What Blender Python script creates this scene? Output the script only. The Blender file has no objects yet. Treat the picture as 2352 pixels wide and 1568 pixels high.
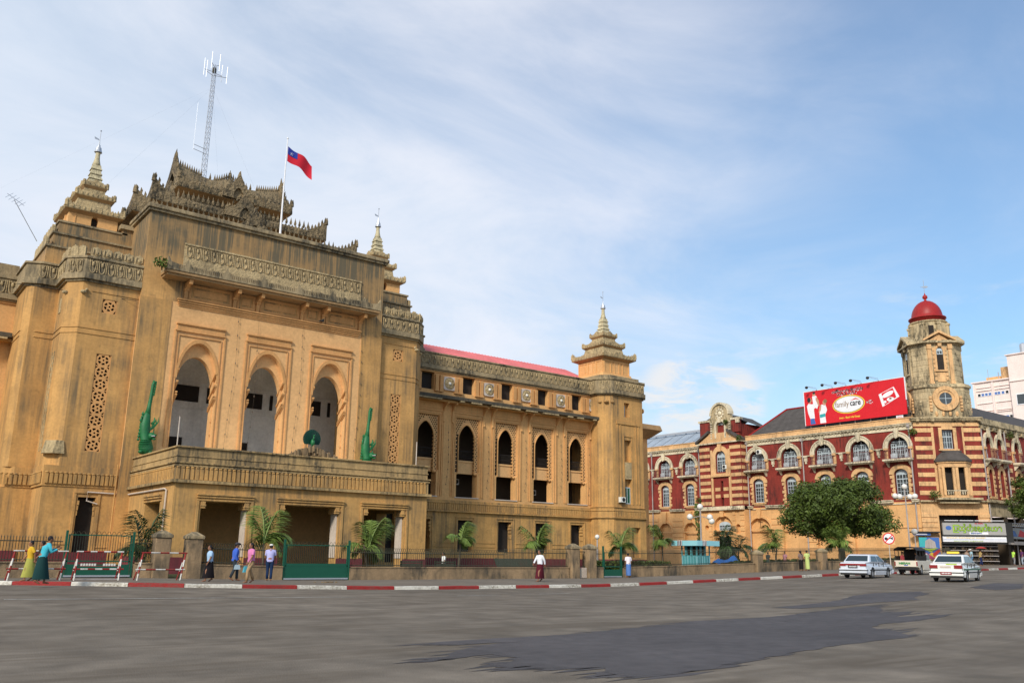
import bpy, bmesh, math, random
from mathutils import Vector, Matrix
from mathutils.geometry import tessellate_polygon
random.seed(7)
PI=math.pi
S=bpy.context.scene; COL=S.collection
# ---------------------------------------------------------------- camera
cd=bpy.data.cameras.new('camera'); cam=bpy.data.objects.new('camera',cd); COL.objects.link(cam)
RT=Vector((0.78877122,-0.61455718,0.01262704)); FW=Vector((0.59461961,0.76806574,0.23770263)); UP=Vector((-0.15578025,-0.17998471,0.9712559))
mw=Matrix((RT,UP,-FW)).transposed().to_4x4(); mw.translation=(0,0,1.65); cam.matrix_world=mw
cd.sensor_width=36; cd.lens=36*2000/2352; cd.clip_start=.1; cd.clip_end=3000
S.camera=cam
# ---------------------------------------------------------------- sun, sky, exposure
SUN=Vector((-.80,-.46,.60)).normalized()
sl=bpy.data.lights.new('sun','SUN'); so=bpy.data.objects.new('sun',sl); COL.objects.link(so)
so.rotation_euler=SUN.to_track_quat('Z','Y').to_euler(); sl.energy=3.5; sl.angle=math.radians(9); sl.color=(1,.93,.82)
W=bpy.data.worlds.new('World'); S.world=W; W.use_nodes=True
def world():
    nt=W.node_tree; N=nt.nodes; L=nt.links; N.clear()
    out=N.new('ShaderNodeOutputWorld'); bg=N.new('ShaderNodeBackground'); L.new(bg.outputs[0],out.inputs[0])
    sky=N.new('ShaderNodeTexSky'); sky.sky_type='NISHITA'; sky.sun_disc=False
    sky.sun_elevation=math.asin(SUN.z); sky.sun_rotation=math.atan2(SUN.x,SUN.y)
    sky.air_density=1.3; sky.dust_density=1.0; sky.ozone_density=2.0
    tc=N.new('ShaderNodeTexCoord'); sp=N.new('ShaderNodeSeparateXYZ'); L.new(tc.outputs['Generated'],sp.inputs[0])
    def M(op,a,b=None,c=None,cl=False):
        n=N.new('ShaderNodeMath'); n.operation=op; n.use_clamp=cl
        for i,v in enumerate((a,b,c)):
            if v is None: continue
            if isinstance(v,(int,float)): n.inputs[i].default_value=v
            else: L.new(v,n.inputs[i])
        return n.outputs[0]
    zz=M('ADD',M('MAXIMUM',sp.outputs[2],0),.22)
    cx=M('DIVIDE',sp.outputs[0],zz); cy=M('DIVIDE',sp.outputs[1],zz)
    cb=N.new('ShaderNodeCombineXYZ'); L.new(cx,cb.inputs[0]); L.new(cy,cb.inputs[1]); L.new(sp.outputs[2],cb.inputs[2])
    def noise(scale,det,rough,dist,rot,sc):
        mp=N.new('ShaderNodeMapping'); mp.inputs['Rotation'].default_value[2]=rot; mp.inputs['Scale'].default_value=sc
        L.new(cb.outputs[0],mp.inputs[0]); n=N.new('ShaderNodeTexNoise'); L.new(mp.outputs[0],n.inputs['Vector'])
        n.inputs['Scale'].default_value=scale; n.inputs['Detail'].default_value=det; n.inputs['Roughness'].default_value=rough; n.inputs['Distortion'].default_value=dist
        return n.outputs[0]
    def ramp(v,a,b):
        n=N.new('ShaderNodeMapRange'); n.interpolation_type='SMOOTHSTEP'; L.new(v,n.inputs[0]); n.inputs[1].default_value=a; n.inputs[2].default_value=b
        return n.outputs[0]
    big=noise(.75,3,.5,.4,.5,(1,1,.6)); fine=noise(1.7,9,.60,.6,.9,(.9,1.2,1))
    # the thin overcast is thick over the town hall side and thins out towards +X (to the right)
    d=M('ADD',M('MULTIPLY',sp.outputs[0],-.74),M('MULTIPLY',sp.outputs[1],.30))
    v=M('ADD',M('ADD',M('MULTIPLY',big,.62),M('MULTIPLY',fine,.42)),M('MULTIPLY',d,.62))
    v=M('SUBTRACT',v,M('MULTIPLY',sp.outputs[2],.66))
    v=M('ADD',v,.09)
    cov=ramp(v,-.02,.44)
    cov=M('MULTIPLY_ADD',cov,.78,.16,cl=True)
    low=ramp(sp.outputs[2],.30,.02); cov=M('MAXIMUM',cov,M('MULTIPLY',low,.74))
    cu=ramp(noise(3.4,7,.6,.3,0,(1,1,5)),.50,.66)
    cl=N.new('ShaderNodeMix'); cl.data_type='RGBA'; L.new(ramp(fine,.3,.75),cl.inputs[0])
    cl.inputs[6].default_value=(8.0,9.0,10.4,1); cl.inputs[7].default_value=(9.7,10.0,10.9,1)
    mx=N.new('ShaderNodeMix'); mx.data_type='RGBA'; L.new(cov,mx.inputs[0])
    gain=N.new('ShaderNodeMix'); gain.data_type='RGBA'; gain.blend_type='MULTIPLY'; gain.inputs[0].default_value=1
    L.new(sky.outputs[0],gain.inputs[6]); gain.inputs[7].default_value=(1.05,1.45,1.75,1)
    L.new(gain.outputs[2],mx.inputs[6]); L.new(cl.outputs[2],mx.inputs[7])
    m2=N.new('ShaderNodeMix'); m2.data_type='RGBA'; L.new(M('MULTIPLY',M('MULTIPLY',cu,ramp(sp.outputs[2],.36,.14)),.5),m2.inputs[0]); L.new(mx.outputs[2],m2.inputs[6]); m2.inputs[7].default_value=(9.6,9.5,9.4,1)
    # one small bright cumulus low over the street between the two buildings
    def blob(dx,dy,dz,c0,c1):
        cbv=N.new('ShaderNodeVectorMath'); cbv.operation='DOT_PRODUCT'; L.new(tc.outputs['Generated'],cbv.inputs[0]); cbv.inputs[1].default_value=Vector((dx,dy,dz)).normalized(); return ramp(cbv.outputs['Value'],c0,c1)
    nb=ramp(noise(6.5,7,.6,.4,0,(1,1,3)),.42,.60)
    b1=M('MAXIMUM',blob(.765,.620,.165,.9980,.9993),blob(.740,.650,.180,.9988,.9997)); fb=M('MULTIPLY',b1,nb,cl=True)
    m3=N.new('ShaderNodeMix'); m3.data_type='RGBA'; L.new(M('MULTIPLY',fb,.85),m3.inputs[0]); L.new(m2.outputs[2],m3.inputs[6]); m3.inputs[7].default_value=(9.7,9.6,9.6,1); m2=m3
    L.new(m2.outputs[2],bg.inputs[0]); bg.inputs[1].default_value=.092
world()
S.view_settings.view_transform='Standard'; S.view_settings.look='None'; S.view_settings.exposure=0; S.view_settings.gamma=1; S.view_settings.use_curve_mapping=False
S.render.engine='CYCLES'
# ---------------------------------------------------------------- object helpers
def tag(o,label=None,cat=None,group=None,kind=None):
    if label: o['label']=label
    if cat: o['category']=cat
    if group: o['group']=group
    if kind: o['kind']=kind
    return o
LOCAL=set()
def par(o,p):
    o.parent=p
    if p.type=='EMPTY' and p.name not in LOCAL: o.matrix_parent_inverse=Matrix.Translation(-p.location)
def empty(name,label,cat,loc=(0,0,0),rz=0,group=None,local=False):
    o=bpy.data.objects.new(name,None); COL.objects.link(o); o.location=loc; o.rotation_euler=(0,0,rz); o.empty_display_size=.2
    if local: LOCAL.add(o.name)
    return tag(o,label,cat,group)
def inst(name,mesh,parent=None,loc=(0,0,0),rz=0,scale=None,mat=None):
    o=bpy.data.objects.new(name,mesh); COL.objects.link(o); o.location=loc; o.rotation_euler=(0,0,rz)
    if scale: o.scale=scale
    if parent: par(o,parent)
    return o
class Fr:
    """a wall frame: u along the wall, z up, d out of the wall"""
    def __init__(s,o,u,n): s.o=Vector(o); s.u=Vector(u).normalized(); s.n=Vector(n).normalized()
    def P(s,u,z,d=0): return s.o+s.u*u+s.n*d+Vector((0,0,z))
def FY(Y): return Fr((0,Y,0),(1,0,0),(0,-1,0))
def FX(X): return Fr((X,0,0),(0,1,0),(-1,0,0))
L0=Fr((0,0,0),(1,0,0),(0,-1,0))
SPL={}
NOSPLIT={'foliage','bulbs','goods','lattice','elements','fins','legs','belly_scales','tail_feathers','burmese_lettering','lettering','drum_opening','stones','rocks','canton_emblem','antenna','guy_wire','cable','horn_symbol','branches','dark_recess','teeth','tank_legs','lattice_bracing','balcony_rail','lower_moulding'}
class MB:
    def __init__(s): s.v=[]; s.f=[]; s.prim=[]
    def add(s,vs,fs):
        b=len(s.v); f0=len(s.f); s.v+=[tuple(v) for v in vs]; s.f+=[tuple(i+b for i in f) for f in fs]; s.prim.append((b,len(s.v),f0,len(s.f))); return s
    def box(s,fr,u0,u1,z0,z1,d0,d1):
        vs=[fr.P(u,z,d) for d in (d0,d1) for u,z in ((u0,z0),(u1,z0),(u1,z1),(u0,z1))]
        return s.add(vs,[(0,1,2,3),(4,5,6,7),(0,1,5,4),(1,2,6,5),(2,3,7,6),(3,0,4,7)])
    def wbox(s,x0,x1,y0,y1,z0,z1): return s.box(Fr((0,0,0),(1,0,0),(0,1,0)),x0,x1,z0,z1,y0,y1)
    def frust(s,cx,cy,ax,ay,z0,bx,by,z1):
        vs=[(cx+i*ax,cy+j*ay,z0) for i,j in ((-1,-1),(1,-1),(1,1),(-1,1))]+[(cx+i*bx,cy+j*by,z1) for i,j in ((-1,-1),(1,-1),(1,1),(-1,1))]
        return s.add(vs,[(0,1,2,3),(4,5,6,7),(0,1,5,4),(1,2,6,5),(2,3,7,6),(3,0,4,7)])
    def plate(s,fr,outer,holes,d0,d1,back=True):
        loops=[outer]+list(holes); flat=[p for l in loops for p in l]
        tri=tessellate_polygon([[Vector((p[0],p[1],0)) for p in l] for l in loops])
        b=len(s.v); n=len(flat); f0=len(s.f)
        s.v+=[tuple(fr.P(p[0],p[1],d1)) for p in flat]; s.f+=[tuple(i+b for i in t) for t in tri]
        s.v+=[tuple(fr.P(p[0],p[1],d0)) for p in flat]
        if back: s.f+=[tuple(i+b+n for i in reversed(t)) for t in tri]
        k=0
        for l in loops:
            m=len(l)
            for i in range(m):
                j=(i+1)%m; s.f.append((b+k+i,b+k+j,b+n+k+j,b+n+k+i))
            k+=m
        s.prim.append((b,len(s.v),f0,len(s.f)))
        return s
    def flat(s,fr,poly,d):
        tri=tessellate_polygon([[Vector((p[0],p[1],0)) for p in poly]])
        return s.add([fr.P(p[0],p[1],d) for p in poly],tri)
    def prism(s,pts,z0,z1,pts2=None):
        n=len(pts); pts2=pts2 or pts
        return s.add([(p[0],p[1],z0) for p in pts]+[(p[0],p[1],z1) for p in pts2],[tuple(range(n)),tuple(range(n,2*n))]+[(i,(i+1)%n,n+(i+1)%n,n+i) for i in range(n)])
    def lathe(s,c,prof,n=12,rot=0,sx=1,sy=1):
        c=Vector(c); vs=[];fs=[]
        for r,z in prof:
            for k in range(n):
                a=rot+2*PI*k/n; vs.append((c.x+r*sx*math.cos(a),c.y+r*sy*math.sin(a),c.z+z))
        m=len(prof)
        for i in range(m-1):
            for k in range(n): fs.append((i*n+k,i*n+(k+1)%n,(i+1)*n+(k+1)%n,(i+1)*n+k))
        fs.append(tuple(range(n))); fs.append(tuple(range((m-1)*n,m*n)))
        return s.add(vs,fs)
    def tube(s,pts,rad,n=6,cap=True):
        pts=[Vector(p) for p in pts]
        if isinstance(rad,(int,float)): rad=[rad]*len(pts)
        vs=[];fs=[]; ref=None
        for i,p in enumerate(pts):
            t=(pts[min(i+1,len(pts)-1)]-pts[max(i-1,0)])
            t=t.normalized() if t.length>1e-9 else Vector((0,0,1))
            if ref is None: ref=Vector((0,0,1)) if abs(t.z)<.9 else Vector((1,0,0))
            a=ref-t*ref.dot(t)
            if a.length<1e-4: a=Vector((0,1,0))-t*t.y
            a.normalize(); ref=a; b=t.cross(a)
            for k in range(n):
                an=2*PI*k/n; vs.append(p+(a*math.cos(an)+b*math.sin(an))*rad[i])
        for i in range(len(pts)-1):
            for k in range(n): fs.append((i*n+k,i*n+(k+1)%n,(i+1)*n+(k+1)%n,(i+1)*n+k))
        if cap: fs.append(tuple(range(n))); fs.append(tuple(range((len(pts)-1)*n,len(pts)*n)))
        return s.add(vs,fs)
    def ell(s,c,r,nu=10,nv=6,M=None):
        c=Vector(c); r=(r,r,r) if isinstance(r,(int,float)) else r; vs=[];fs=[]
        for j in range(nv+1):
            ph=-PI/2+PI*j/nv
            for k in range(nu):
                th=2*PI*k/nu; q=Vector((r[0]*math.cos(ph)*math.cos(th),r[1]*math.cos(ph)*math.sin(th),r[2]*math.sin(ph)))
                if M: q=M@q
                vs.append(c+q)
        for j in range(nv):
            for k in range(nu): fs.append((j*nu+k,j*nu+(k+1)%nu,(j+1)*nu+(k+1)%nu,(j+1)*nu+k))
        return s.add(vs,fs)
    def mesh(s,name,mat=None,smooth=False,fix=True):
        me=bpy.data.meshes.new(name); me.from_pydata([tuple(v) for v in s.v],[],s.f)
        if fix:
            bm=bmesh.new(); bm.from_mesh(me); bmesh.ops.remove_doubles(bm,verts=bm.verts,dist=1e-5) if smooth else None
            bmesh.ops.recalc_face_normals(bm,faces=bm.faces); bm.to_mesh(me); bm.free()
        if smooth: me.polygons.foreach_set('use_smooth',[True]*len(me.polygons))
        if mat: me.materials.append(mat)
        me.update(); return me
    def clusters(s):
        '''groups of primitives whose boxes touch: the separate pieces held by this mesh'''
        B=[]
        for v0,v1,f0,f1 in s.prim:
            vs=s.v[v0:v1]; B.append(([min(v[i] for v in vs)-.012 for i in range(3)],[max(v[i] for v in vs)+.012 for i in range(3)]))
        par_=list(range(len(B)))
        def find(a):
            while par_[a]!=a: a=par_[a]
            return a
        for i in range(len(B)):
            for j in range(i):
                if all(B[i][0][k]<=B[j][1][k] and B[j][0][k]<=B[i][1][k] for k in range(3)):
                    a,b=find(i),find(j)
                    if a!=b: par_[a]=b
        C={}
        for i in range(len(B)): C.setdefault(find(i),[]).append(i)
        return list(C.values())
    def build(s,name,mat,parent=None,smooth=False,label=None,kind=None,bevel=0,fix=True):
        if kind is None and 1<len(s.prim)<90 and name not in NOSPLIT and (parent is None or parent.name not in LOCAL):
            C=s.clusters()
            if len(C)>1:
                SPL[name]=SPL.get(name,0)+len(C); o=None
                for c in C:
                    m=MB()
                    for i in c:
                        v0,v1,f0,f1=s.prim[i]; m.add(s.v[v0:v1],[tuple(k-v0 for k in f) for f in s.f[f0:f1]])
                    m.prim=m.prim[:1]; o=m.build(name,mat,parent,smooth,label,kind,bevel,fix)
                return o
        o=inst(name,s.mesh(name,mat,smooth,fix),parent)
        if bevel:
            b=o.modifiers.new('bevel','BEVEL'); b.width=bevel; b.segments=2; b.limit_method='ANGLE'
        if label: o['label']=label
        if kind: o['kind']=kind
        return o
def arch(uc,w,z0,zs,za,n=9,p=1.5,q=.6):
    L=[]
    for i in range(n+1):
        x=math.cos(PI/2*i/n); L.append((x,(1-x**p)**q if x<1 else 0))
    pts=[(uc-w/2,z0)]+[(uc-w/2*x,zs+(za-zs)*h) for x,h in L]+[(uc+w/2*x,zs+(za-zs)*h) for x,h in reversed(L[:-1])]+[(uc+w/2,z0)]
    return pts
def rect(u0,u1,z0,z1): return [(u0,z0),(u0,z1),(u1,z1),(u1,z0)]
def circ(u,z,r,n=16,rz=None): return [(u+r*math.cos(2*PI*k/n),z+(rz or r)*math.sin(2*PI*k/n)) for k in range(n)]
# ---------------------------------------------------------------- materials
def mat(name,base,rough=.85,var=.18,vs=.6,stain=None,amt=0,lo=.45,hi=.7,st=(1.1,1.1,.11),bump=.25,bs=14,met=0,z=None,zamt=0,spec=.3,stain2=None,amt2=0,fine=.12,bd=.04):
    m=bpy.data.materials.new(name); m.use_nodes=True; nt=m.node_tree; N=nt.nodes; L=nt.links
    B=N['Principled BSDF']; B.inputs['Roughness'].default_value=rough; B.inputs['Metallic'].default_value=met; B.inputs['Specular IOR Level'].default_value=spec
    geo=N.new('ShaderNodeNewGeometry')
    def nz(scale,det,sc=(1,1,1),dist=0,rough=.55):
        mp=N.new('ShaderNodeMapping'); mp.inputs['Scale'].default_value=sc; L.new(geo.outputs['Position'],mp.inputs[0])
        n=N.new('ShaderNodeTexNoise'); L.new(mp.outputs[0],n.inputs['Vector']); n.inputs['Scale'].default_value=scale; n.inputs['Detail'].default_value=det; n.inputs['Distortion'].default_value=dist; n.inputs['Roughness'].default_value=rough
        return n.outputs[0]
    def rng(v,a,b,c=0,d=1,sm=True):
        n=N.new('ShaderNodeMapRange'); n.interpolation_type='SMOOTHSTEP' if sm else 'LINEAR'; L.new(v,n.inputs[0])
        for i,x in enumerate((a,b,c,d)): n.inputs[i+1].default_value=x
        return n.outputs[0]
    def mix(f,a,b,bt='MIX'):
        n=N.new('ShaderNodeMix'); n.data_type='RGBA'; n.blend_type=bt
        if isinstance(f,(int,float)): n.inputs[0].default_value=f
        else: L.new(f,n.inputs[0])
        for i,x in ((6,a),(7,b)):
            if isinstance(x,tuple): n.inputs[i].default_value=x+(1,)
            else: L.new(x,n.inputs[i])
        return n.outputs[2]
    def mth(op,a,b,cl=False):
        n=N.new('ShaderNodeMath'); n.operation=op; n.use_clamp=cl
        for i,x in ((0,a),(1,b)):
            if isinstance(x,(int,float)): n.inputs[i].default_value=x
            else: L.new(x,n.inputs[i])
        return n.outputs[0]
    g=rng(nz(vs,5),.3,.7,1-var,1+var*.6,False)
    c=mix(1,base,g,'MULTIPLY') if var else base
    if fine:
        g2=rng(nz(vs*9,4),.3,.7,1-fine,1+fine*.6,False); c=mix(1,c,g2,'MULTIPLY')
    if stain:
        fa=rng(nz(1,7,st,.3,.62),lo,hi); fb_=rng(nz(1,6,(st[0]*3.4,st[1]*3.4,st[2]*2.2),.15,.6),lo-.02,hi)
        f2=rng(nz(.33,4),.36,.62)
        f=mth('ADD',mth('MULTIPLY',fa,.45),mth('MULTIPLY',fb_,.55))
        f=mth('MULTIPLY',mth('MULTIPLY',f,mth('ADD',mth('MULTIPLY',f2,.8),.2)),amt,True)
        if z:
            sp=N.new('ShaderNodeSeparateXYZ'); L.new(geo.outputs['Position'],sp.inputs[0])
            zn=mth('ADD',sp.outputs[2],mth('MULTIPLY',nz(1,5,(1.0,1.0,.1)),2.2*z[2] if len(z)>2 else 2.2))
            f=mth('ADD',f,mth('MULTIPLY',rng(zn,z[0],z[1]),zamt),True)
        c=mix(f,c,stain)
    if stain2:
        f=rng(nz(1.7,8,(1,1,1),.5,.65),.56,.70); c=mix(mth('MULTIPLY',f,amt2),c,stain2)
    if isinstance(c,tuple): B.inputs['Base Color'].default_value=c+(1,)
    else: L.new(c,B.inputs['Base Color'])
    if bump:
        b=N.new('ShaderNodeBump'); b.inputs['Strength'].default_value=bump; b.inputs['Distance'].default_value=bd; L.new(nz(bs,6),b.inputs['Height']); L.new(b.outputs[0],B.inputs['Normal'])
    return m
def plain(name,base,rough=.5,met=0,spec=.4,coat=0,emit=None):
    m=mat(name,base,rough,.06,1.5,bump=0,met=met,spec=spec,fine=.04)
    if coat: m.node_tree.nodes['Principled BSDF'].inputs['Coat Weight'].default_value=coat
    return m
OCH=(.67,.375,.132); DK=(.075,.062,.04); DK2=(.16,.12,.07)
M={}
M['wall']=mat('ochre_stucco',OCH,stain=(.14,.115,.072),amt=1.1,lo=.40,hi=.66,st=(2.6,2.6,.12),z=(21.5,27.0,1.6),zamt=.55,stain2=DK,amt2=.25)
M['mid']=mat('peach_stucco',(.74,.43,.185),stain=DK2,amt=.20,lo=.5,hi=.76,var=.08)
M['wing']=mat('clean_ochre_stucco',(.71,.40,.158),var=.10,stain=DK2,amt=.34,lo=.5,hi=.76)
M['plow']=mat('weathered_porch_parapet',(.52,.35,.155),stain=(.10,.08,.05),amt=1.1,lo=.38,hi=.62,st=(1.8,1.8,.3),stain2=DK,amt2=.4,bump=.5)
M['low']=mat('ground_floor_stucco',(.60,.338,.112),stain=DK2,amt=.95,lo=.40,hi=.64,st=(1.6,1.6,.13),stain2=DK,amt2=.3)
M['tower']=mat('tower_stucco',(.60,.332,.112),stain=DK2,amt=.95,lo=.40,hi=.66,st=(1.2,1.2,.09),z=(19,27),zamt=.45,stain2=DK,amt2=.22)
M['trim']=mat('ochre_trim',(.64,.335,.125),stain=DK2,amt=.35)
M['dark']=mat('weathered_parapet',(.42,.32,.18),stain=(.06,.055,.042),amt=1.0,lo=.36,hi=.60,st=(1.4,1.4,.5),stain2=(.07,.065,.045),amt2=.6,bump=.5)
M['orn']=mat('weathered_ornament',(.54,.41,.22),stain=(.09,.075,.05),amt=.9,lo=.40,hi=.68,st=(2,2,.8),stain2=(.08,.07,.045),amt2=.5,bump=.7,bs=7,bd=.12)
M['pag']=mat('weathered_roof_stone',(.33,.245,.135),stain=(.05,.043,.03),amt=1.1,lo=.36,hi=.60,st=(1.8,1.8,1.2),stain2=(.045,.05,.028),amt2=.7,bump=1.0,bs=4.5,bd=.28)
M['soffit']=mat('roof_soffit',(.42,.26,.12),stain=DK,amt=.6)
M['black']=mat('soot_black_ledge',(.10,.085,.06),stain=(.03,.028,.024),amt=.9,stain2=(.3,.2,.1),amt2=.35,bump=.5)
M['spirem']=mat('pale_spire_stone',(.62,.54,.34),stain=(.12,.10,.06),amt=.9,st=(3,3,1.2),bump=.5,bs=8,bd=.08)
M['grey']=mat('pale_grey_plaster',(.82,.82,.76),stain=(.35,.33,.3),amt=.35)
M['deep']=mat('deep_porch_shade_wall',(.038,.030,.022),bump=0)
M['hole']=mat('dark_interior',(.030,.024,.020),bump=0,var=.3)
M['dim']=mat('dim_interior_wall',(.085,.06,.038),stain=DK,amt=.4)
M['whit']=mat('white_column_paint',(.62,.53,.45),stain=DK2,amt=.3)
M['maroon']=mat('maroon_plinth',(.17,.035,.042),stain=(.05,.03,.03),amt=.6)
M['lowwall']=mat('stained_low_wall',(.36,.245,.135),stain=(.07,.06,.045),amt=1.0,lo=.38,hi=.62,st=(.8,.8,.35),stain2=(.055,.05,.035),amt2=.6,bump=.6)
M['iron']=mat('rusty_green_iron',(.055,.062,.042),rough=.6,bump=0,stain=(.10,.05,.03),amt=.8)
M['green']=plain('green_gate_paint',(.006,.085,.048),.5)
M['asphalt']=mat('asphalt',(.205,.172,.132),rough=.9,var=.22,vs=.10,stain=(.115,.092,.066),amt=1.0,lo=.4,hi=.62,st=(.06,.7,1),stain2=(.085,.072,.055),amt2=.12,bump=.5,bs=28,fine=.36)
M['patch']=mat('shadow_or_stain_asphalt',(.092,.083,.082),rough=.8,var=.22,vs=.3,bump=.35,bs=60,fine=.2)  # possible tree shadow or wet patch, painted as darker, slightly cooler road tone
M['pave']=mat('dusty_pavement',(.20,.165,.125),rough=.9,var=.16,vs=.3,stain=(.09,.08,.065),amt=.6,st=(.5,.5,1),bump=.4,bs=30)
M['soil']=mat('garden_soil_grass',(.07,.085,.03),var=.5,vs=1.2,bump=.6)
M['kred']=mat('kerb_red_paint',(.30,.022,.02),rough=.7,stain=(.12,.09,.07),amt=.5,lo=.5,hi=.62,st=(3,3,6),bump=.5)
M['kwht']=mat('kerb_white_paint',(.66,.63,.55),rough=.7,stain=(.20,.17,.12),amt=.9,lo=.46,hi=.58,st=(3,3,6),bump=.5)
M['line']=mat('worn_white_road_paint',(.52,.51,.47),stain=(.15,.14,.12),amt=.9,lo=.4,hi=.6,st=(2,2,1),bump=.2)
M['pinkroof']=mat('red_metal_roof',(.72,.20,.20),rough=.6,stain=(.5,.15,.14),amt=.5,bump=0)
M['brick']=mat('dark_red_brickwork',(.27,.038,.026),stain=(.05,.018,.015),amt=1.0,lo=.40,hi=.66,st=(1.2,1.2,.3),bump=.5,bs=25,var=.25)
M['cream']=mat('cream_stone_dressing',(.72,.44,.21),stain=(.11,.085,.055),amt=.8,lo=.46,hi=.70,st=(1.5,1.5,.4),stain2=(.10,.08,.05),amt2=.35)
M['creamw']=mat('pale_cornice_stone',(.76,.66,.47),stain=(.09,.08,.055),amt=1.0,lo=.42,hi=.64,st=(2.2,2.2,.6),stain2=(.08,.075,.05),amt2=.6)
M['oran']=mat('orange_painted_render',(.74,.42,.175),stain=(.22,.13,.06),amt=.4,lo=.5,hi=.75)
M['tstone']=mat('mossy_tower_stone',(.62,.49,.29),stain=(.055,.05,.035),amt=1.0,lo=.37,hi=.60,st=(1.5,1.5,.45),stain2=(.045,.05,.03),amt2=.8,bump=.6)
M['dome']=mat('red_dome_paint',(.34,.022,.020),rough=.45,var=.12,bump=.1,stain=(.2,.02,.02),amt=.4)
M['slate']=mat('dark_grey_roof_slate',(.085,.075,.068),rough=.8,var=.25,vs=1.5)
M['bluroof']=mat('blue_grey_metal_roof',(.34,.40,.46),rough=.4,stain=(.2,.24,.3),amt=.6,st=(1,.2,1),bump=0)
M['pane']=plain('dark_window_glass',(.045,.055,.06),.12,spec=.8)
M['wfr']=mat('blue_grey_window_paint',(.50,.58,.62),rough=.6,bump=0)
M['rail']=mat('dark_red_balcony_iron',(.16,.045,.045),rough=.6,bump=0)
M['pipe']=mat('grey_drainpipe',(.42,.38,.36),rough=.6,bump=0,stain=(.15,.1,.08),amt=.6)
M['steel']=plain('galvanised_steel',(.50,.52,.55),.4,.6)
M['whiteb']=mat('white_tower_render',(.88,.74,.68),var=.06,stain=(.5,.42,.38),amt=.3)
M['bluewin']=plain('blue_window',(.10,.19,.45),.3)
M['red']=plain('billboard_red',(.66,.012,.020),.5)
M['white']=plain('white_print',(.82,.82,.84),.5)
M['yellow']=plain('yellow_print',(.85,.60,.06),.5)
M['brownp']=plain('brown_print',(.25,.15,.07),.5)
M['blackp']=plain('black_print',(.02,.02,.025),.5)
M['skin_p']=plain('skin_print',(.55,.28,.17),.5)
M['bluep']=plain('blue_print',(.05,.14,.42),.5)
M['teal']=plain('teal_print',(.04,.38,.40),.5)
M['gcar']=plain('grey_white_car_paint',(.62,.66,.72),.25,coat=.6,spec=.5)
M['carw']=plain('white_car_paint',(.80,.80,.76),.25,coat=.6,spec=.5)
M['creamc']=plain('cream_car_paint',(.68,.62,.50),.35,coat=.3)
M['tyre']=plain('tyre_rubber',(.022,.021,.020),.85)
M['rim']=plain('wheel_rim',(.36,.36,.37),.35,.5)
M['glass']=plain('tinted_car_glass',(.03,.045,.05),.08,spec=.9)
M['lamp_r']=plain('red_tail_lamp',(.25,.012,.010),.25,spec=.7)
M['blk']=plain('black_plastic',(.02,.02,.02),.6)
M['gstripe']=plain('dark_green_stripe',(.015,.10,.045),.4)
M['leaf']=mat('tree_leaf',(.085,.125,.020),rough=.55,var=.6,vs=.9,bump=0,fine=.3)
M['palm']=mat('palm_leaf',(.16,.23,.05),rough=.5,var=.4,vs=1.5,bump=0,fine=.2)
M['palmd']=mat('dark_palm_leaf',(.05,.085,.03),rough=.5,var=.4,vs=1.5,bump=0,fine=.2)
M['bark']=mat('bark',(.10,.075,.05),bump=.6)
M['globe']=plain('white_lamp_globe',(.75,.72,.66),.3)
M['cyan']=mat('turquoise_booth_paint',(.10,.42,.46),rough=.5,bump=0,stain=(.06,.25,.28),amt=.5)
M['cyan2']=plain('pale_turquoise_panel',(.28,.60,.66),.5)
M['dragon']=mat('green_statue_paint',(.008,.14,.040),rough=.55,var=.3,vs=2,bump=.3,spec=.5)
M['peacock']=mat('dark_green_peacock_paint',(.004,.050,.032),rough=.5,var=.25,vs=2,bump=.2)
M['rock']=mat('rocky_base_stone',(.22,.15,.08),stain=(.06,.05,.035),amt=.9,bump=.8)
# ---------------------------------------------------------------- ground
def ss(x): x=min(1,max(0,x)); return x*x*(3-2*x)
GP=[(-999,0),(45,0),(52,.13),(68,.5),(76,.62),(105,1.05),(140,1.2),(9999,1.2)]
def G(X,Y):
    t=X-(Y-47)
    for (a,b),(c,d) in zip(GP,GP[1:]):
        if t<=c: v=b+(d-b)*(t-a)/(c-a); break
    return v*ss((X-15)/30)+.2*ss((24-X)/14)*ss((Y-25)/15)
def sheet(name,xs,yf,ny,off,m,kind='structure',label=None):
    mb=MB(); vs=[];fs=[]
    for x in xs:
        y0,y1=yf(x)
        for j in range(ny+1):
            y=y0+(y1-y0)*(j/ny); vs.append((x,y,G(x,y)+off))
    n=ny+1
    for i in range(len(xs)-1):
        for j in range(ny): fs.append((i*n+j,(i+1)*n+j,(i+1)*n+j+1,i*n+j+1))
    mb.add(vs,fs); o=mb.build(name,m); o['kind']=kind
    if label: o['label']=label
    return o
def frange(a,b,st):
    n=int(round((b-a)/st)); return [a+(b-a)*i/n for i in range(n+1)]
KP=[(-60,62),(-20,56),(-6,49.5),(2,45),(6.2,41.8),(8.3,40.2),(10.4,38.6),(12.6,37.5),(15.3,36.95),(19.3,36.6),(24,36.25),(30,36),(60,36),(104,37),(140,39),(400,60)]
def kerb_y(x):
    for (a,b),(c,d) in zip(KP,KP[1:]):
        if x<=c: return b+(d-b)*(x-a)/(c-a)
    return KP[-1][1]
xs=[-900,-400,-150]+frange(-60,160,1.25)+[200,300,500,900,1500]
ys=[-400,-120,-40]+frange(-20,90,1.25)+[120,200,400,900,1800]
mb=MB(); n=len(ys)
mb.add([(x,y,G(x,y)) for x in xs for y in ys],[(i*n+j,(i+1)*n+j,(i+1)*n+j+1,i*n+j+1) for i in range(len(xs)-1) for j in range(n-1)])
road=mb.build('road',M['asphalt'],fix=False); road['kind']='structure'; road['label']='wide grey asphalt road in front of the buildings'
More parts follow.
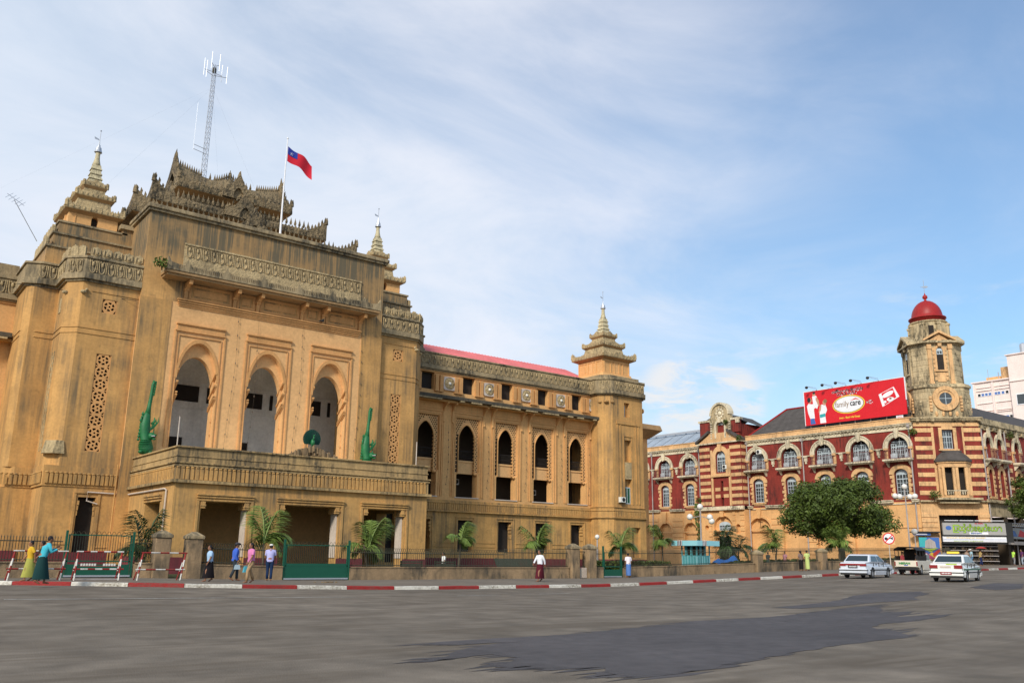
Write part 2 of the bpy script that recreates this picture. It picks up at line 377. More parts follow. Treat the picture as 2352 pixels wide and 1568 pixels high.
pav=sheet('pavement',frange(-60,140,1.25),lambda x:(kerb_y(x)+.28,47.2),4,.13,M['pave'])
pav2=sheet('side_pavement',frange(88,140,2),lambda x:(47.2,56),4,.135,M['pave'])
gar=sheet('garden',frange(-30,88,2.0),lambda x:(46.9,90),14,.16,M['soil'],label='strip of grass and soil behind the railing')
# kerb, one painted stone after another
kerb=empty('kerb','red and white painted kerb stones along the pavement edge',None,(30,36,0)); del kerb['label']; kerb['kind']='structure'
def kerbs():
    pts=[]; x=3.0
    P=[(x,kerb_y(x))]; X=x
    while X<101: X+=.05; P.append((X,kerb_y(X)))
    seg=[];acc=0;start=P[0];i=0;k=0
    random.seed(3)
    L=2.25
    for a,b in zip(P,P[1:]):
        acc+=math.dist(a,b)
        if acc>=L:
            s0,e=start,b; start=b; acc=0; k+=1; L=2.25+random.uniform(-.12,.12) if b[0]<55 else 2.0
            d=Vector((e[0]-s0[0],e[1]-s0[1],0)); ln=d.length; d.normalize(); nrm=Vector((-d.y,d.x,0))
            mb=MB(); s0=Vector((s0[0],s0[1],0))+d*.012; e=Vector((e[0],e[1],0))-d*.012
            vs=[]
            m=5
            for q in range(m+1):
                p=s0.lerp(e,q/m); z=G(p.x,p.y); j=random.uniform(-.008,.008)
                for off,h in ((j,-.06),(j+.012,.125+j),(.04,.150+j),(.29,.150+j),(.29,-.06)): 
                    w=p+nrm*off; vs.append((w.x,w.y,z+h))
            fs=[(q*5+r,(q+1)*5+r,(q+1)*5+r+1,q*5+r+1) for q in range(m) for r in range(4)]+[(0,1,2,3,4),tuple(m*5+r for r in range(5))]
            mb.add(vs,fs).build('kerb_stone',M['kred'] if k%2 else M['kwht'],kerb)
kerbs()
def decal(name,pts,m,off,jag=0,label=None,kind='structure'):
    random.seed(len(pts)); Q=[]
    for a,b in zip(pts,pts[1:]+pts[:1]):
        d=math.dist(a,b); k=max(1,int(d/.30)) if jag else max(1,int(d/2))
        for i in range(k):
            t=i/k; j=jag if i else 0
            Q.append((a[0]+(b[0]-a[0])*t+random.uniform(-j,j)*1.3,a[1]+(b[1]-a[1])*t+random.uniform(-j,j)*.6))
    # fill with a fine clipped grid so that it follows the road
    me=bpy.data.meshes.new(name); bm=bmesh.new(); vs=[bm.verts.new((x,y,0)) for x,y in Q]
    tri=tessellate_polygon([[Vector((x,y,0)) for x,y in Q]])
    for t in tri:
        try: bm.faces.new([vs[i] for i in t])
        except ValueError: pass
    bmesh.ops.subdivide_edges(bm,edges=[e for e in bm.edges if e.calc_length()>2.2],cuts=2,use_grid_fill=True)
    bmesh.ops.triangulate(bm,faces=bm.faces)
    for v in bm.verts: v.co.z=G(v.co.x,v.co.y)+off
    bmesh.ops.recalc_face_normals(bm,faces=bm.faces); bm.to_mesh(me); bm.free(); me.materials.append(m)
    o=bpy.data.objects.new(name,me); COL.objects.link(o); o['kind']=kind
    if label: o['label']=label
    return o
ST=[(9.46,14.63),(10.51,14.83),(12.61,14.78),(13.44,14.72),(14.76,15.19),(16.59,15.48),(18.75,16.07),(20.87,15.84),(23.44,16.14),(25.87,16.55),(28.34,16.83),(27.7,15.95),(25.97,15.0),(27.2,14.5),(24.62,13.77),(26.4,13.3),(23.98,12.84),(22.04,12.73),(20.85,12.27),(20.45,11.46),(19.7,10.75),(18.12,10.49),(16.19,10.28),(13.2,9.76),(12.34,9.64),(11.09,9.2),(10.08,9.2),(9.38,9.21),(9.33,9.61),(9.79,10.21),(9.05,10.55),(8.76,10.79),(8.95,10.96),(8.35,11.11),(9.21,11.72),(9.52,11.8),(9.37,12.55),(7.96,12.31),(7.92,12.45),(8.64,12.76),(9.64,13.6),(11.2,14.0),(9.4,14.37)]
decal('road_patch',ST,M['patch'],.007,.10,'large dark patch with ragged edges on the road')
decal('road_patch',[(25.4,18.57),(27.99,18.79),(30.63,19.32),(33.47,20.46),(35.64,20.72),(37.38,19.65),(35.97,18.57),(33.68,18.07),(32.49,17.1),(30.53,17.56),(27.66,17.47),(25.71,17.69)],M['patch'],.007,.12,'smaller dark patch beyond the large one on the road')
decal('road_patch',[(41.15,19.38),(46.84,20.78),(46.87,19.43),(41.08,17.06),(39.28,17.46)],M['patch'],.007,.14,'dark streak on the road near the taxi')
def slivers(pts,n,m,seed,lo=.5,hi=2.2):
    random.seed(seed); mb=MB(); L_=list(zip(pts,pts[1:]+pts[:1]))
    for _ in range(n):
        a,b=random.choice(L_); t=random.random(); x=a[0]+(b[0]-a[0])*t; y=a[1]+(b[1]-a[1])*t+random.gauss(0,.06); l=random.uniform(lo,hi)*(.5+x/25); w=random.uniform(.03,.12); sk=random.uniform(0,.10); x+=random.gauss(0,.15)
        off=.003+.0004*(_%9)
        P_=[(x-l/2,y-sk*l/2),(x-l/5,y+w),(x+l/6,y+w*.7+sk*l/5),(x+l/2,y+sk*l/2),(x+l/8,y-w*.8),(x-l/4,y-w*.6)]
        mb.add([(u,v,G(u,v)+off) for u,v in P_],[tuple(range(6))])
    o=mb.build('road_streaks',m,fix=False,kind='stuff'); o['label']='thin dark streaks fraying the edges of the road patches'
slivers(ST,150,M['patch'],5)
WL=[(4.9,32.0),(9.85,31.1),(16.3,30.35)]
decal('road_line',[(a,b) for a,b in WL]+[(a,b+.13) for a,b in reversed(WL)],M['line'],.012,0,'long thin white line on the road')
decal('road_line',[(20.8,30.2),(23.0,30.3),(23.0,30.42),(20.8,30.33)],M['line'],.012,0,'short faded white dash on the road')
decal('road_line',[(25.2,30.3),(27.0,30.35),(27.0,30.46),(25.2,30.42)],M['line'],.012,0,'short faded white dash further along the road')
decal('road_line',[(62,24.5),(78,28.0),(78,28.2),(62,24.62)],M['line'],.012,0,'thin white line by the right edge of the road')
# ---------------------------------------------------------------- CITY HALL
CH=empty('town_hall','huge ochre stucco town hall with tiered roof, pointed arches and spires','building',(26.35,66,0))
CX=26.35
def mir(x): return 2*CX-x
def P(mb,name,m,**k): return mb.build(name,M[m],CH,**k)
F66=FY(66)
# -- scroll ornament unit (one swag with its boss), shared by all friezes
def swag_mesh(w,h):
    mb=MB(); r=w*.30
    pts=[(-r*1.15,0,h*.95)]+[(r*math.cos(a),0,h*.55-r*.9+r*.9*(0)+h*.35*math.sin(a)) for a in [PI+PI*i/8 for i in range(9)]]+[(r*1.15,0,h*.95)]
    mb.tube(pts,[w*.05]*len(pts),5); mb.ell((0,-.03,h*.66),(w*.14,.07,h*.17),6,4)
    mb.tube([(-r,0,h*.8),(-r*.55,0,h*.92),(-r*.2,0,h*.75)],w*.05,5); mb.tube([(r,0,h*.8),(r*.55,0,h*.92),(r*.2,0,h*.75)],w*.05,5)
    mb.tube([(w*.48,0,h*.92),(w*.48,0,h*.2)],[w*.07,w*.04],5); mb.ell((w*.48,0,h*.14),w*.08,6,4)
    return mb.mesh('swag_ornament',M['orn'])
SW=swag_mesh(.62,1.0)
def frieze(fr,u0,u1,z,h,d,n=None,name='swag_ornament'):
    n=n or max(1,int((u1-u0)/(.62*h))); w=(u1-u0)/n
    for i in range(n):
        p=fr.P(u0+w*(i+.5),z,d); inst(name,SW,CH,p,math.atan2(fr.u.y,fr.u.x),(w/.62,1.1,h))
# -- leaf crest unit (anthemion)
def crest_mesh(w,h):
    mb=MB(); mb.plate(L0,[(-w*.47,0),(-w*.47,h*.72),(-w*.36,h*.86),(-w*.16,h*.86),(0,h),(w*.16,h*.86),(w*.36,h*.86),(w*.47,h*.72),(w*.47,0)],[],-.12,.06); mb.tube([(-w*.3,-.1,h*.75),(-w*.32,-.1,h*.3),(0,-.1,h*.12),(w*.32,-.1,h*.3),(w*.3,-.1,h*.75)],w*.06,4)
    mb.ell((0,-.12,h*.4),(w*.16,.08,h*.2),6,4); return mb.mesh('crest_ornament',M['orn'])
CR=crest_mesh(.6,.8)
def crest(fr,u0,u1,z,h,d):
    n=max(1,int(round((u1-u0)/.72))); w=(u1-u0)/n
    for i in range(n): inst('crest_ornament',CR,CH,fr.P(u0+w*(i+.5),z,d),math.atan2(fr.u.y,fr.u.x),(w/.6,1,h/.8))
# -- central block: screen wall with three tall pointed arches
ACX=(20.85,26.35,31.85)
mb=MB(); mb.plate(F66,rect(16.2,36.5,0,20.0),[arch(c,3.12,8.3,14.2,17.05,10,2,.55) for c in ACX],-.45,0)
P(mb,'front_wall','mid')
mb=MB(); mb.box(F66,16.2,36.5,20.0,26.75,-.45,0); P(mb,'upper_front_wall','wall')
mb=MB(); mb.box(F66,16.15,18.45,0,20.0,0,.05).box(F66,34.55,36.55,0,20.0,0,.05); P(mb,'corner_pilaster','tower')
mb=MB(); mb.plate(F66,rect(16.5,36.2,8,20),[arch(c,2.92,8.4,13.6,16.05,10,2,.55) for c in ACX],-1.05,-.452)
P(mb,'inner_arch_wall','mid')
mb=MB()
mb.box(F66,16.2,16.9,0,26.7,-5,-.452).box(F66,35.8,36.5,0,26.7,-5,-.452).box(F66,16.9,35.8,17.6,26.6,-4.6,-1.06)
P(mb,'side_wall','wall')
mb=MB(); mb.box(F66,16.0,36.7,26.75,26.95,-5,.22).box(F66,15.9,36.8,26.95,27.25,-5,.36).box(F66,16.1,36.6,27.25,27.35,-5,.15); P(mb,'cornice','dark',bevel=.05)
for c in ACX:   # frames, hoods and cusps of each arch
    mb=MB(); u0,u1=c-1.95,c+1.95
    mb.box(F66,u0,u0+.14,9,17.85,0,.10).box(F66,u0+.30,u0+.38,9,17.5,0,.07).box(F66,u1-.14,u1,9,17.85,0,.10).box(F66,u1-.38,u1-.30,9,17.5,0,.07)
    mb.box(F66,u0,u1,17.78,17.90,.0,.16).box(F66,u0+.12,u1-.12,17.902,18.3,0,.10).box(F66,u0+.05,u1-.05,18.302,18.42,0,.22).box(F66,u0+.38,u1-.38,17.45,17.52,0,.10)
    P(mb,'arch_frame','trim',bevel=.015)
    mb=MB(); o=arch(c,3.0,14.2,14.2,17.05,10,2,.55); o2=arch(c,3.35,14.2,14.2,17.35,10,2,.55); mb.plate(F66,o2+o[::-1],[],.002,.09); P(mb,'arch_moulding','trim')
    mb=MB()
    for s in (-1,1):
        for z,h in ((13.9,.13),(13.0,.13),(12.2,.1),(12.0,.1)):
            x=c+s*1.5; a,b=(x-.16,x-.0) if s>0 else (x,x+.16)
            vs=[F66.P(a,z+.9,.12),F66.P(b,z+.9,.12),F66.P(a,z,-1.0),F66.P(b,z,-1.0),F66.P(a,z+.9+h,.12),F66.P(b,z+.9+h,.12),F66.P(a,z+h,-1.0),F66.P(b,z+h,-1.0)]
            mb.add(vs,[(0,1,3,2),(4,5,7,6),(0,1,5,4),(1,3,7,5),(3,2,6,7),(2,0,4,6)])
        for z in (11.2,10.2): mb.ell(F66.P(c+s*1.5,z,-.5),(.05,.14,.09),6,4)
    P(mb,'arch_cusp','trim')
# loggia behind the arches
mb=MB(); mb.box(F66,16.9,35.8,7.6,8.0,-7,-.8); P(mb,'loggia_floor','grey')
mb=MB(); mb.box(F66,16.9,35.8,8,18,-7.0,-6.5).box(F66,16.9,35.8,17.2,17.6,-6.5,-1.06)
for u in (19.1,24.2,29.6): mb.box(F66,u+1.7,u+1.76,8,13,-6.5,-6.42)
for z in (15.2,13.0): mb.box(F66,16.9,35.8,z,z+.05,-6.5,-6.44)
P(mb,'loggia_wall','grey')
for c in ACX:
    mb=MB(); mb.box(F66,c+.0,c+2.35,13.6,14.9,-6.5,-6.40)
    P(mb,'dark_transom','hole')
    mb=MB(); mb.box(F66,c+.0,c+1.35,8.0,10.6,-6.5,-6.4); P(mb,'doorway','hole')
    mb=MB(); mb.box(F66,c+3.05,c+3.3,13.6,14.9,-6.5,-6.4); P(mb,'doorway','hole')
# -- frieze panel, canopy ledge with brackets, panels and lower moulding
mb=MB(); mb.box(F66,18.95,34.25,24.62,24.75,0,.14).box(F66,18.95,34.25,22.9,23.45,0,.06); mb.box(F66,18.95,34.25,23.45,24.62,0,.03); P(mb,'frieze_panel','orn')
frieze(F66,19.0,34.2,23.62,1.0,.08,24)
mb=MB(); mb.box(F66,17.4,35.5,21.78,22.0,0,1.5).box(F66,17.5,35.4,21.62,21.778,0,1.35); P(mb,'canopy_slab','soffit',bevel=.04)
mb=MB(); mb.box(F66,17.4,35.5,22.002,22.16,.0,1.56)
u=17.45
while u<35.4: 
    h=.36+.16*((int((u-17.4)/3.0)*3.0+17.4+1.5-u)**2<.06); mb.box(F66,u,u+.10,22.16,22.16+h+random.uniform(-.05,.05),1.40,1.52); u+=.15
for uu in (18.9,21.9,24.9,27.9,30.9,33.9): mb.plate(F66,[(uu-.45,22.16),(uu-.2,22.5),(uu,22.95),(uu+.2,22.5),(uu+.45,22.16)],[],1.36,1.55)
mb.plate(F66,[(17.4,22.1),(17.45,23.0),(17.7,22.6),(18.2,22.5),(18.3,22.1)],[],1.3,1.55); mb.plate(F66,[(35.5,22.1),(35.45,23.0),(35.2,22.6),(34.8,22.5),(34.7,22.1)],[],1.3,1.55)
P(mb,'canopy_cresting','dark')
for u in (19.4,23.2,25.1,28.9,30.85,34.3):
    mb=MB(); mb.plate(Fr((u-.14,66,0),(0,-1,0),(1,0,0)),[(0,20.3),(.18,20.3),(.22,21.0),(.75,21.3),(1.15,21.25),(1.2,21.6),(0,21.6)],[],0,.28); mb.box(F66,u-.2,u+.2,20.95,21.1,0,.3)
    P(mb,'canopy_bracket','trim',bevel=.03)
for a,b in ((19.6,23.0),(23.4,24.9),(25.3,28.7),(29.1,30.6),(31.1,34.1)):
    mb=MB(); mb.plate(F66,rect(a,b,20.35,21.55),[rect(a+.22,b-.22,20.55,21.35)],.0,.07); mb.box(F66,a+.4,b-.4,20.68,21.22,0,.05); P(mb,'wall_panel','trim',bevel=.02)
mb=MB()
for i,(z,d) in enumerate(((20.15,.32),(20.0,.24),(19.85,.16),(19.72,.09))): mb.box(F66,18.8+i*.05,34.4-i*.05,z,z+.12,0,d)
P(mb,'lower_moulding','trim',bevel=.01)
# -- flanking towers (left one in view, right one mirrored)
def grille(fr,u0,u1,z0,z1,parent_name='grille_panel'):
    """pierced scroll panel: rings with leaf holes"""
    holes=[]; w=u1-u0; n=max(1,int(round((z1-z0)/(w*.85)))); h=(z1-z0)/n
    for i in range(n):
        uc=(u0+u1)/2; zc=z0+h*(i+.5); R=w*.36; s=1 if i%2 else -1
        for k in range(6):
            a0=s*(k*PI/3+.25); a1=a0+s*.72; o=[];q=[]
            for t in range(4):
                a=a0+(a1-a0)*t/3; o.append((uc+R*1.0*math.cos(a),zc+R*.92*math.sin(a))); q.append((uc+R*(.62-.12*t/3)*math.cos(a),zc+R*(.60-.12*t/3)*math.sin(a)))
            holes.append(o+q[::-1])
        holes.append(circ(uc+R*.05,zc,R*.2,6))
        for a,b in ((-1,-1),(1,-1),(1,1),(-1,1)):
            holes.append([(uc+a*w*.45,zc+b*h*.46),(uc+a*w*.28,zc+b*h*.46),(uc+a*w*.45,zc+b*h*.24)])
    holes=[hh if True else 0 for hh in holes]
    mb=MB(); mb.plate(fr,rect(u0,u1,z0,z1),holes,-.10,-.04,back=False); o=P(mb,parent_name,'trim')
    mb=MB(); mb.box(fr,u0,u1,z0,z1,-.62,-.55); b=mb.build('grille_shadow',M['hole'],CH)
def tower(side):
    X=(lambda x:x) if side<0 else mir
    sgn=1 if side<0 else -1
    def ux(a,b): return (min(X(a),X(b)),max(X(a),X(b)))
    # plan polygons, from inner corner round to the back
    def ring(off,ch,y0=66.35,ylast=74.4,xl=11.4,back=True):
        # inner step: second pier further out at y 70
        p=[(16.2,y0-off),(xl+ch-off*.4,y0-off),(xl-off,y0+ch-off*.4),(xl-off,70.0-off),(9.75+.45-off*.4,70.0-off),(9.3-off,70.45-off*.4),(9.3-off,ylast),(16.2,ylast)]
        return [(X(a),b) for a,b in p]
    fr=FY(66.35); a,b=ux(12.3,16.2)
    # front face with openings, then the remaining faces
    gz=(8.3,15.28); gu=ux(13.75,14.77); su=ux(13.7,14.72)
    mb=MB(); door=ux(13.75,14.9)
    mb.plate(fr,rect(a,b,7.2,20.4),[rect(gu[0],gu[1],*gz),rect(su[0],su[1],18.3,19.34)],-.6,0)
    a2,b2=ux(11.45,16.2)
    mb.plate(fr,rect(a2,b2,0,5.8),[rect(door[0],door[1],.9,5.15)],-.6,.0)
    P(mb,'front_wall','tower')
    for fz in (gz,(18.3,19.34)): grille(fr,gu[0] if fz==gz else su[0],gu[1] if fz==gz else su[1],*fz)
    mb=MB(); mb.box(fr,door[0]-.1,door[1]+.1,.5,5.3,-.615,-.55); P(mb,'dark_opening','hole')
    mb=MB()
    A,B=ux(12.3,11.4)
    pa=[(X(12.3),66.35),(X(11.4),67.25),(X(11.4),70.0),(X(10.2),70.0),(X(9.75),70.0),(X(9.3),70.45),(X(9.3),76),(X(16.2),76),(X(16.2),67.0),(X(12.9),66.97)]
    mb.prism(pa,7.2,20.4)
    pb=[(X(11.46),66.96),(X(11.46),70.0),(X(9.3),70.0),(X(9.3),76),(X(16.2),76),(X(16.2),66.96)]
    mb.prism(pb,0,5.8); mb.prism(ring(.06,.0),5.8,7.2)
    P(mb,'side_wall','tower')
    # corner brackets ("stops") above and below the chamfer
    mb=MB()
    for zz in (19.6,):
        for dx,dy in ((12.35,66.3),(11.35,67.3)):
            mb.ell((X(dx),dy-.02,zz),(.22,.22,.14),8,5); mb.ell((X(dx)+.18*sgn,dy-.02,zz+.18),(.10,.16,.12),6,4)
    mb.prism([(X(11.75),66.2),(X(12.5),66.2),(X(12.5),66.34),(X(11.75),67.0),(X(11.2),67.2),(X(11.2),66.8)],8.0,8.9,[(X(11.95),66.3),(X(12.4),66.3),(X(12.4),66.36),(X(11.9),66.9),(X(11.38),67.1),(X(11.38),66.9)])
    P(mb,'corner_bracket','orn')
    # grille on the outer face
    fx=Fr((X(11.4),0,0),(0,1,0),(-sgn,0,0))
    mb=MB(); 
    for k in range(16): 
        zc=8.7+k*.42
        if zc<15.2: mb.ell(fx.P(68.6,zc,.0),(.03,.22,.15),8,4)
    mb.box(fx,68.2,68.3,8.3,15.4,0,.06).box(fx,68.9,69.0,8.3,15.4,0,.06).box(fx,68.3,68.9,18.3,19.4,0,.04)
    P(mb,'side_grille','orn')
    # thin strings
    mb=MB()
    for z in (16.6,17.0): mb.prism(ring(.05,.9),z,z+.07)
    mb.box(fr,a+.6,b-.1,19.75,19.82,0,.05).box(fr,a2+.4,door[0]-.3,1.95,2.03,0,.05).box(fr,door[1]+.3,b2-.3,1.75,1.83,0,.05)
    mb.box(fr,door[0]-.28,door[0]-.12,.9,5.4,0,.06).box(fr,door[1]+.12,door[1]+.28,.9,5.4,0,.06).box(fr,door[0]-.28,door[1]+.28,5.402,5.5,0,.09)
    P(mb,'string_moulding','tower')
    mb=MB()
    for z in (4.2,4.55,4.9): mb.box(fr,door[0],door[0]+.08*(z-3.5),z-.3,z,-.3,.02).box(fr,door[1]-.08*(z-3.5),door[1],z-.3,z,-.3,.02)
    P(mb,'door_bracket','tower')
    # parapets
    mb=MB(); mb.prism(ring(.16,.95),20.4,20.55).prism(ring(.36,1.0),20.552,21.0).prism(ring(.22,.95),21.002,22.1).prism(ring(.34,1.0),22.102,22.28)
    P(mb,'parapet','dark',bevel=.03)
    frn=FY(66.35-.22); frieze(frn,a+.1,b-.05,21.02,1.05,.04,6)
    frx=Fr((X(11.4-.22),0,0),(0,1,0),(-sgn,0,0)); frieze(frx,67.4,69.7,21.02,1.05,.04,3)
    dch=Vector((X(11.4)-X(12.3),.9,0)).normalized(); nch=Vector((-sgn,-1,0)).normalized()
    frc=Fr((X(12.3-.09),66.35-.22,0),dch,nch); frieze(frc,.1,1.25,21.02,1.05,.04,2)
    fr2=FY(70.0-.22); q=ux(9.75,11.15); frieze(fr2,q[0],q[1],21.02,1.05,.04,2)
    crest(FY(66.35-.05),a+.2,b,22.28,.85,.0); crest(Fr((X(11.4-.05),0,0),(0,1,0),(-sgn,0,0)),67.3,69.8,22.28,.85,0); crest(frc,.1,1.25,22.28,.85,-.1)
    # upper stages behind the parapet
    mb=MB(); cx=X(13.3); 
    mb.frust(cx+.2*sgn,73.6,3.35,3.4,21,3.3,3.35,23.7).frust(cx+.1*sgn,73.4,2.85,2.85,23.7,2.8,2.8,24.9).frust(cx,73.2,2.45,2.45,24.9,2.4,2.4,25.95)
    P(mb,'tower_stage','wall')
    mb=MB(); mb.frust(cx,73.2,2.5,2.5,25.952,2.5,2.5,26.1); mb.frust(cx+.2*sgn,73.6,3.42,3.48,23.702,3.42,3.48,23.85); mb.frust(cx+.1*sgn,73.4,2.93,2.93,24.902,2.93,2.93,25.05); P(mb,'stage_cornice','dark')
    for h_,xx_,zz_ in ((3.4,.2,23.85),(2.9,.1,25.05)):
        crest(Fr((cx+(xx_-h_+.1)*sgn if sgn>0 else cx-(xx_-h_+.1),0,0),(0,1,0),(-sgn,0,0)),73.4-h_+.2,73.4+h_*.4,zz_,.7,0)
    fw=FY(71.25); mb=MB(); mb.plate(fw,rect(cx-1.8,cx+1.8,26.1,27.6),[arch(cx+.1,.5,26.15,26.75,27.15)],-.4,0); mb.wbox(cx-1.8,cx+1.8,71.66,75,26.1,27.6); mb.box(fw,cx-1.6,cx+1.6,27.25,27.32,0,.05).box(fw,cx-1.35,cx-1.28,26.15,27.25,0,.05)
    mb.wbox(cx-1.85*1-.02,cx-1.79,72.2,72.5,26.3,27.2); P(mb,'lantern_wall','wing')
    mb=MB(); mb.box(fw,cx-.3,cx+.5,26.1,27.2,-.405,-.401); P(mb,'lantern_opening','hole')
    tiers(cx,73,[(2.15,2.15,27.3,.5,.28,1.35),(1.47,1.47,28.8,.42,.2,.95),(.93,.93,29.95,.35,.15,.6)],P,.3,26,tm='orn')
    mb=MB(); mb.frust(cx,73,1.3,1.3,27.9,1.2,1.2,28.7).frust(cx,73,.8,.8,29.2,.75,.75,29.9); P(mb,'tier_wall','orn')
    spire(cx,73,30.3,35.2,P,sgn,.9)
def tiers(cx,cy,T,P,gab,seed,deep=None,tm='pag'):
    """roof tiers: (half x, half y, eave z, fascia height, crest/horn height, wall half below)"""
    random.seed(seed)
    for i,(ax,ay,z,fh,horn,wb) in enumerate(T):
        inset=min(.8,ax*.22)
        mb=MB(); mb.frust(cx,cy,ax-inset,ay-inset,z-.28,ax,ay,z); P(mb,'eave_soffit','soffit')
        mb=MB(); mb.frust(cx,cy,ax,ay,z+.001,ax,ay,z+.16*min(1,fh*2)).frust(cx,cy,ax-.12,ay-.12,z+.16*min(1,fh*2)+.001,wb*.97 if deep is None else wb,(wb*.97 if deep is None else wb)*ay/ax,z+fh+.2)
        P(mb,'roof_tier',tm)
        mb=MB(); sp=MB()
        for o,u,n,hw in (((cx,cy-ay,0),(1,0,0),(0,-1,0),ax),((cx,cy+ay,0),(1,0,0),(0,1,0),ax),((cx-ax,cy,0),(0,1,0),(-1,0,0),ay),((cx+ax,cy,0),(0,1,0),(1,0,0),ay)):
            fr=Fr(o,u,n); z0=z+.05; m=24; prof=[]
            sc=min(1,hw/3.5)
            for k in range(m+1):
                s=-1+2*k/m; a=abs(s); h=fh*.55+horn*(max(0,(a-.62)/.38))**2.2+gab*math.exp(-(s*hw/(.55*sc+.15))**2)+.05*math.cos(k*2.6)
                prof.append((s*hw,z0+h))
            mb.plate(fr,[(-hw,z0)]+prof+[(hw,z0)],[],-.18,.02)
            # carved flame row, one flame after another, joined
            st=.34*max(.55,sc) ; q=int(2*hw/st)
            for k in range(q+1):
                s=-1+2*(k+.5)/(q+1); a=abs(s); h=fh*.55+horn*(max(0,(a-.62)/.38))**2.2+gab*math.exp(-(s*hw/(.55*sc+.15))**2)
                f=(.26+.30*max(0,(a-.45)/.55))*max(.5,sc)*(.8+.4*random.random())
                b=fr.P(s*hw,z0+h-.04,-.08); w=.085*max(.6,sc)
                sp.add([b+fr.u*-w+fr.n*-w*.7,b+fr.u*w+fr.n*-w*.7,b+fr.u*w+fr.n*w*.7,b+fr.u*-w+fr.n*w*.7]+[b+fr.u*(-w*1.1+.03)+Vector((0,0,f*.5))+fr.n*-.05,b+fr.u*(w*1.1+.03)+Vector((0,0,f*.5))+fr.n*-.05,b+fr.u*(w*1.1+.03)+Vector((0,0,f*.5))+fr.n*.05,b+fr.u*(-w*1.1+.03)+Vector((0,0,f*.5))+fr.n*.05]+[b+fr.u*.02*s+Vector((0,0,f))],
                    [(0,1,5,4),(1,2,6,5),(2,3,7,6),(3,0,4,7),(4,5,8),(5,6,8),(6,7,8),(7,4,8),(0,3,2,1)])
                # blind antefix row low on the fascia
                if k%2==0: sp.box(fr,s*hw-.07*sc,s*hw+.07*sc,z+.1,z+.1+fh*.42,.0,.07)
            for e in (-1,1):
                b=fr.P(e*hw,z0+fh*.55+horn-.15,-.05); sp.tube([b-Vector((0,0,.3)),b+Vector((0,0,.12))+fr.u*e*.02,b+Vector((0,0,.42*max(.5,sc)))+fr.u*e*.04*sc],[.13*sc+.03,.09*sc+.02,.01],5)
        P(mb,'roof_crest',tm); P(sp,'flame_finials',tm,kind='stuff')
def spire(cx,cy,z0,z1,P,sgn,k=1.0):
    h=z1-z0; mb=MB(); z=z0
    q=h*.36/1.12
    for i,(a,dz) in enumerate(((.66,.16),(.54,.14),(.58,.10),(.47,.17),(.51,.09),(.42,.20),(.46,.08),(.38,.18))):
        mb.frust(cx,cy,a*k,a*k,z,a*k*.90,a*k*.90,z+dz*q-.01); z+=dz*q
    P(mb,'spire_steps','spirem')
    zb=z; H=(z0+h*.60)-zb
    mb=MB(); mb.lathe((cx,cy,zb),[(.38*k,0),(.31*k,H*.2),(.22*k,H*.5),(.19*k,H*.8),(.21*k,H*.92),(.15*k,H)],10); P(mb,'spire_bell','spirem',smooth=True)
    zt=zb+H; mb=MB(); mb.lathe((cx,cy,zt),[(.10,0),(.34*k,.02),(.28*k,.2),(.26*k,.22),(.24*k,.42),(.14*k,.46),(.12*k,.65),(.06*k,.7),(.035,1.0)],12); P(mb,'spire_umbrella','steel')
    mb=MB(); mb.tube([(cx,cy,zt+.6),(cx,cy,z1)],.028,5); mb.ell((cx,cy,z1),.07,6,4); mb.add([(cx-.05,cy,z1-.75),(cx-.42,cy,z1-.62),(cx-.38,cy,z1-.8),(cx-.05,cy,z1-.86),(cx-.05,cy+.03,z1-.75),(cx-.42,cy+.03,z1-.62),(cx-.38,cy+.03,z1-.8),(cx-.05,cy+.03,z1-.86)],[(0,1,2,3),(4,5,6,7),(0,1,5,4),(1,2,6,5),(2,3,7,6),(3,0,4,7)])
    P(mb,'spire_vane','steel')
tower(-1); tower(1)
# -- great tiered roof
mb=MB(); mb.wbox(17.0,35.7,71.0,87,20,28.5).wbox(15.4,37.3,70.7,88,20,26.4); P(mb,'roof_base_wall','wall')
mb=MB(); mb.wbox(15.2,37.5,70.5,88,26.4,26.75); P(mb,'base_cornice','dark')
TC=(26.35,79.4)
def slab(ax,ay,z0,z1,name='tier_wall'): 
    mb=MB(); mb.frust(TC[0],TC[1],ax,ay,z0,ax,ay,z1); 
    u=-ax+.3
    while u<ax-.3:
        mb.wbox(TC[0]+u,TC[0]+u+.14,TC[1]-ay-.1,TC[1]-ay,z0+.3,z1-.2); u+=.42
    P(mb,name,'pag')
tiers(*TC,[(10.2,7.7,28.55,.9,1.5,9.0)],P,1.0,1,deep=1); slab(7.2,4.05,29.0,31.0)
tiers(*TC,[(8.2,5.0,31.0,.9,1.6,6.4)],P,1.0,2,deep=1); slab(4.7,1.85,31.5,33.7)
tiers(*TC,[(5.5,2.7,33.75,.7,.9,4.6)],P,.9,3,deep=1)
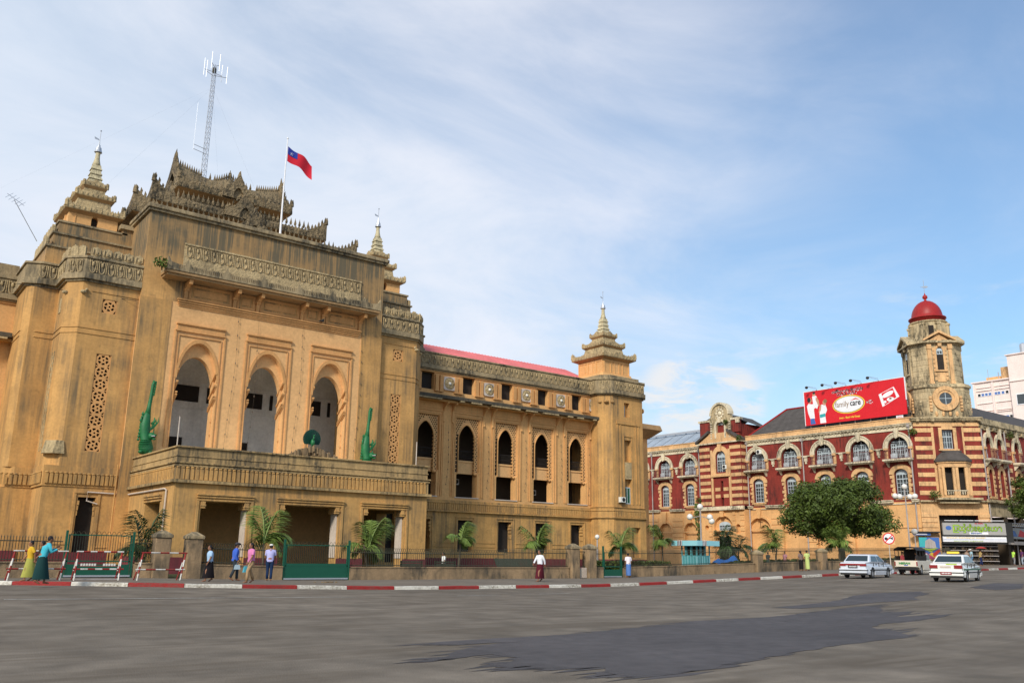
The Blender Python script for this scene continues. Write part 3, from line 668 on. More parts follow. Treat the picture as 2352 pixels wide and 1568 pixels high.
# top gabled roof with sagging ridge
mb=MB(); vs=[];fs=[]; m=16
for k in range(m+1):
    s=-1+2*k/m; x=TC[0]+s*5.1; rz=36.2+.75*abs(s)**2.4+.75*math.exp(-(s*5.1/.8)**2)
    vs+=[(x,TC[1]-2.3,34.2),(x,TC[1]-.9,35.3+.3*abs(s)**3),(x,TC[1]-.15,rz),(x,TC[1]+.15,rz),(x,TC[1]+.9,35.3+.3*abs(s)**3),(x,TC[1]+2.3,34.2)]
for k in range(m):
    for j in range(5): fs.append((k*6+j,(k+1)*6+j,(k+1)*6+j+1,k*6+j+1))
fs+=[tuple(range(6)),tuple(m*6+j for j in range(6))]; mb.add(vs,fs); P(mb,'ridge_roof','pag')
mb=MB()
for e in (-1,1):
    x=TC[0]+e*5.15; fr=Fr((x,TC[1],0),(0,1,0),(e,0,0))
    out=[(-2.5,33.9),(-2.3,34.9),(-1.2,35.9),(-.55,36.8),(0,37.7),(.55,36.8),(1.2,35.9),(2.3,34.9),(2.5,33.9)]
    mb.plate(fr,out,[[(-1.1,34.2),(-.8,35.2),(0,36.0),(.8,35.2),(1.1,34.2)]],-.1,.25)
    for t in range(7):
        for sg in (-1,1):
            y=sg*(2.4-.34*t); z=34.3+.42*t+.02*t*t; b=fr.P(y,z,.1); mb.tube([b,b+Vector((0,sg*.14,.38))],[.12,.01],4)
    mb.tube([fr.P(0,37.4,.1),fr.P(0,37.9,.1),fr.P(0,38.5,.05)],[.2,.14,.01],5)
P(mb,'gable_end','pag')
mb=MB(); random.seed(5)
def flame(mb,p,h,w=.09,lean=0): mb.lathe(p,[(w*.7,0),(w*1.25,h*.22),(w*.9,h*.45),(w*.4,h*.75),(.006,h)],4,PI/4)
for k in range(46):
    s=-1+2*(k+.5)/46
    if .42<abs(s)<.52 or .3<abs(s)<.42 and k%2: continue
    rz=36.2+.75*abs(s)**2.4+.75*math.exp(-(s*5.1/.8)**2); flame(mb,(TC[0]+s*5.1,TC[1],rz-.03),.75 if abs(s)>.15 else .7,.11)
flame(mb,(TC[0],TC[1],36.9),.95,.15)
P(mb,'ridge_finials','pag',kind='stuff')
# carved rows on the roof slopes + dark dormer gables at the middle of every tier
mb=MB()
for y,z,hx,nn in ((TC[1]-2.2,34.35,4.7,22),(TC[1]-1.3,35.0,4.6,20),(TC[1]-4.6,31.9,6.6,30),(TC[1]-6.6,29.7,8.4,38)):
    for k in range(nn):
        flame(mb,(TC[0]-hx+2*hx*(k+.5)/nn,y-.12,z),.75,.11)
P(mb,'roof_antefixes','pag',kind='stuff')
for y,z,w in ((TC[1]-2.85,34.2,1.5),(TC[1]-5.1,31.5,1.9),(TC[1]-7.8,29.0,1.9)):
    fr=FY(y); mb=MB(); mb.plate(fr,[(TC[0]-w,z-.35),(TC[0]-w*.95,z+.25),(TC[0]-w*.45,z+.9),(TC[0]-.12,z+2.0),(TC[0],z+2.5),(TC[0]+.12,z+2.0),(TC[0]+w*.45,z+.9),(TC[0]+w*.95,z+.25),(TC[0]+w,z-.35)],[arch(TC[0],.95,z-.3,z+.05,z+.75)],-.35,.12)
    for t in range(5):
        for sg in (-1,1): flame(mb,fr.P(TC[0]+sg*(w-.32*t-.1),z+.25+.32*t,.0),.38,.08)
    P(mb,'dormer_gable','pag')
    mb=MB(); mb.box(fr,TC[0]-.5,TC[0]+.5,z-.3,z+.8,-.36,-.3); P(mb,'dormer_opening','hole')
# -- wings
F74=FY(74.4)
def trace_holes(c):
    random.seed(11); H=[]
    A=arch(c,2.08,7.3,13.35,14.95,14)
    def inside(x,z):   # inside arch (grown)
        a=abs(x-c)
        if z<13.35: return a<1.12
        x1=a/1.12
        return x1<1 and z<13.35+1.75*(1-x1**1.5)**.6+.02
    z=10.0
    r=0
    while z<15.4:
        x=c-1.40+(.125 if r%2 else 0)
        while x<c+1.45:
            if not inside(x-.07,z-.06) and not inside(x+.07,z-.06) and not inside(x,z-.1) and abs(x-c)<1.44:
                a=random.uniform(0,PI); rx=random.uniform(.095,.115); rz=random.uniform(.07,.09)
                H.append([(x+rx*math.cos(t+a),z+rz*math.sin(t+a)) for t in [2*PI*k/5 for k in range(5)]])
            x+=.25
        z+=.205; r+=1
    return H
def wing(centers,u0,u1,full=True):
    holes=[]; 
    for c in centers:
        holes.append([(c-1.32,7.28),(c-1.32,9.66),(c-1.52,9.9),(c-1.52,15.44),(c+1.52,15.44),(c+1.52,9.9),(c+1.32,9.66),(c+1.32,7.28)])
    wins=[c-.08 for c in centers]; 
    gr=[(c-.05) for c in centers]
    mb=MB(); holes=[h for h in holes if min(p[0] for p in h)>u0 and max(p[0] for p in h)<u1]
    mb.plate(F74,rect(u0,u1,6.95,16.9),holes,-.9,0)
    mb.plate(F74,rect(u0,u1,17.0,20.0),[rect(w-.8,w+.8,18.0,19.78) for w in wins if w-.8>u0 and w+.8<u1],-.5,0)
    P(mb,'wing_wall','wing')
    mb=MB(); mb.plate(F74,rect(u0,u1,-.1,5.76),[rect(w-.9,w+.9,1.9,5.0) for w in gr if w-.9>u0 and w+.9<u1],-.7,.0); P(mb,'ground_floor_wall','low')
    for c in centers:
        if not(u0<c-1.6 and c+1.6<u1): continue
        # stepped frame
        mb=MB()
        for o,d,t in ((1.62,.07,.09),(1.85,.12,.10),(2.05,.06,.05)):
            for s in (-1,1): mb.box(F74,c+s*o-t/2,c+s*o+t/2,7.3,15.5+(o-1.55)*1.1,0,d)
            mb.box(F74,c-o-t/2,c+o+t/2,15.502+(o-1.55)*1.1,15.502+(o-1.55)*1.1+t,0,d)
        P(mb,'arch_frame','wing',bevel=.01)
        # pierced tracery with the arch cut in it
        out=[(c-1.50,9.9),(c-1.50,15.42),(c+1.50,15.42),(c+1.50,9.9),(c+1.30,9.66)]; A=arch(c,2.0,9.66,13.3,14.75,12)
        poly=[(c-1.30,9.66)]+out+A[::-1]
        mb=MB(); mb.plate(F74,poly,trace_holes(c),-.27,-.22,back=False); P(mb,'arch_tracery','mid')
        o=[(c-1.0-.07,9.66)]+[p for p in arch(c,2.14,9.66,13.3,14.86,12)][1:-1]+[(c+1.07,9.66)]
        mb=MB(); mb.plate(F74,o+A[::-1],[],-.30,-.14)
        for s in (-1,1):
            for k in range(11):
                z=9.9+k*.36; mb.ell(F74.P(c+s*1.0,z,-.30),(.07,.16,.10),6,4)
            mb.ell(F74.P(c+s*1.18,9.7,-.25),(.16,.25,.14),6,4)
        P(mb,'arch_edge','wing')
        mb=MB(); mb.plate(F74,out+[(c+1.3,9.66)]+A[::-1]+[(c-1.3,9.66)],[],-.36,-.33,back=False); P(mb,'tracery_backing','hole')
        mb=MB(); mb.box(F74,c-1.3,c+1.3,9.72,11.05,-.80,-.48).box(F74,c-1.3,c+1.3,10.9,11.08,-.48,-.40); P(mb,'balcony_spandrel','mid')
        mb=MB(); mb.box(F74,c-1.1,c+1.1,12.05,12.12,-.6,-.55)
        for k in range(14):
            x=c-1.0+k*.154; mb.tube([F74.P(x,11.08,-.58),F74.P(x+.06,11.6,-.58),F74.P(x,12.05,-.58)],.022,4)
        mb.box(F74,c-1.1,c+1.1,11.5,11.55,-.6,-.56); P(mb,'balcony_rail','hole')
        mb=MB(); mb.box(F74,c-1.5,c+1.5,7.2,7.3,-.5,.08); P(mb,'sill','whit')
    # verandah interior
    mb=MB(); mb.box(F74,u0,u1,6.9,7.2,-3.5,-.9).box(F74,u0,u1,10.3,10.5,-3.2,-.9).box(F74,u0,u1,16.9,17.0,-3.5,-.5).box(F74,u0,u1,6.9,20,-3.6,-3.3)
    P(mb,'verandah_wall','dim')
    for c in centers:
        if not(u0<c-1 and c+1<u1): continue
        mb=MB(); x=c+random.choice((-.9,.2)); mb.box(F74,x,x+.9,7.2,9.9,-3.3,-3.22).box(F74,c-.8,c+.5,11.0,14,-3.3,-3.22); P(mb,'verandah_door','hole')
    # attic openings, rosettes, pilasters
    for w in wins:
        if not(u0<w-.9 and w+.9<u1): continue
        mb=MB(); mb.box(F74,w-.8,w+.8,17.95,19.8,-.9,-.52); P(mb,'attic_opening','hole')
    mb=MB()
    for w in wins:
        for a in (w-1.05,w+1.05,w+1.62,w-1.62+.0):
            if u0<a<u1: mb.box(F74,a-.2,a+.2,18.0,19.6,0,.22).box(F74,a-.24,a+.24,17.85,18.02,0,.26)
    mb.box(F74,u0,u1,19.78,19.95,0,.10); P(mb,'attic_pilasters','trim')
    # ledge
    mb=MB(); mb.box(F74,u0,u1-.1,16.96,17.32,-.3,1.35)
    random.seed(9); x=u0+.1
    P(mb,'ledge','black',bevel=.04)
    mb=MB()
    while x<u1-.6:
        w=random.uniform(.5,1.0); mb.box(F74,x,x+w-.05,16.82,16.955,.9,1.36) if random.random()<.55 else None
        x+=w
    P(mb,'ledge_edge_blocks','orn')
    mb=MB(); mb.box(F74,u0,u1,16.75,16.955,0,.8); P(mb,'ledge_soffit','wing')
    for c in centers:
        for s in (-2.05,2.05):
            u=c+s*.98
            if not u0<u<u1: continue
            mb=MB(); mb.plate(Fr((u-.08,74.4,0),(0,-1,0),(1,0,0)),[(0,14.9),(.12,14.9),(.16,15.9),(.55,16.45),(.9,16.6),(.9,16.75),(0,16.75)],[],0,.16); mb.ell((u,74.27,14.85),(.1,.1,.14),6,4); P(mb,'ledge_bracket','wing')
    # parapet
    mb=MB(); mb.box(F74,u0,u1,19.95,20.1,-.4,.2).box(F74,u0,u1,20.102,20.5,-.4,.34).box(F74,u0,u1,20.502,21.7,-.4,.22).box(F74,u0,u1,21.702,21.85,-.4,.32); P(mb,'parapet','dark',bevel=.02)
    frieze(FY(74.4-.22),u0+.1,u1-.1,20.52,1.12,.05)
    # reeded band between ground and first floor
    mb=MB(); mb.box(F74,u0,u1,5.762,5.92,-.7,.28).box(F74,u0,u1,5.922,6.95,-.7,.06).box(F74,u0,u1,6.62,6.72,.06,.16); P(mb,'string_band','low',bevel=.02)
    mb=MB(); x=u0+.1
    while x<u1-.1: mb.box(F74,x,x+.17,5.95,6.6,.06,.13); x+=.27
    P(mb,'reeded_frieze','low',kind='stuff')
    mb=MB(); mb.box(F74,u0,u1,-.1,1.27,0,.10); P(mb,'plinth','maroon')
    mb=MB(); 
    for w in gr:
        if not(u0<w-1 and w+1<u1): continue
        for s in (-1,1): mb.box(F74,w+s*1.12-.07,w+s*1.12+.07,1.3,5.25,0,.07)
        mb.box(F74,w-1.19,w+1.19,5.252,5.36,0,.09)
        for k,zz in enumerate((4.75,4.45,4.1,3.5)): mb.box(F74,w+.9-.22+.05*k,w+.9,zz-.25,zz,-.5,.01)
        mb.box(F74,w+1.4,w+3.8,2.75,2.82,0,.05).box(F74,w+1.4,w+3.8,2.35,2.42,0,.05)
    P(mb,'window_surround','low')
    for w in gr:
        if not(u0<w-1 and w+1<u1): continue
        mb=MB(); mb.box(F74,w-.9,w+.9,1.9,5.0,-.72,-.68); P(mb,'dark_window','hole')
WC=[46.83,51.93,57.03,62.13,67.23]
wing(WC,41.3,70.6)
ROS=MB(); 
ROS.plate(L0,[(-.62,-.7),(-.76,-.55),(-.76,.55),(-.62,.7),(.62,.7),(.76,.55),(.76,-.55),(.62,-.7)],[circ(0,0,.66,14,.64)],0,.10)
ROSM=ROS.mesh('rosette_frame',M['whit'])
mb=MB(); mb.lathe((0,0,0),[(.60,0),(.60,.06),(.5,.10),(.46,.05),(.36,.13),(.30,.06),(.2,.10)],14); 
for k in range(6): mb.ell((.44*math.cos(k*PI/3),.44*math.sin(k*PI/3),.08),(.13,.13,.06),6,4)
ROSD=mb.mesh('rosette',M['orn']); mb=MB(); mb.ell((0,0,.1),(.17,.17,.15),10,6); ROSB=mb.mesh('rosette_boss',M['globe'],True)
for u in (49.4,54.55,59.68,64.75,69.75,3.2):
    p=F74.P(u,18.82,.05)
    a=inst('rosette_frame',ROSM,CH,p)
    b=inst('rosette',ROSD,CH,p); b.rotation_euler=(PI/2,0,0); c=inst('rosette_boss',ROSB,b)
mb=MB()
for u in (49.4,54.55,59.68,64.75): mb.box(F74,u-.9,u+.9,18.0,19.65,0,.045)
P(mb,'rosette_panel','trim')
wing([5.87,.77],-2.5,9.3)
mb=MB(); mb.add([(41,75.3,21.6),(72.5,75.3,21.6),(70.5,80,24.15),(41,80,24.15),(41,84.7,21.6),(72.5,84.7,21.6)],[(0,1,2,3),(3,2,5,4),(1,5,2),(0,3,4)]); P(mb,'wing_roof','pinkroof')
mb=MB(); x=41.3
while x<70.4: mb.tube([(x,75.35,21.66),(x,79.95,24.16)],.03,3); x+=.45
P(mb,'roof_ribs','pinkroof',kind='stuff')
mb=MB(); mb.wbox(41.3,72,77.8,84,0,21.5); P(mb,'rear_wall','dim')
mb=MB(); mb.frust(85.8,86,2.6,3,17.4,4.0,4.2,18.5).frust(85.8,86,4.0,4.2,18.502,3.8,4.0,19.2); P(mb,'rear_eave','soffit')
mb=MB(); mb.wbox(83.4,88.2,83.2,93,0,17.4); P(mb,"rear_block","wing")
mb=MB(); mb.box(F74,-3,9.3,21.85,23.2,-1.5,-1.0); P(mb,'attic_wall','dark')
# -- end tower
ET=[(70.6,72),(75.6,72),(76.2,72.6),(76.2,79),(69.4,79),(69.4,73.2)]
def etr(o): return [(70.6-o*.4,72-o),(75.6+o*.4,72-o),(76.2+o,72.6-o*.4),(76.2+o,79),(69.4-o,79),(69.4-o,73.2-o*.4)]
F72=FY(72)
mb=MB(); mb.plate(F72,rect(70.6,75.6,7.0,19.9),[rect(72.55,73.45,17.5,19.2),rect(72.5,73.6,12.3,14.8),rect(72.5,73.6,7.45,10.3)],-.5,0)
e=etr(0); mb.prism([e[0],(70.6,72.49),(75.6,72.49)]+e[1:],7.0,19.9); P(mb,'end_tower_wall','tower')
mb=MB(); mb.plate(FY(71.9),rect(70.6,75.7,-.1,5.8),[rect(73.35,74.75,1.5,4.85)],-.5,0); e=etr(.1); mb.prism([e[0],(70.6,72.39),(75.7,72.39)]+e[1:],-.1,5.8); P(mb,'end_tower_base_wall','low')
mb=MB(); mb.prism(etr(.3),5.802,5.95).prism(etr(.1),5.952,7.0).prism(etr(.18),6.6,6.7).prism(etr(.2),7.0,7.05); P(mb,'string_band','low',bevel=.02)
mb=MB(); x=70.7
while x<75.6: mb.box(F72,x,x+.17,5.98,6.58,.10,.17); x+=.27
P(mb,'reeded_frieze','low',kind='stuff')
mb=MB()
for a in (71.3,71.75,74.3,74.75): mb.box(F72,a,a+.16,7.5,16.6,0,.07)
mb.box(F72,71.2,75.0,16.602,16.95,0,.12).box(F72,72.3,72.44,7.4,15.2,0,.06).box(F72,73.66,73.8,7.4,15.2,0,.06).box(F72,72.3,73.8,15.202,15.3,0,.08)
mb.ell((70.0,72.35,19.1),(.3,.3,.18),8,5); mb.ell((70.6,71.95,19.1),(.25,.2,.18),8,5); mb.ell((69.55,73.0,19.1),(.2,.25,.18),8,5); mb.ell((75.98,72.3,18.6),(.16,.2,.3),6,5)
P(mb,'tower_mouldings','tower')
mb=MB(); mb.box(F72,72.5,73.6,10.3,12.2,-.06,.02).box(F72,72.65,73.45,10.6,11.9,.02,.06); P(mb,'carved_panel','orn')
mb=MB(); mb.box(F72,72.5,73.6,7.4,19.3,-.56,-.52).box(FY(71.9),73.3,74.8,1.4,4.9,-.56,-.52); P(mb,'tower_opening','hole')
mb=MB(); mb.plate(F72,rect(72.55,73.55,7.5,9.4),[rect(72.62,73.02,7.6,9.3),rect(73.08,73.48,7.6,9.3)],-.3,-.24); w=P(mb,'window_frame','wfr')
mb=MB(); mb.box(F72,72.62,73.48,7.6,9.3,-.29,-.275); mb.build('pane',M['green'],w)
mb=MB(); mb.box(F72,72.6,72.68,17.5,19.2,-.4,-.3).box(F72,72.9,72.96,17.5,18.9,-.4,-.3); P(mb,'window_frame','wfr')
mb=MB(); mb.prism(etr(.2),19.902,20.05).prism(etr(.42),20.052,20.5).prism(etr(.26),20.502,21.7).prism(etr(.38),21.702,21.9).prism(etr(-.35),21.9,22.4); P(mb,'parapet','dark',bevel=.02)
frieze(FY(72-.26),70.7,75.6,20.52,1.12,.05,7); frieze(Fr((69.4-.26,0,0),(0,1,0),(-1,0,0)),73.3,74.3,20.52,1.12,.05,1)
frc=Fr((70.5,71.75,0),Vector((-1.2,1.2,0)),Vector((-1,-1,0))); frieze(frc,.1,1.5,20.52,1.12,.05,2)
mb=MB(); mb.frust(72.8,75.6,2.75,2.75,21.9,2.35,2.35,22.75).frust(72.8,75.6,2.2,2.2,22.75,2.2,2.2,24.5).frust(72.8,75.6,2.32,2.32,22.752,2.32,2.32,22.9)
for fr in (FY(75.6-2.2),FX(72.8-2.2)):
    c=72.8 if fr.u.x else 75.6
    for a in (-2.1,-1.05,-.45,.35,.95,1.98): mb.box(fr,c+a,c+a+.13,22.9,24.4,0,.08)
    mb.box(fr,c-2.1,c+2.1,24.25,24.4,0,.06)
P(mb,'lantern_wall','wing')
mb=MB(); mb.box(FY(73.4),72.5,73.1,23.0,24.2,0,.01).box(FX(70.6),75.3,75.9,23.0,24.2,0,.01); P(mb,'lantern_niche','oran')
tiers(72.8,75.6,[(2.78,2.78,24.75,.62,.34,1.9),(1.86,1.86,26.4,.52,.24,1.25),(1.2,1.2,27.75,.42,.18,.7)],P,.35,41,tm='orn')
mb=MB(); mb.frust(72.8,75.6,1.75,1.75,25.4,1.6,1.6,26.2).frust(72.8,75.6,1.05,1.05,26.9,1.0,1.0,27.6); P(mb,'tier_wall','orn')
spire(72.8,75.6,28.25,33.7,P,1,1.0)
# -- portico
F56=FY(56); PO=[(20.3,3.1),(26.2,4.3),(31.95,3.3)]
mb=MB(); mb.plate(F56,rect(17,35.5,-.1,5.76),[rect(c-w/2,c+w/2,-.09,4.68) for c,w in PO],-1.2,0)
fx=FX(17.0); mb.plate(fx,rect(57.2,66.35,-.1,5.76),[rect(58.6,61.9,-.09,4.68)],-.9,0)
fe=Fr((35.5,0,0),(0,1,0),(1,0,0)); mb.plate(fe,rect(57.2,66.35,-.1,5.76),[rect(58.6,61.9,-.09,4.68)],-.9,0)
P(mb,'portico_wall','low')
def pring(o,i=.6): return None
mb=MB()
for z0,z1,o in ((5.762,5.95,.26),(5.952,7.05,.06),(6.78,6.88,.14),(6.96,7.06,.2),(7.062,7.95,.0),(7.4,7.48,.05),(7.952,8.06,.12)):
    mb.wbox(17-o,35.5+o,56-o,56.5,z0,z1); mb.wbox(17-o,17.5,56.5,66.3,z0,z1); mb.wbox(35.0,35.5+o,56.5,66.3,z0,z1)
P(mb,'portico_parapet','plow',bevel=.015)
RD=MB(); RD.plate(L0,[(-.1,0),(-.1,.62),(-.05,.74),(.05,.74),(.1,.62),(.1,0)],[],0,.07); RD.ell((0,-.05,.74),(.13,.07,.07),6,4); RDM=RD.mesh('reed',M['low'])
for i in range(62): inst('reed',RDM,CH,(17.1+i*.297,56-.06,5.98))
for x_ in frange(11.6,16.9,.297): inst('reed',RDM,CH,(x_,66.35-.10,5.98),0)
for y_ in frange(66.5,69.9,.297): inst('reed',RDM,CH,(11.4-.10,y_,5.98),-PI/2)
for x_ in frange(9.4,11.2,.297): inst('reed',RDM,CH,(x_,70-.10,5.98),0)
for i in range(32): inst('reed',RDM,CH,(17-.06,56.2+i*.31,5.98),-PI/2)
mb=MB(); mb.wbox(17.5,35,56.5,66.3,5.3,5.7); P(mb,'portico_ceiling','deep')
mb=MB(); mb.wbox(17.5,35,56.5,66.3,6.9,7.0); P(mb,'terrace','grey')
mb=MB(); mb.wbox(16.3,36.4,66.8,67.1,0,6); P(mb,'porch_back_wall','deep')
for c,w in PO:
    mb=MB(); mb.box(FY(66.8),c-w*.28,c+w*.6,0,4.4,0,.05); P(mb,'entrance_door','hole')
    mb=MB()
    for s in (-1,1):
        mb.box(F56,c+s*(w/2+.22)-.08,c+s*(w/2+.22)+.08,1.3,4.75,0,.08)
        x=c+s*(w/2-.14); mb.box(F56,x-.14,x+.14,4.25,4.68,-1.1,.05).box(F56,x-.17,x+.17,4.38,4.48,-1.15,.09)
    for z,d in ((4.72,.08),(4.9,.14),(5.05,.2)): mb.box(F56,c-w/2-.3,c+w/2+.3,z,z+.1,0,d)
    P(mb,'opening_surround','low',bevel=.01)
    for s in (-1,1):
        mb=MB(); x=c+s*(w/2-.03); mb.box(F56,x-.028,x+.028,1.3,4.3,-1.12,-.25); P(mb,'white_pier_face','whit')
mb=MB()
for z,d in ((4.72,.08),(4.9,.14),(5.05,.2)): mb.box(fx,58.3,62.2,z,z+.1,0,d)
P(mb,'opening_surround','low')
mb=MB(); mb.tube([(16.9,57.2,.8),(16.9,57.2,5.35),(16.9,57.6,5.45),(16.9,65.9,5.45)],.055,6); mb.tube([(16.6,66.25,5.45),(14.3,66.25,5.5),(14.3,66.25,4.9),(15.0,66.2,4.7)],.05,6); P(mb,'drainpipe','whit')
mb=MB()
for a,b in ((17,18.75),(21.85,24.05),(28.35,30.3),(33.6,35.5)): mb.box(F56,a-.06,b+.02,0,1.25,0,.09)
mb.box(fx,56,58.6,0,1.25,0,.09).box(fx,61.9,66,0,1.25,0,.09)
P(mb,'plinth','maroon')
mb=MB(); fr=FY(66.35); mb.box(fr,11.3,16.2,0,1.45,0,.12).box(FY(70),0,11,0,1.5,0,.1); mb.prism([(X,Y) for X,Y in etr(.2)],-.1,1.3); P(mb,'plinth','maroon')
mb=MB(); mb.tube([(16.05,66.15,0),(16.05,66.15,7.5)],.05,6); P(mb,'drainpipe','tower')
mb=MB(); mb.tube([(16.95,56.15,8.0),(16.95,56.15,9.9)],.035,6); mb.tube([(34.5,56.1,8.0),(34.5,56.1,9.8)],.035,6); P(mb,'parapet_pole','whit')
# ---------------------------------------------------------------- RED BRICK CORNER BUILDING
RB=empty('brick_building','red brick and cream striped corner building with red domed tower','building',(107,60,1))
def Q(mb,name,m,**k): return mb.build(name,M[m],RB,**k)
X0=105.0; FR=FX(X0); YB=54.3; YE=112.0
BAYS=[56.35,61.55,66.9,72.2,77.6]; LB=[90.3,95.4,100.4,105.5]
# shared window meshes (local frame: x across, z up, y=0 face, -y outwards)
def win_frame(w,h,cols,rows,archh=0,t=.06):
    mb=MB(); out=rect(-w/2,w/2,0,h) if not archh else arch(0,w,0,h-archh,h,8,2,.5)
    hs=[]; W0=w-2*t; cw=W0/cols; 
    rr=[]; z=t
    ph=(h-archh-t*1.5)/rows
    for r in range(rows):
        for c in range(cols):
            g=.020 if not(cols%2==0 and c in(cols//2-1,)) else .06
            hs.append(rect(-W0/2+c*cw+.018,-W0/2+(c+1)*cw-g,t+r*ph+.022,t+(r+1)*ph-(.022 if r!=rows-2 else .09)))
    mb.plate(L0,out,hs,-.06,0,back=False)
    return mb,hs
WINC={}
def window(fr,parent,u,z,d,w,h,cols,rows,archh=0):
    key=(round(w,2),round(h,2),cols,rows,archh)
    if key not in WINC:
        mb,hs=win_frame(*key); fm=mb.mesh('window_frame',M['wfr'])
        pm=MB(); a=hs[0]; pm.box(L0,a[0][0]-.02,a[2][0]+.02,a[0][1]-.02,a[1][1]+.02,-.05,-.03); pm=pm.mesh('pane',M['pane'])
        WINC[key]=(fm,pm,[(hh[0][0]-a[0][0],hh[0][1]-a[0][1]) for hh in hs])
    fm,pm,offs=WINC[key]
    o=inst('window',fm,parent,fr.P(u,z,d)); 
    o.rotation_euler=rot3(fr).to_euler()
    for x,zz in offs:
        p=inst('pane',pm,o); p.location=(x,0,zz)
    return o
# main west wall
mb=MB(); holes=[]
for c in BAYS: holes.append(arch(c,2.7,13.95,15.3,16.65,9,2,.5)); holes.append(arch(c,1.75,9.3,12.0,12.65,6,2,.5))
mb.plate(FR,rect(YB,79.5,8.6,17.4),holes,-.6,0)
holes=[]
for c in LB: holes.append(arch(c,2.6,13.95,15.3,16.55,9,2,.5)); holes.append(arch(c,1.65,9.3,12.0,12.6,6,2,.5))
mb.plate(FR,rect(87.2,YE,8.6,17.4),holes,-.6,0)
Q(mb,'brick_wall','brick')
mb=MB(); GA=[(c,3.6) for c in (61.5,66.9,72.2,77.7)]+[(90.4,2.6),(95.5,2.6),(100.6,2.6)]
mb.plate(FR,rect(YB,79.5,.2,8.6),[arch(c,w,.3,5.6,7.2,9,2,.5) for c,w in GA[:4]],-.45,0)
mb.plate(FR,rect(87.2,YE,.2,8.6),[arch(c,w,.3,5.4,6.8,9,2,.5) for c,w in GA[4:]],-.45,0)
mb.box(FR,YB,YE,.2,8.6,-.8,-.46); Q(mb,'ground_floor_wall','oran')
mb=MB()
for z in (2.2,3.0,3.8,4.6,5.4,6.2,7.0):   # rusticated courses
    for a,b in ((63.5,64.9),(68.8,70.3),(74.1,75.8),(88.0,89.0),(91.9,94.0),(97.0,99.1),(102,106),(58.0,59.5)): mb.box(FR,a,b,z,z+.60,0,.09)
Q(mb,'rusticated_blocks','oran',bevel=.02)
mb=MB()
for c,w in GA:
    zs,za=(5.6,7.2) if c<80 else (5.4,6.8)
    o=arch(c,w+.5,zs,zs,za+.3,9,2,.5); i=arch(c,w,zs,zs,za,9,2,.5); mb.plate(FR,o+i[::-1],[],0,.12); mb.plate(FR,[(c-.22,za-.1),(c-.38,8.45),(c+.38,8.45),(c+.22,za-.1)],[],.12,.3)
Q(mb,'arch_ring','oran')
mb=MB(); mb.box(FR,YB,79.4,5.45,5.62,0,.10).box(FR,87.3,YE,5.3,5.45,0,.10).box(FR,77.5,77.9,5.9,6.5,-.455,-.40); Q(mb,'string_moulding','oran')
mb=MB(); mb.box(FR,77.55,78.0,5.9,6.6,-.45,-.43); Q(mb,'vent_opening','hole')
mb=MB(); mb.box(FR,59.6,63.2,1,1.01,0,.01)
for a,b in ((YB,55.1),(57.6,60.4),(62.8,65.7),(68.1,71.0),(73.4,76.4),(78.7,79.4),(87.3,89.2),(91.4,94.3),(96.5,99.4)):
    mb.box(FR,a,b,8.5,8.72,0,.38).box(FR,a,b,8.722,8.86,0,.50)
mb.box(FR,YB,79.4,8.3,8.42,0,.12); Q(mb,'floor_cornice','creamw',bevel=.02)
# entablature and parapet
mb=MB()
for a,b in ((YB,79.5),(87.2,YE)):
    mb.box(FR,a,b,17.402,17.62,0,.12).box(FR,a,b,17.622,17.95,0,.06).box(FR,a,b,17.952,18.12,0,.32).box(FR,a,b,18.122,18.2,0,.42)
    u=a+.1
    while u<b-.3: mb.box(FR,u,u+.22,17.80,17.95,.06,.2); u+=.5
Q(mb,'entablature','creamw')
mb=MB()
for a,b in ((YB,79.5),(87.2,YE)): mb.box(FR,a,b,18.202,18.85,-.6,.05).box(FR,a,b,18.852,18.95,-.7,.14)
Q(mb,'parapet','cream')
# roofs
mb=MB(); mb.add([(105.5,55.5,19),(105.5,79.2,19),(110,79.2-3.6,22.9),(110,57,22.9),(119,79.2,19),(119,55.5,19)],[(0,1,2,3),(3,2,4,5),(1,4,2),(0,3,5)]); Q(mb,'slate_roof','slate')
mb=MB(); mb.tube([(105.5,79.25,19.0),(110,75.6,22.98)],.13,5); mb.tube([(110,75.6,22.98),(110,57,22.98)],.12,5); Q(mb,'roof_ridge','dome')
mb=MB(); mb.add([(105.5,87.2,18.9),(105.5,YE,18.9),(109.5,YE,21.2),(109.5,86,21.2)],[(0,1,2,3)]); mb.wbox(109.4,120,86,YE,18,21.1); Q(mb,'metal_roof','bluroof',fix=False)
mb=MB(); 
for y in frange(88,YE,2.2): mb.tube([(105.5,y,18.95),(109.5,y,21.25)],.05,4)
mb.wbox(108.9,109.2,86,YE,21.2,21.5); Q(mb,'roof_seams','steel',kind='stuff')
mb=MB(); mb.wbox(105.6,120,54.5,79.4,9,18.9); mb.wbox(105.62,120,87,YE,9,18.8); Q(mb,'inner_mass','dim')
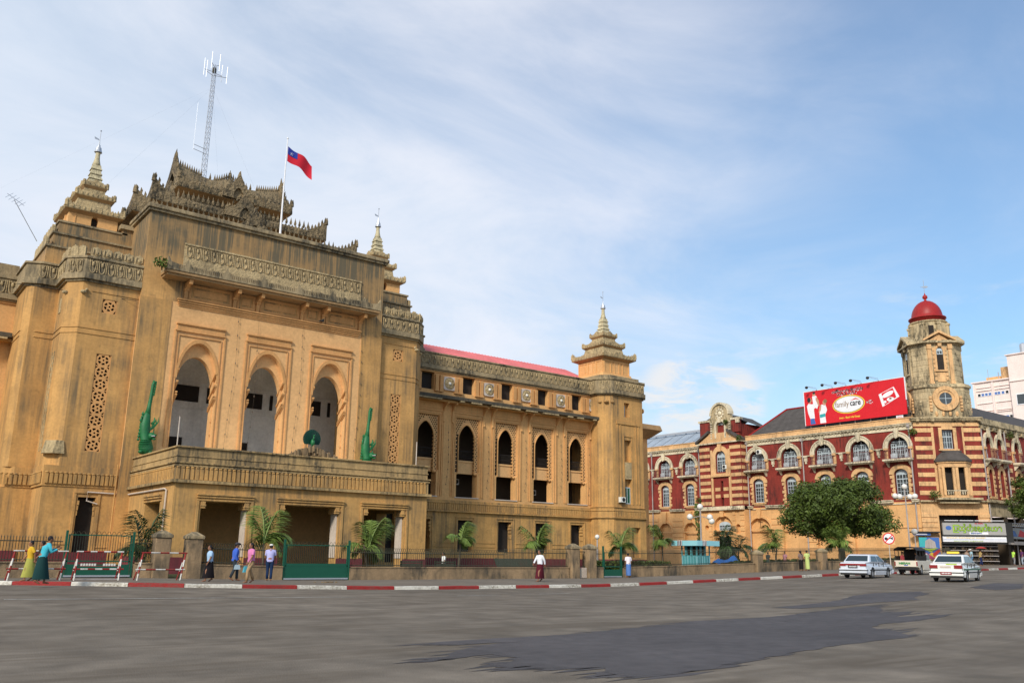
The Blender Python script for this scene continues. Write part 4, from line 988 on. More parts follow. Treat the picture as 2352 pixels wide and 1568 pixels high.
# bays
CORB=MB(); CORB.plate(Fr((-.09,0,0),(0,-1,0),(1,0,0)),[(0,0),(.1,0),(.5,.45),(.5,.6),(0,.6)],[],0,.18); CORBM=CORB.mesh('balcony_corbel',M['creamw'])
def qblock(w): 
    mb=MB(); mb.box(L0,-w/2,w/2,0,.36,0,.10); return mb.mesh('quoin_block',M['cream'])
QB={w:qblock(w) for w in (.34,.52)}
bl=MB()
for k in range(2): bl.box(L0,-1.42,1.42,.0+k*1.12,.05+k*1.12,.0,.05)
k=-1.40
while k<1.42: bl.box(L0,k,k+.022,.05,1.12,.008,.03); k+=.17
BALM=bl.mesh('balcony_railing',M['rail'])
def rot3(fr): y=-fr.n; return Matrix((y.cross(Vector((0,0,1))),y,Vector((0,0,1)))).transposed()
def R3(o,fr): o.rotation_euler=rot3(fr).to_euler()
def bay(fr,c,w=2.7,side=False,quo=True):
    s=w/2.7
    mb=MB(); o=arch(c,w+1.05*s,15.3,15.3,17.18,10,2,.5); i=arch(c,w,15.3,15.3,16.65,10,2,.5)
    mb.plate(fr,o+i[::-1],[],.0,.22); o2=arch(c,w+1.15*s,15.3,15.3,17.24,10,2,.5); i2=arch(c,w+.85*s,15.3,15.3,17.08,10,2,.5); mb.plate(fr,o2+i2[::-1],[],.222,.30)
    Q(mb,'arch_ring','creamw')
    mb=MB(); mb.plate(fr,[(c-.2,16.5),(c-.34,17.62),(c+.34,17.62),(c+.2,16.5)],[],.22,.42); mb.plate(fr,[(c-.08,16.4),(c-.13,17.7),(c+.13,17.7),(c+.08,16.4)],[],.42,.50); Q(mb,'keystone','creamw')
    mb=MB(); 
    for sg in (-1,1):
        a=c+sg*(w/2+.28*s); mb.box(fr,a-.26,a+.26,15.0,15.28,0,.3).box(fr,a-.24,a+.24,13.9,15.0,0,.12)
    Q(mb,'arch_springer','cream')
    mb=MB(); mb.box(fr,c-w/2-.45,c+w/2+.45,13.62,13.85,0,.95).box(fr,c-w/2-.35,c+w/2+.35,13.5,13.618,0,.80); Q(mb,'balcony_slab','creamw',bevel=.03)
    for sg in (-1,1):
        p=fr.P(c+sg*(w/2+.1),12.9,0); q=inst('balcony_corbel',CORBM,RB,p); R3(q,fr)
    q=inst('balcony_railing',BALM,RB,fr.P(c,13.86,.80)); R3(q,fr); q.scale=((w+.5)/2.84,1,1)
    mb=MB()
    for sg in (-1,1):
        mb.box(fr,c+sg*(w/2+.22)-.02,c+sg*(w/2+.22)+.02,14.95,15.0,0,.84)
        for t in range(5): mb.box(fr,c+sg*(w/2+.22)-.015,c+sg*(w/2+.22)+.015,13.86,14.97,.1+.16*t,.13+.16*t)
    Q(mb,'balcony_side_rail','rail')
    window(fr,RB,c,13.9,-.42,1.06*s,2.15,4,4); mb=MB(); mb.box(fr,c-w/2,c+w/2,13.85,16.7,-.58,-.50); Q(mb,'dark_recess','hole')
    for sg in (-1,1): window(fr,RB,c+sg*.90*s,14.6,-.44,.60*s,1.3,2,3)
    mb=MB(); mb.box(fr,c-w/2,c+w/2,16.05,16.13,-.45,-.38).box(fr,c-.04,c+.04,16.1,16.6,-.45,-.38).box(fr,c-w/2,c-.55*s,13.9,14.6,-.46,-.42).box(fr,c+.55*s,c+w/2,13.9,14.6,-.46,-.42); Q(mb,'window_head','wfr')
    # lower window
    lw=1.75*s
    window(fr,RB,c,9.35,-.38,lw-.04,3.25,4,5,.6); mb=MB(); mb.box(fr,c-lw/2,c+lw/2,9.3,12.7,-.55,-.48); Q(mb,'dark_recess','hole')
    mb=MB(); o=arch(c,lw+1.3*s,12.0,12.0,13.2,8,2,.5); i=arch(c,lw,12.0,12.0,12.65,8,2,.5); mb.plate(fr,o+i[::-1],[],0,.10); mb.box(fr,c-lw/2-.3,c+lw/2+.3,9.05,9.3,0,.2).box(fr,c-lw/2-.05,c+lw/2+.05,8.86,9.05,0,.06)
    Q(mb,'window_arch','cream')
    mb=MB()
    for sg in (-1,1): mb.box(fr,c+sg*(lw/2+.14)-.14,c+sg*(lw/2+.14)+.14,9.3,12.0,0,.045)
    Q(mb,'window_jamb','cream')
    for k in range(5):
        for sg in (-1,1):
            wd=.52 if k%2==0 else .34; q=inst('quoin_block',QB[wd],RB,fr.P(c+sg*(lw/2+.04+wd/2),9.35+k*.54,.0)); R3(q,fr)
for c in BAYS: bay(FR,c)
for c in LB[:3]: bay(FR,c,2.6)
mb=MB()
for y in (59.0,64.25,69.6,74.9,92.85,97.9): 
    mb.box(FR,y-.25,y+.25,15.05,15.2,0,.3).box(FR,y-.2,y+.2,14.5,15.05,0,.2).box(FR,y-.12,y+.12,14.2,14.5,0,.15).box(FR,y-1.0,y+1.0,15.2,15.3,0,.2)
Q(mb,'wall_bracket','creamw')
for y,z1 in ((54.75,18),(70.0,17.6),(79.25,18),(88.2,17.6),(98.0,17.8)):
    mb=MB(); mb.tube([FR.P(y,z1,.18),FR.P(y,.8,.18)],.085,6); mb.box(FR,y-.16,y+.16,z1-.3,z1+.1,.05,.34); Q(mb,'drainpipe','pipe')
# projecting gabled bay
XG=103.8; FG=FX(XG)
mb=MB(); mb.plate(FG,rect(79.5,87.2,8.9,18.1),[arch(83.2,1.85,13.9,16.1,17.05,8,2,.5),rect(82.95,83.4,11.1,12.6),rect(82.95,83.4,9.0,10.2)],-.5,0); mb.wbox(XG+.5,105.7,79.5,87.2,8.9,18.1)
Q(mb,'brick_bay_wall','brick')
BANDL=MB(); BANDL.box(L0,-.98,.98,0,.50,0,.05); BANDM=BANDL.mesh('stone_band',M['cream']); BS=MB(); BS.box(L0,-.5,.5,0,.50,0,.05); BSM=BS.mesh('stone_band',M['cream'])
for k in range(9):
    z=9.15+k*1.0
    for u,sx in ((80.55,1.0),(86.2,1.0)):
        q=inst('stone_band',BANDM,RB,FG.P(u,z,0)); R3(q,FG); q.scale=(sx,1,1)
    if k in (1,2,4): 
        for u in (82.45,83.95): q=inst('stone_band',BSM,RB,FG.P(u,z,0)); R3(q,FG); q.scale=(.9,1,1)
    q=inst('stone_band',BSM,RB,(104.42,79.5,z)); q.scale=(1.1,1,1)
mb=MB()
for u in (81.6,84.85): mb.box(FG,u-.17,u+.17,9.0,17.2,0,.16)
mb.box(FG,81.5,84.95,13.2,13.5,0,.32).box(FG,81.8,84.6,13.502,13.7,0,.2)
o=arch(83.2,3.1,13.7,16.1,17.75,9,2,.5); i=arch(83.2,1.85,13.7,16.1,17.05,9,2,.5); mb.plate(FG,o+i[::-1],[],0,.14); mb.plate(FG,[(83.0,16.9),(82.85,18.0),(83.55,18.0),(83.4,16.9)],[],.14,.34)
Q(mb,'bay_dressing','cream',bevel=.015)
window(FG,RB,83.2,13.75,-.3,1.8,3.25,4,5,.9); mb=MB(); mb.box(FG,82.2,84.2,8.95,17.1,-.49,-.42); Q(mb,'dark_recess','hole')
mb=MB(); mb.box(FG,79.3,87.4,8.35,8.62,0,.5).box(FG,79.3,87.4,8.622,8.9,0,.34); Q(mb,'floor_cornice','creamw',bevel=.02)
mb=MB(); mb.plate(FG,rect(79.4,87.3,.2,8.35),[arch(83.3,3.4,.3,5.9,7.55,9,2,.5),circ(86.3,5.9,.38,10),arch(80.6,.8,5.0,5.9,6.35,5,2,.5)],-.5,0); mb.wbox(XG+.5,105.3,79.4,87.3,.2,8.35); Q(mb,'ground_floor_wall','oran')
mb=MB(); 
for z in frange(1.6,7.6,.75): mb.box(FG,85.3,85.9,z,z+.55,0,.09).box(FG,79.45,80.2,z,z+.55,0,.09).box(FG,81.0,81.5,z,z+.55,0,.09)
mb.plate(FG,[(83.05,7.4),(82.9,8.3),(83.7,8.3),(83.55,7.4)],[],0,.3); mb.box(FG,81.6,85.0,5.3,5.5,-.45,.05); Q(mb,'rusticated_blocks','oran')
window(FG,RB,83.3,5.55,-.4,2.0,1.2,4,2,.5)
mb=MB(); mb.box(FG,82.3,84.3,.8,4.6,-.39,-.3); Q(mb,'doorway','hole')
# gable: split pediment and round headed dormer
mb=MB(); mb.box(FG,79.2,87.5,18.102,18.3,-1.2,.35); Q(mb,'gable_cornice','creamw')
mb=MB()
for s,a in ((-1,87.6),(1,79.1)):
    c=83.35; e=a
    mid=c+(1.7 if s<0 else -1.7)
    mb.plate(FG,[(e,18.3),(e,18.62),(mid,20.15),(mid,19.75)],[],-.6,.5)
Q(mb,'split_pediment','slate')
mb=MB(); mb.plate(FG,[(87.3,18.3),(85.0,19.7),(81.6,19.7),(79.4,18.3)],[],-.4,.1); Q(mb,'pediment_wall','cream')
prof=[(84.9,18.9),(84.9,21.3),(85.15,21.5),(85.0,22.0),(84.75,22.3)]+[(83.0+1.7*math.cos(a),22.35+1.75*math.sin(a)) for a in [PI*k/12 for k in range(1,12)]]+[(81.25,22.3),(81.0,21.9),(80.85,21.5),(81.1,21.3),(81.1,18.9)]
mb=MB(); mb.plate(FG,prof,[arch(83.0,1.5,18.9,20.6,21.4,8,2,.5)],-.6,.0); Q(mb,'dormer_front','tstone')
mb=MB()
o=[(83.0+1.85*math.cos(a),22.35+1.9*math.sin(a)) for a in [PI*k/14 for k in range(15)]]; i=[(83.0+1.55*math.cos(a),22.35+1.6*math.sin(a)) for a in [PI*k/14 for k in range(15)]]
mb.plate(FG,o+i[::-1],[],-.9,.22); mb.lathe((0,0,0),[(.0,0),(.0,.001)],3) if 0 else None
for k in range(9): a=2*PI*k/9; mb.ell(FG.P(83.0+.62*math.cos(a),22.6+.62*math.sin(a),.05),(.1,.22,.22),6,4)
mb.ell(FG.P(83.0,22.6,.08),(.14,.35,.35),8,5)
o=arch(83.0,2.1,18.9,20.6,21.75,8,2,.5); i=arch(83.0,1.5,18.9,20.6,21.4,8,2,.5); mb.plate(FG,o+i[::-1],[],.0,.14); mb.plate(FG,[(82.8,21.2),(82.7,22.0),(83.3,22.0),(83.2,21.2)],[],.1,.3)
for zz in frange(18.9,21.1,.36): mb.box(FG,84.55,84.85,zz,zz+.22,0,.12); mb.box(FG,81.15,81.45,zz,zz+.22,0,.12)
Q(mb,'dormer_moulding','creamw')
window(FG,RB,83.0,19.0,-.3,1.3,2.2,2,3,.4); mb=MB(); mb.box(FG,82.2,83.8,18.8,21.4,-.55,-.5); Q(mb,'dark_recess','hole')
mb=MB(); mb.wbox(XG+.3,112,79.9,86.9,18.3,20.9); Q(mb,'dormer_side_wall','brick')
mb=MB(); mb.box(FG,84.9,87.0,18.9,21.5,-.5,-.1).box(FG,79.6,81.1,19.6,21.4,-.5,-.1); Q(mb,'dormer_shoulder','brick')
mb=MB(); mb.box(FG,84.9,87.2,21.5,21.8,-.6,.05).box(FG,79.4,81.1,21.4,21.7,-.6,.05).wbox(XG-.05,XG+.1,79.5,80.2,20.9,21.4); Q(mb,'shoulder_coping','creamw')
mb=MB(); mb.add([(104.2,79.7,21.4),(112,78.9,20.0),(112,83.3,22.6),(104.2,83.3,22.9),(104.2,87.2,21.4),(112,87.2,21.0)],[(0,1,2,3),(3,2,5,4)]); Q(mb,'dormer_roof','slate',fix=False)
# chamfered corner
CO=Vector((107.75,51.55,0)); UC=Vector((1,-1,0)).normalized(); NC=Vector((-1,-1,0)).normalized(); FC=Fr(CO,UC,NC)
mb=MB(); mb.plate(FC,rect(-3.85,3.85,8.6,18.2),[rect(-.55,.75,14.95,17.3)],-.6,0); mb.plate(FC,rect(-3.85,3.85,.2,8.6),[rect(-1.9,2.6,.3,6.9)],-.8,0)
Q(mb,'corner_wall','brick')
mb=MB(); mb.box(FC,-3.86,-1.9,.2,8.5,0,.12).box(FC,2.6,3.86,.2,8.5,0,.12).box(FC,-1.9,2.6,6.95,8.5,0,.12)
for z in (4.9,5.5,6.1,6.7): mb.box(FC,-3.9,-2.1,z,z+.4,.12,.22); mb.box(FC,2.7,3.9,z,z+.4,.12,.22)
Q(mb,'corner_base_wall','cream')
BC=MB(); BC.box(L0,-.98,.98,0,.52,0,.07); BCM=BC.mesh('stone_band',M['cream'])
for k in range(8):
    z=9.35+k*1.09
    for u in (-2.75,2.95):
        q=inst('stone_band',BCM,RB,FC.P(u,z,0)); R3(q,FC); q.scale=(1.05,1,1)
mb=MB(); mb.box(FC,-1.8,-1.5,8.9,17.6,0,.05).box(FC,1.8,2.0,8.9,17.6,0,.05); mb.box(FC,-.95,-.55,14.9,17.55,0,.12).box(FC,.75,1.15,14.9,17.55,0,.12).box(FC,-.55,.75,17.302,17.7,0,.12).box(FC,-1.1,1.3,14.7,14.9,0,.2); mb.box(FC,-3.85,3.85,17.702,18.2,.0,.12); Q(mb,'window_surround','cream',bevel=.02)
window(FC,RB,.1,14.97,-.35,1.25,2.3,4,3); mb=MB(); mb.box(FC,-.6,.8,14.9,17.35,-.5,-.45); Q(mb,'dark_recess','hole')
mb=MB(); 
for z0,z1,d in ((18.202,18.4,.25),(18.402,18.6,.55),(18.602,18.75,.7)): mb.box(FC,-3.9-d*.4,3.9+d*.4,z0,z1,-1,d)
u=-3.6
while u<3.6: mb.box(FC,u,u+.35,18.3,18.598,.1,.62) if int(u*1.0)%2 else None; u+=.9
Q(mb,'corner_cornice','tstone',bevel=.02)
mb=MB(); mb.box(FC,-3.9,3.9,8.5,8.7,0,.5).box(FC,-2.2,2.9,8.702,8.95,0,1.5).box(FC,-1.9,2.6,8.3,8.498,0,1.1); Q(mb,'floor_cornice','tstone',bevel=.03)
# oriel
def orr(o): return [FC.P(a,0,b) for a,b in ((-1.5-o,-.1),(-1.5-o,.5),(-.75,1.3+o),(1.4,1.3+o),(2.15+o,.5),(2.15+o,-.1))]
mb=MB(); mb.prism([(p.x,p.y) for p in orr(0)],8.952,9.25); mb.prism([(p.x,p.y) for p in orr(0)],12.6,13.1); mb.prism([(p.x,p.y) for p in orr(.15)],13.102,13.3)
for a,b,w in ((-1.38,.42,.16),(-1.12,.85,.15),(-.02,1.12,.16),(.34,1.12,.16),(1.40,1.08,.17),(1.72,.85,.13),(2.0,.42,.15)):
    mb.box(FC,a-w,a+w,9.25,12.6,b-w,b+w*.8)
Q(mb,'oriel_columns','cream',bevel=.02)
mb=MB()
for k in range(9): mb.ell(FC.P(-.85+k*.27,9.5,1.15),(.09,.09,.22),6,4)
mb.box(FC,-1.0,1.4,9.74,9.86,1.05,1.25); Q(mb,'oriel_balustrade','creamw')
mb=MB(); mb.box(FC,-1.2,1.9,9.25,12.6,.0,.35); Q(mb,'oriel_dark_interior','hole')
mb=MB(); b=[(p.x,p.y) for p in orr(.3)]; t=[(FC.P(a,0,d).x,FC.P(a,0,d).y) for a,d in ((-.9,-.1),(-.8,.3),(-.2,.6),(.85,.6),(1.4,.3),(1.5,-.1))]; mb.prism(b,13.302,13.5); mb.prism(b,13.5,14.1,[((x0+x1)/2,(y0+y1)/2) for (x0,y0),(x1,y1) in zip(b,t)]); mb.prism([((x0+x1)/2,(y0+y1)/2) for (x0,y0),(x1,y1) in zip(b,t)],14.1,14.5,t); mb.box(FC,-.8,1.4,14.5,14.68,0,.5); Q(mb,'oriel_roof','slate')
# south front, receding to the right
FS=FY(49.0)
mb=MB(); hs=[]; SC=[112.6,115.6,120.5,125.5,130.5]
for c in SC: hs.append(arch(c,1.7,13.95,15.3,16.4,7,2,.5)); hs.append(arch(c,1.2,9.3,12.0,12.6,5,2,.5))
mb.plate(FS,rect(110.45,150,8.6,17.4),hs,-.5,0); Q(mb,'brick_wall','brick')
mb=MB(); mb.box(FS,110.5,150,17.402,17.7,0,.15).box(FS,110.5,150,17.702,18.0,0,.3).box(FS,110.5,150,18.002,18.2,0,.5).box(FS,110.5,150,18.202,18.9,-.6,.05); u=110.8
while u<150: mb.box(FS,u,u+.5,17.45,17.98,.1,.4); u+=1.6
Q(mb,'entablature','tstone',bevel=.02)
for c in SC: bay(FS,c,1.7)
for k in range(8):
    q=inst('stone_band',BCM,RB,FS.P(118.1,9.3+k*1.09,0)); q.scale=(.7,1,1)
mb=MB(); mb.box(FS,110.5,150,8.5,8.7,0,.5).box(FS,110.5,150,8.702,8.9,0,.3).box(FS,110.5,150,5.9,6.1,0,.3); mb.box(FS,110.5,150,6.9,8.5,-.3,.05); Q(mb,'floor_cornice','tstone',bevel=.02)
mb=MB(); mb.box(FS,110.5,150,.2,6.9,-1.5,-1.2); Q(mb,'shop_back_wall','hole')
mb=MB(); 
for x in (110.9,115,119.5,124,129,134): mb.box(FS,x,x+.7,.2,6.9,-1.2,.05)
Q(mb,'shop_piers','dim')
mb=MB(); mb.add([(110,49.3,18.9),(150,49.3,18.9),(150,54,21.8),(113,54,21.8),(110,58,19)],[(0,1,2,3),(0,3,4)]); mb.wbox(113,150,54,75,10,21.7); Q(mb,'slate_roof','slate',fix=False)
mb=MB(); mb.tube([FS.P(110.9,18,.2),FS.P(110.9,1,.2)],.09,6); mb.tube([FS.P(117.2,18,.2),FS.P(117.2,1,.2)],.09,6); Q(mb,'drainpipe','pipe')
# -- domed corner tower
TCN=Vector((110.45,53.75,0)); k7=.7071
def TF(i,d): # face i: 0 street corner, 1 right hand, 2 back, 3 left hand
    a=-3*PI/4+i*PI/2; n=Vector((math.cos(a),math.sin(a),0)); u=Vector((-n.y,n.x,0)); return Fr(TCN+n*d,u,n)
def octo(h,c): # square with cut corners rotated to the street corner
    P_=[]
    for i in range(4):
        f=TF(i,h); P_+= [f.P(-(h-c),0),f.P(h-c,0)]
    return [(p.x,p.y) for p in P_]
mb=MB(); mb.prism(octo(3.35,1.1),18.75,22.6).prism(octo(3.55,1.15),22.602,22.95).prism(octo(3.4,1.1),22.952,23.1); Q(mb,'tower_base_stage','tstone',bevel=.04)
mb=MB(); mb.prism(octo(2.95,1.25),23.1,28.2); Q(mb,'tower_shaft','tstone')
for z in frange(23.5,27.7,.7): mb=MB(); mb.prism(octo(2.975,1.258),z,z+.5); Q(mb,'shaft_course','tstone')
for z in (19.2,20.2,21.2,22.1): mb=MB(); mb.prism(octo(3.375,1.105),z,z+.62); Q(mb,'base_course','tstone')
mb=MB(); mb.prism(octo(3.15,1.3),28.2,28.35).prism(octo(3.5,1.4),28.352,28.6).prism(octo(3.3,1.35),28.602,28.75); Q(mb,'tower_cornice','tstone',bevel=.03)
for i in range(4):
    f=TF(i,2.95); fb=TF(i,3.35)
    mb=MB()
    for a in (-1.45,1.05,): mb.box(f,a,a+.42,23.3,27.6,0,.22); mb.box(f,a-.06,a+.48,27.6,28.2,0,.30); mb.box(f,a-.06,a+.48,23.1,23.4,0,.30)
    for z in frange(23.6,27.4,.55): mb.box(f,-.85,-.55,z,z+.42,0,.1); mb.box(f,.55,.85,z,z+.42,0,.1)
    mb.plate(f,[(-1.95,28.6),(-1.95,28.85),(0,30.0),(1.95,28.85),(1.95,28.6),(0,29.65)],[],-.6,.62); mb.plate(f,[(-1.6,28.4),(0,29.6),(1.6,28.4)],[],-.6,.25)
    mb.plate(f,[(-.2,27.9),(-.3,28.9),(.3,28.9),(.2,27.9)],[],.2,.45)
    o=arch(0,1.3,24.9,27.4,28.1,7,2,.5); h=arch(0,.8,24.9,27.3,27.8,7,2,.5); mb.plate(f,o+h[::-1],[],0,.14); mb.box(f,-.7,.7,24.7,24.9,0,.25); mb.box(f,-.5,.5,23.4,24.6,0,.08)
    Q(mb,'tower_pediment_bay','cream' if i==0 else 'tstone')
    mb=MB(); mb.plate(f,h,[],0,.06); Q(mb,'belfry_opening','hole'); 
    if i in (0,3): window(f,RB,0,26.9,.12,.7,.8,2,1,.3)
    mb=MB(); o=circ(0,21.2,1.55,24); n=circ(0,21.2,1.05,24); mb.plate(fb,o,[n],0,.28); n2=circ(0,21.2,1.25,24); mb.plate(fb,n2,[circ(0,21.2,.75,24)],.0,.16)
    for z in (19.6,20.0,20.4,20.8,21.2): mb.box(fb,-1.95,-1.65,z,z+.3,0,.2); mb.box(fb,1.65,1.95,z,z+.3,0,.2)
    for a in (-1.2,-.4,.4,1.2): mb.ell(fb.P(a,19.3,0),(.2,.2,.35),6,4)
    Q(mb,'oculus_surround','cream',bevel=.03)
    mb=MB(); mb.plate(fb,circ(0,21.2,.76,20),[],0,.10); Q(mb,'oculus_glass','pane')
    mb=MB(); mb.box(fb,-.03,.03,20.45,21.95,.101,.14).box(fb,-.75,.75,21.17,21.23,.101,.141); Q(mb,'oculus_bars','wfr')
    # buttress scrolls and urns on the cut corners
    a=-PI+i*PI/2; d=Vector((math.cos(a),math.sin(a),0)); c=TCN+d*3.6
    mb=MB(); mb.lathe((c.x,c.y,18.75),[(.55,0),(.55,.5),(.3,.6),(.28,.8),(.5,1.2),(.52,1.7),(.35,1.9),(.5,2.0),(.42,2.3),(.15,2.55),(.2,2.7),(.05,2.9)],8); Q(mb,'corner_urn','tstone')
    mb=MB(); 
    for z in frange(18.9,22.0,.75): mb.lathe((c.x-d.x*.5,c.y-d.y*.5,z),[(.42,0),(.46,.3),(.40,.5)],8)
    Q(mb,'corner_column','tstone')
mb=MB(); mb.lathe((TCN.x,TCN.y,28.75),[(2.6,0),(2.55,.3),(2.35,1.0),(2.2,2.7),(2.35,2.8),(2.35,2.95)],16); Q(mb,'drum','tstone')
mb=MB()
for k in range(8):
    a=k*PI/4+.2; d=Vector((math.cos(a),math.sin(a),0)); f=Fr(TCN+d*2.3,(-d.y,d.x,0),d); mb.box(f,-.22,.22,28.9,31.4,-.3,.22); mb.box(f,-.3,.3,31.1,31.35,-.3,.3)
Q(mb,'drum_pilasters','tstone')
mb=MB()
for k in (5,): 
    a=k*PI/4+.2-.39; d=Vector((math.cos(a),math.sin(a),0)); f=Fr(TCN+d*2.3,(-d.y,d.x,0),d); mb.box(f,-.3,.3,29.3,30.9,-.1,.12)
a=5*PI/4+.98; 
Q(mb,'drum_opening','hole')
mb=MB(); mb.lathe((TCN.x,TCN.y,31.7),[(2.15,0),(2.15,.5),(2.28,.52),(2.28,.66),(1.95,.68)]+[(1.9*math.cos(t),.7+2.4*math.sin(t)) for t in [PI/2*k/9 for k in range(9)]]+[(.28,3.06),(.14,3.2),(.12,3.3),(.32,3.5),(.3,3.75),(.1,3.95),(.03,4.2)],24); Q(mb,'red_dome','dome',smooth=True)
mb=MB(); mb.tube([(TCN.x,TCN.y,35.7),(TCN.x,TCN.y,37.7)],.03,5); mb.plate(Fr((TCN.x,TCN.y,0),(.8,-.6,0),(-.6,-.8,0)),[(-.5,36.7),(.3,36.9),(.6,36.75),(.3,36.6)],[],-.02,.02); Q(mb,'weather_vane','steel')
# plants rooted in the masonry
def tuft(mb,c,r,n,seed,fl=1):
    random.seed(seed)
    for _ in range(n):
        d=Vector((random.gauss(0,1),random.gauss(0,1),random.gauss(0,.8)*fl)); d=d.normalized()*r*random.random()**.5; p=Vector(c)+d
        a=Vector((random.gauss(0,1),random.gauss(0,1),random.gauss(0,1))).normalized()*.11; b=a.cross(Vector((random.gauss(0,1),random.gauss(0,1),random.gauss(0,1)))).normalized()*.07
        mb.add([p-a,p+b,p+a,p-b],[(0,1,2,3)])
PLN=[((104.8,54.3,17.0),.55,'leafy plant growing from the cornice left of the striped corner'),((118.5,48.8,17.3),.6,'leafy plant growing from the cornice right of the corner'),((103.4,79.4,18.5),.5,'small plant on the cornice end of the gabled bay'),((103.6,81.8,21.2),.45,'small plant beside the dormer window of the gable'),((104.0,87.6,9.9),.6,'creeper at the foot of the striped bay, by the drainpipe'),((105.5,52.6,9.3),.7,'weeds on the ledge left of the oriel window'),((16.9,64.4,22.3),.5,'bush growing from the left end of the town hall canopy')]
for i,(c,r,l) in enumerate(PLN):
    t=empty('wall_plant',l,'plant',(c[0],c[1],c[2]-r)); mb=MB(); tuft(mb,c,r,170,i); mb.build('foliage',M['leaf'],t,fix=False)
    mb=MB(); mb.tube([(c[0]+.2,c[1]+.2,c[2]-r),(c[0],c[1],c[2]),(c[0]-.1,c[1]-.1,c[2]+r*.6)],[.05,.03,.01],5); mb.build('stem',M['bark'],t)
# moss and creeper down the street wall
t=empty('wall_creeper','dark creeper hanging down the orange wall by the gabled bay','plant',(104.9,88.6,1)); mb=MB(); random.seed(4)
for _ in range(420):
    z=random.uniform(1,9.5); p=Vector((104.75+random.uniform(-.1,.1),88.6+random.gauss(0,.35)+.3*math.sin(z),z)); a=Vector((.02,random.gauss(0,.12),random.gauss(0,.12))); b=Vector((.05,-a.z*.6,a.y*.6)); mb.add([p-a,p+b,p+a,p-b],[(0,1,2,3)])
mb.build('foliage',M['leaf'],t,fix=False); mb=MB(); mb.tube([(104.9,88.6,1),(104.85,88.9,5),(104.85,88.5,9.3)],[.06,.04,.02],5); mb.build('stem',M['bark'],t)
# ---------------------------------------------------------------- glyph strokes (round Burmese letters)
def A(cx,cy,r,a,b,n=14): return [(cx+r*math.cos(math.radians(a+(b-a)*i/n)),cy+r*math.sin(math.radians(a+(b-a)*i/n))) for i in range(n+1)]
GL={'pa':(1.15,[A(.5,.5,.45,130,410)]),'nya':(2.1,[A(.5,.5,.45,-320,30),A(1.4,.5,.45,180,-150),[(1.85,.5),(1.85,-.35),(1.3,-.35)]]),'asat':(0,[A(-.55,1.32,.2,-100,150)]),
'la':(2.1,[A(.5,.5,.45,-40,-330),A(1.4,.5,.45,210,-60)]),'anus':(0,[A(-1.1,1.3,.15,0,360)]),'u':(0,[[(-.85,.0),(-.85,-.45)],[(-.85,-.45),(-.6,-.45)]]),'vis':(.55,[A(.2,.78,.15,0,360),A(.2,.2,.15,0,360)]),
'kha':(1.15,[A(.5,.5,.45,-150,150),A(.32,.6,.2,60,-200)]),'ya':(.4,[A(-.2,.5,.5,-40,-90)+[(-.6,-.25)],[(.18,.9),(.2,-.1),(-.3,-.35)]]),'ma':(1.2,[A(.5,.5,.45,20,-300),[(.95,.6),(.95,1.0),(.7,1.15)]]),
'tha':(2.1,[A(.5,.5,.45,120,420),A(1.4,.5,.45,170,-150)]),'aa':(.95,[A(.3,.5,.45,150,0)+[(.75,-.05)]]),'ta':(2.1,[A(.5,.5,.45,-300,60),A(1.4,.5,.45,180,-120)]),'sa':(1.15,[A(.5,.5,.45,0,330),[(.5,.95),(.3,.5)]]),
'i':(0,[A(-.55,1.22,.28,0,180),[(-.83,1.22),(-.27,1.22)]]),'ha':(2.1,[A(.5,.5,.45,90,-250),A(1.4,.5,.45,180,-150)]),'na':(1.1,[A(.45,.62,.35,-60,240),[(.8,.3),(.8,-.35)]]),'ka':(2.1,[A(.5,.5,.45,60,-240),A(1.4,.5,.45,240,-60)]),
'ra':(1.0,[A(.4,.5,.4,160,-80),[(.45,.1),(.45,-.35)]]),'bra':(0,[[(1.35,1.0),(1.35,1.25),(-.12,1.25),(-.12,-.3),(1.2,-.3)]]),'sp':(.6,[])}
def ribbon(mb,fr,pts,w,d):
    n=len(pts)
    for i in range(n-1):
        a=Vector((pts[i][0],pts[i][1])); b=Vector((pts[i+1][0],pts[i+1][1])); t=(b-a)
        if t.length<1e-6: continue
        t.normalize(); q=Vector((-t.y,t.x))*w/2; t*=w*.25
        mb.add([fr.P(*(a-t+q),d),fr.P(*(b+t+q),d),fr.P(*(b+t-q),d),fr.P(*(a-t-q),d)],[(0,1,2,3)])
def burmese(fr,u,z,h,word,w,d,sx=1):
    mb=MB(); x=0
    for g in word.split():
        adv,st=GL[g]
        for s in st: ribbon(mb,fr,[(u+(x+a)*h*sx,z+b*h) for a,b in s],w,d)
        x+=adv+(.08 if adv else 0)
    return mb
def latin(txt,fr,u,z,h,d,m,parent,name='lettering',sx=1,bold=0,local=None):
    cu=bpy.data.curves.new('t','FONT'); cu.body=txt; cu.size=h; cu.offset=bold; cu.extrude=0.004
    o=bpy.data.objects.new('t',cu); COL.objects.link(o); bpy.context.view_layer.update()
    me=bpy.data.meshes.new_from_object(o.evaluated_get(bpy.context.evaluated_depsgraph_get())); bpy.data.objects.remove(o)
    me.name=name; me.transform(Matrix.Diagonal((sx,1,1,1)))
    if fr: 
        R=Matrix((fr.u,Vector((0,0,1)),fr.n)).transposed().to_4x4(); R.translation=fr.P(u,z,d); me.transform(R)
    me.materials.clear(); me.materials.append(m)
    return inst(name,me,parent)
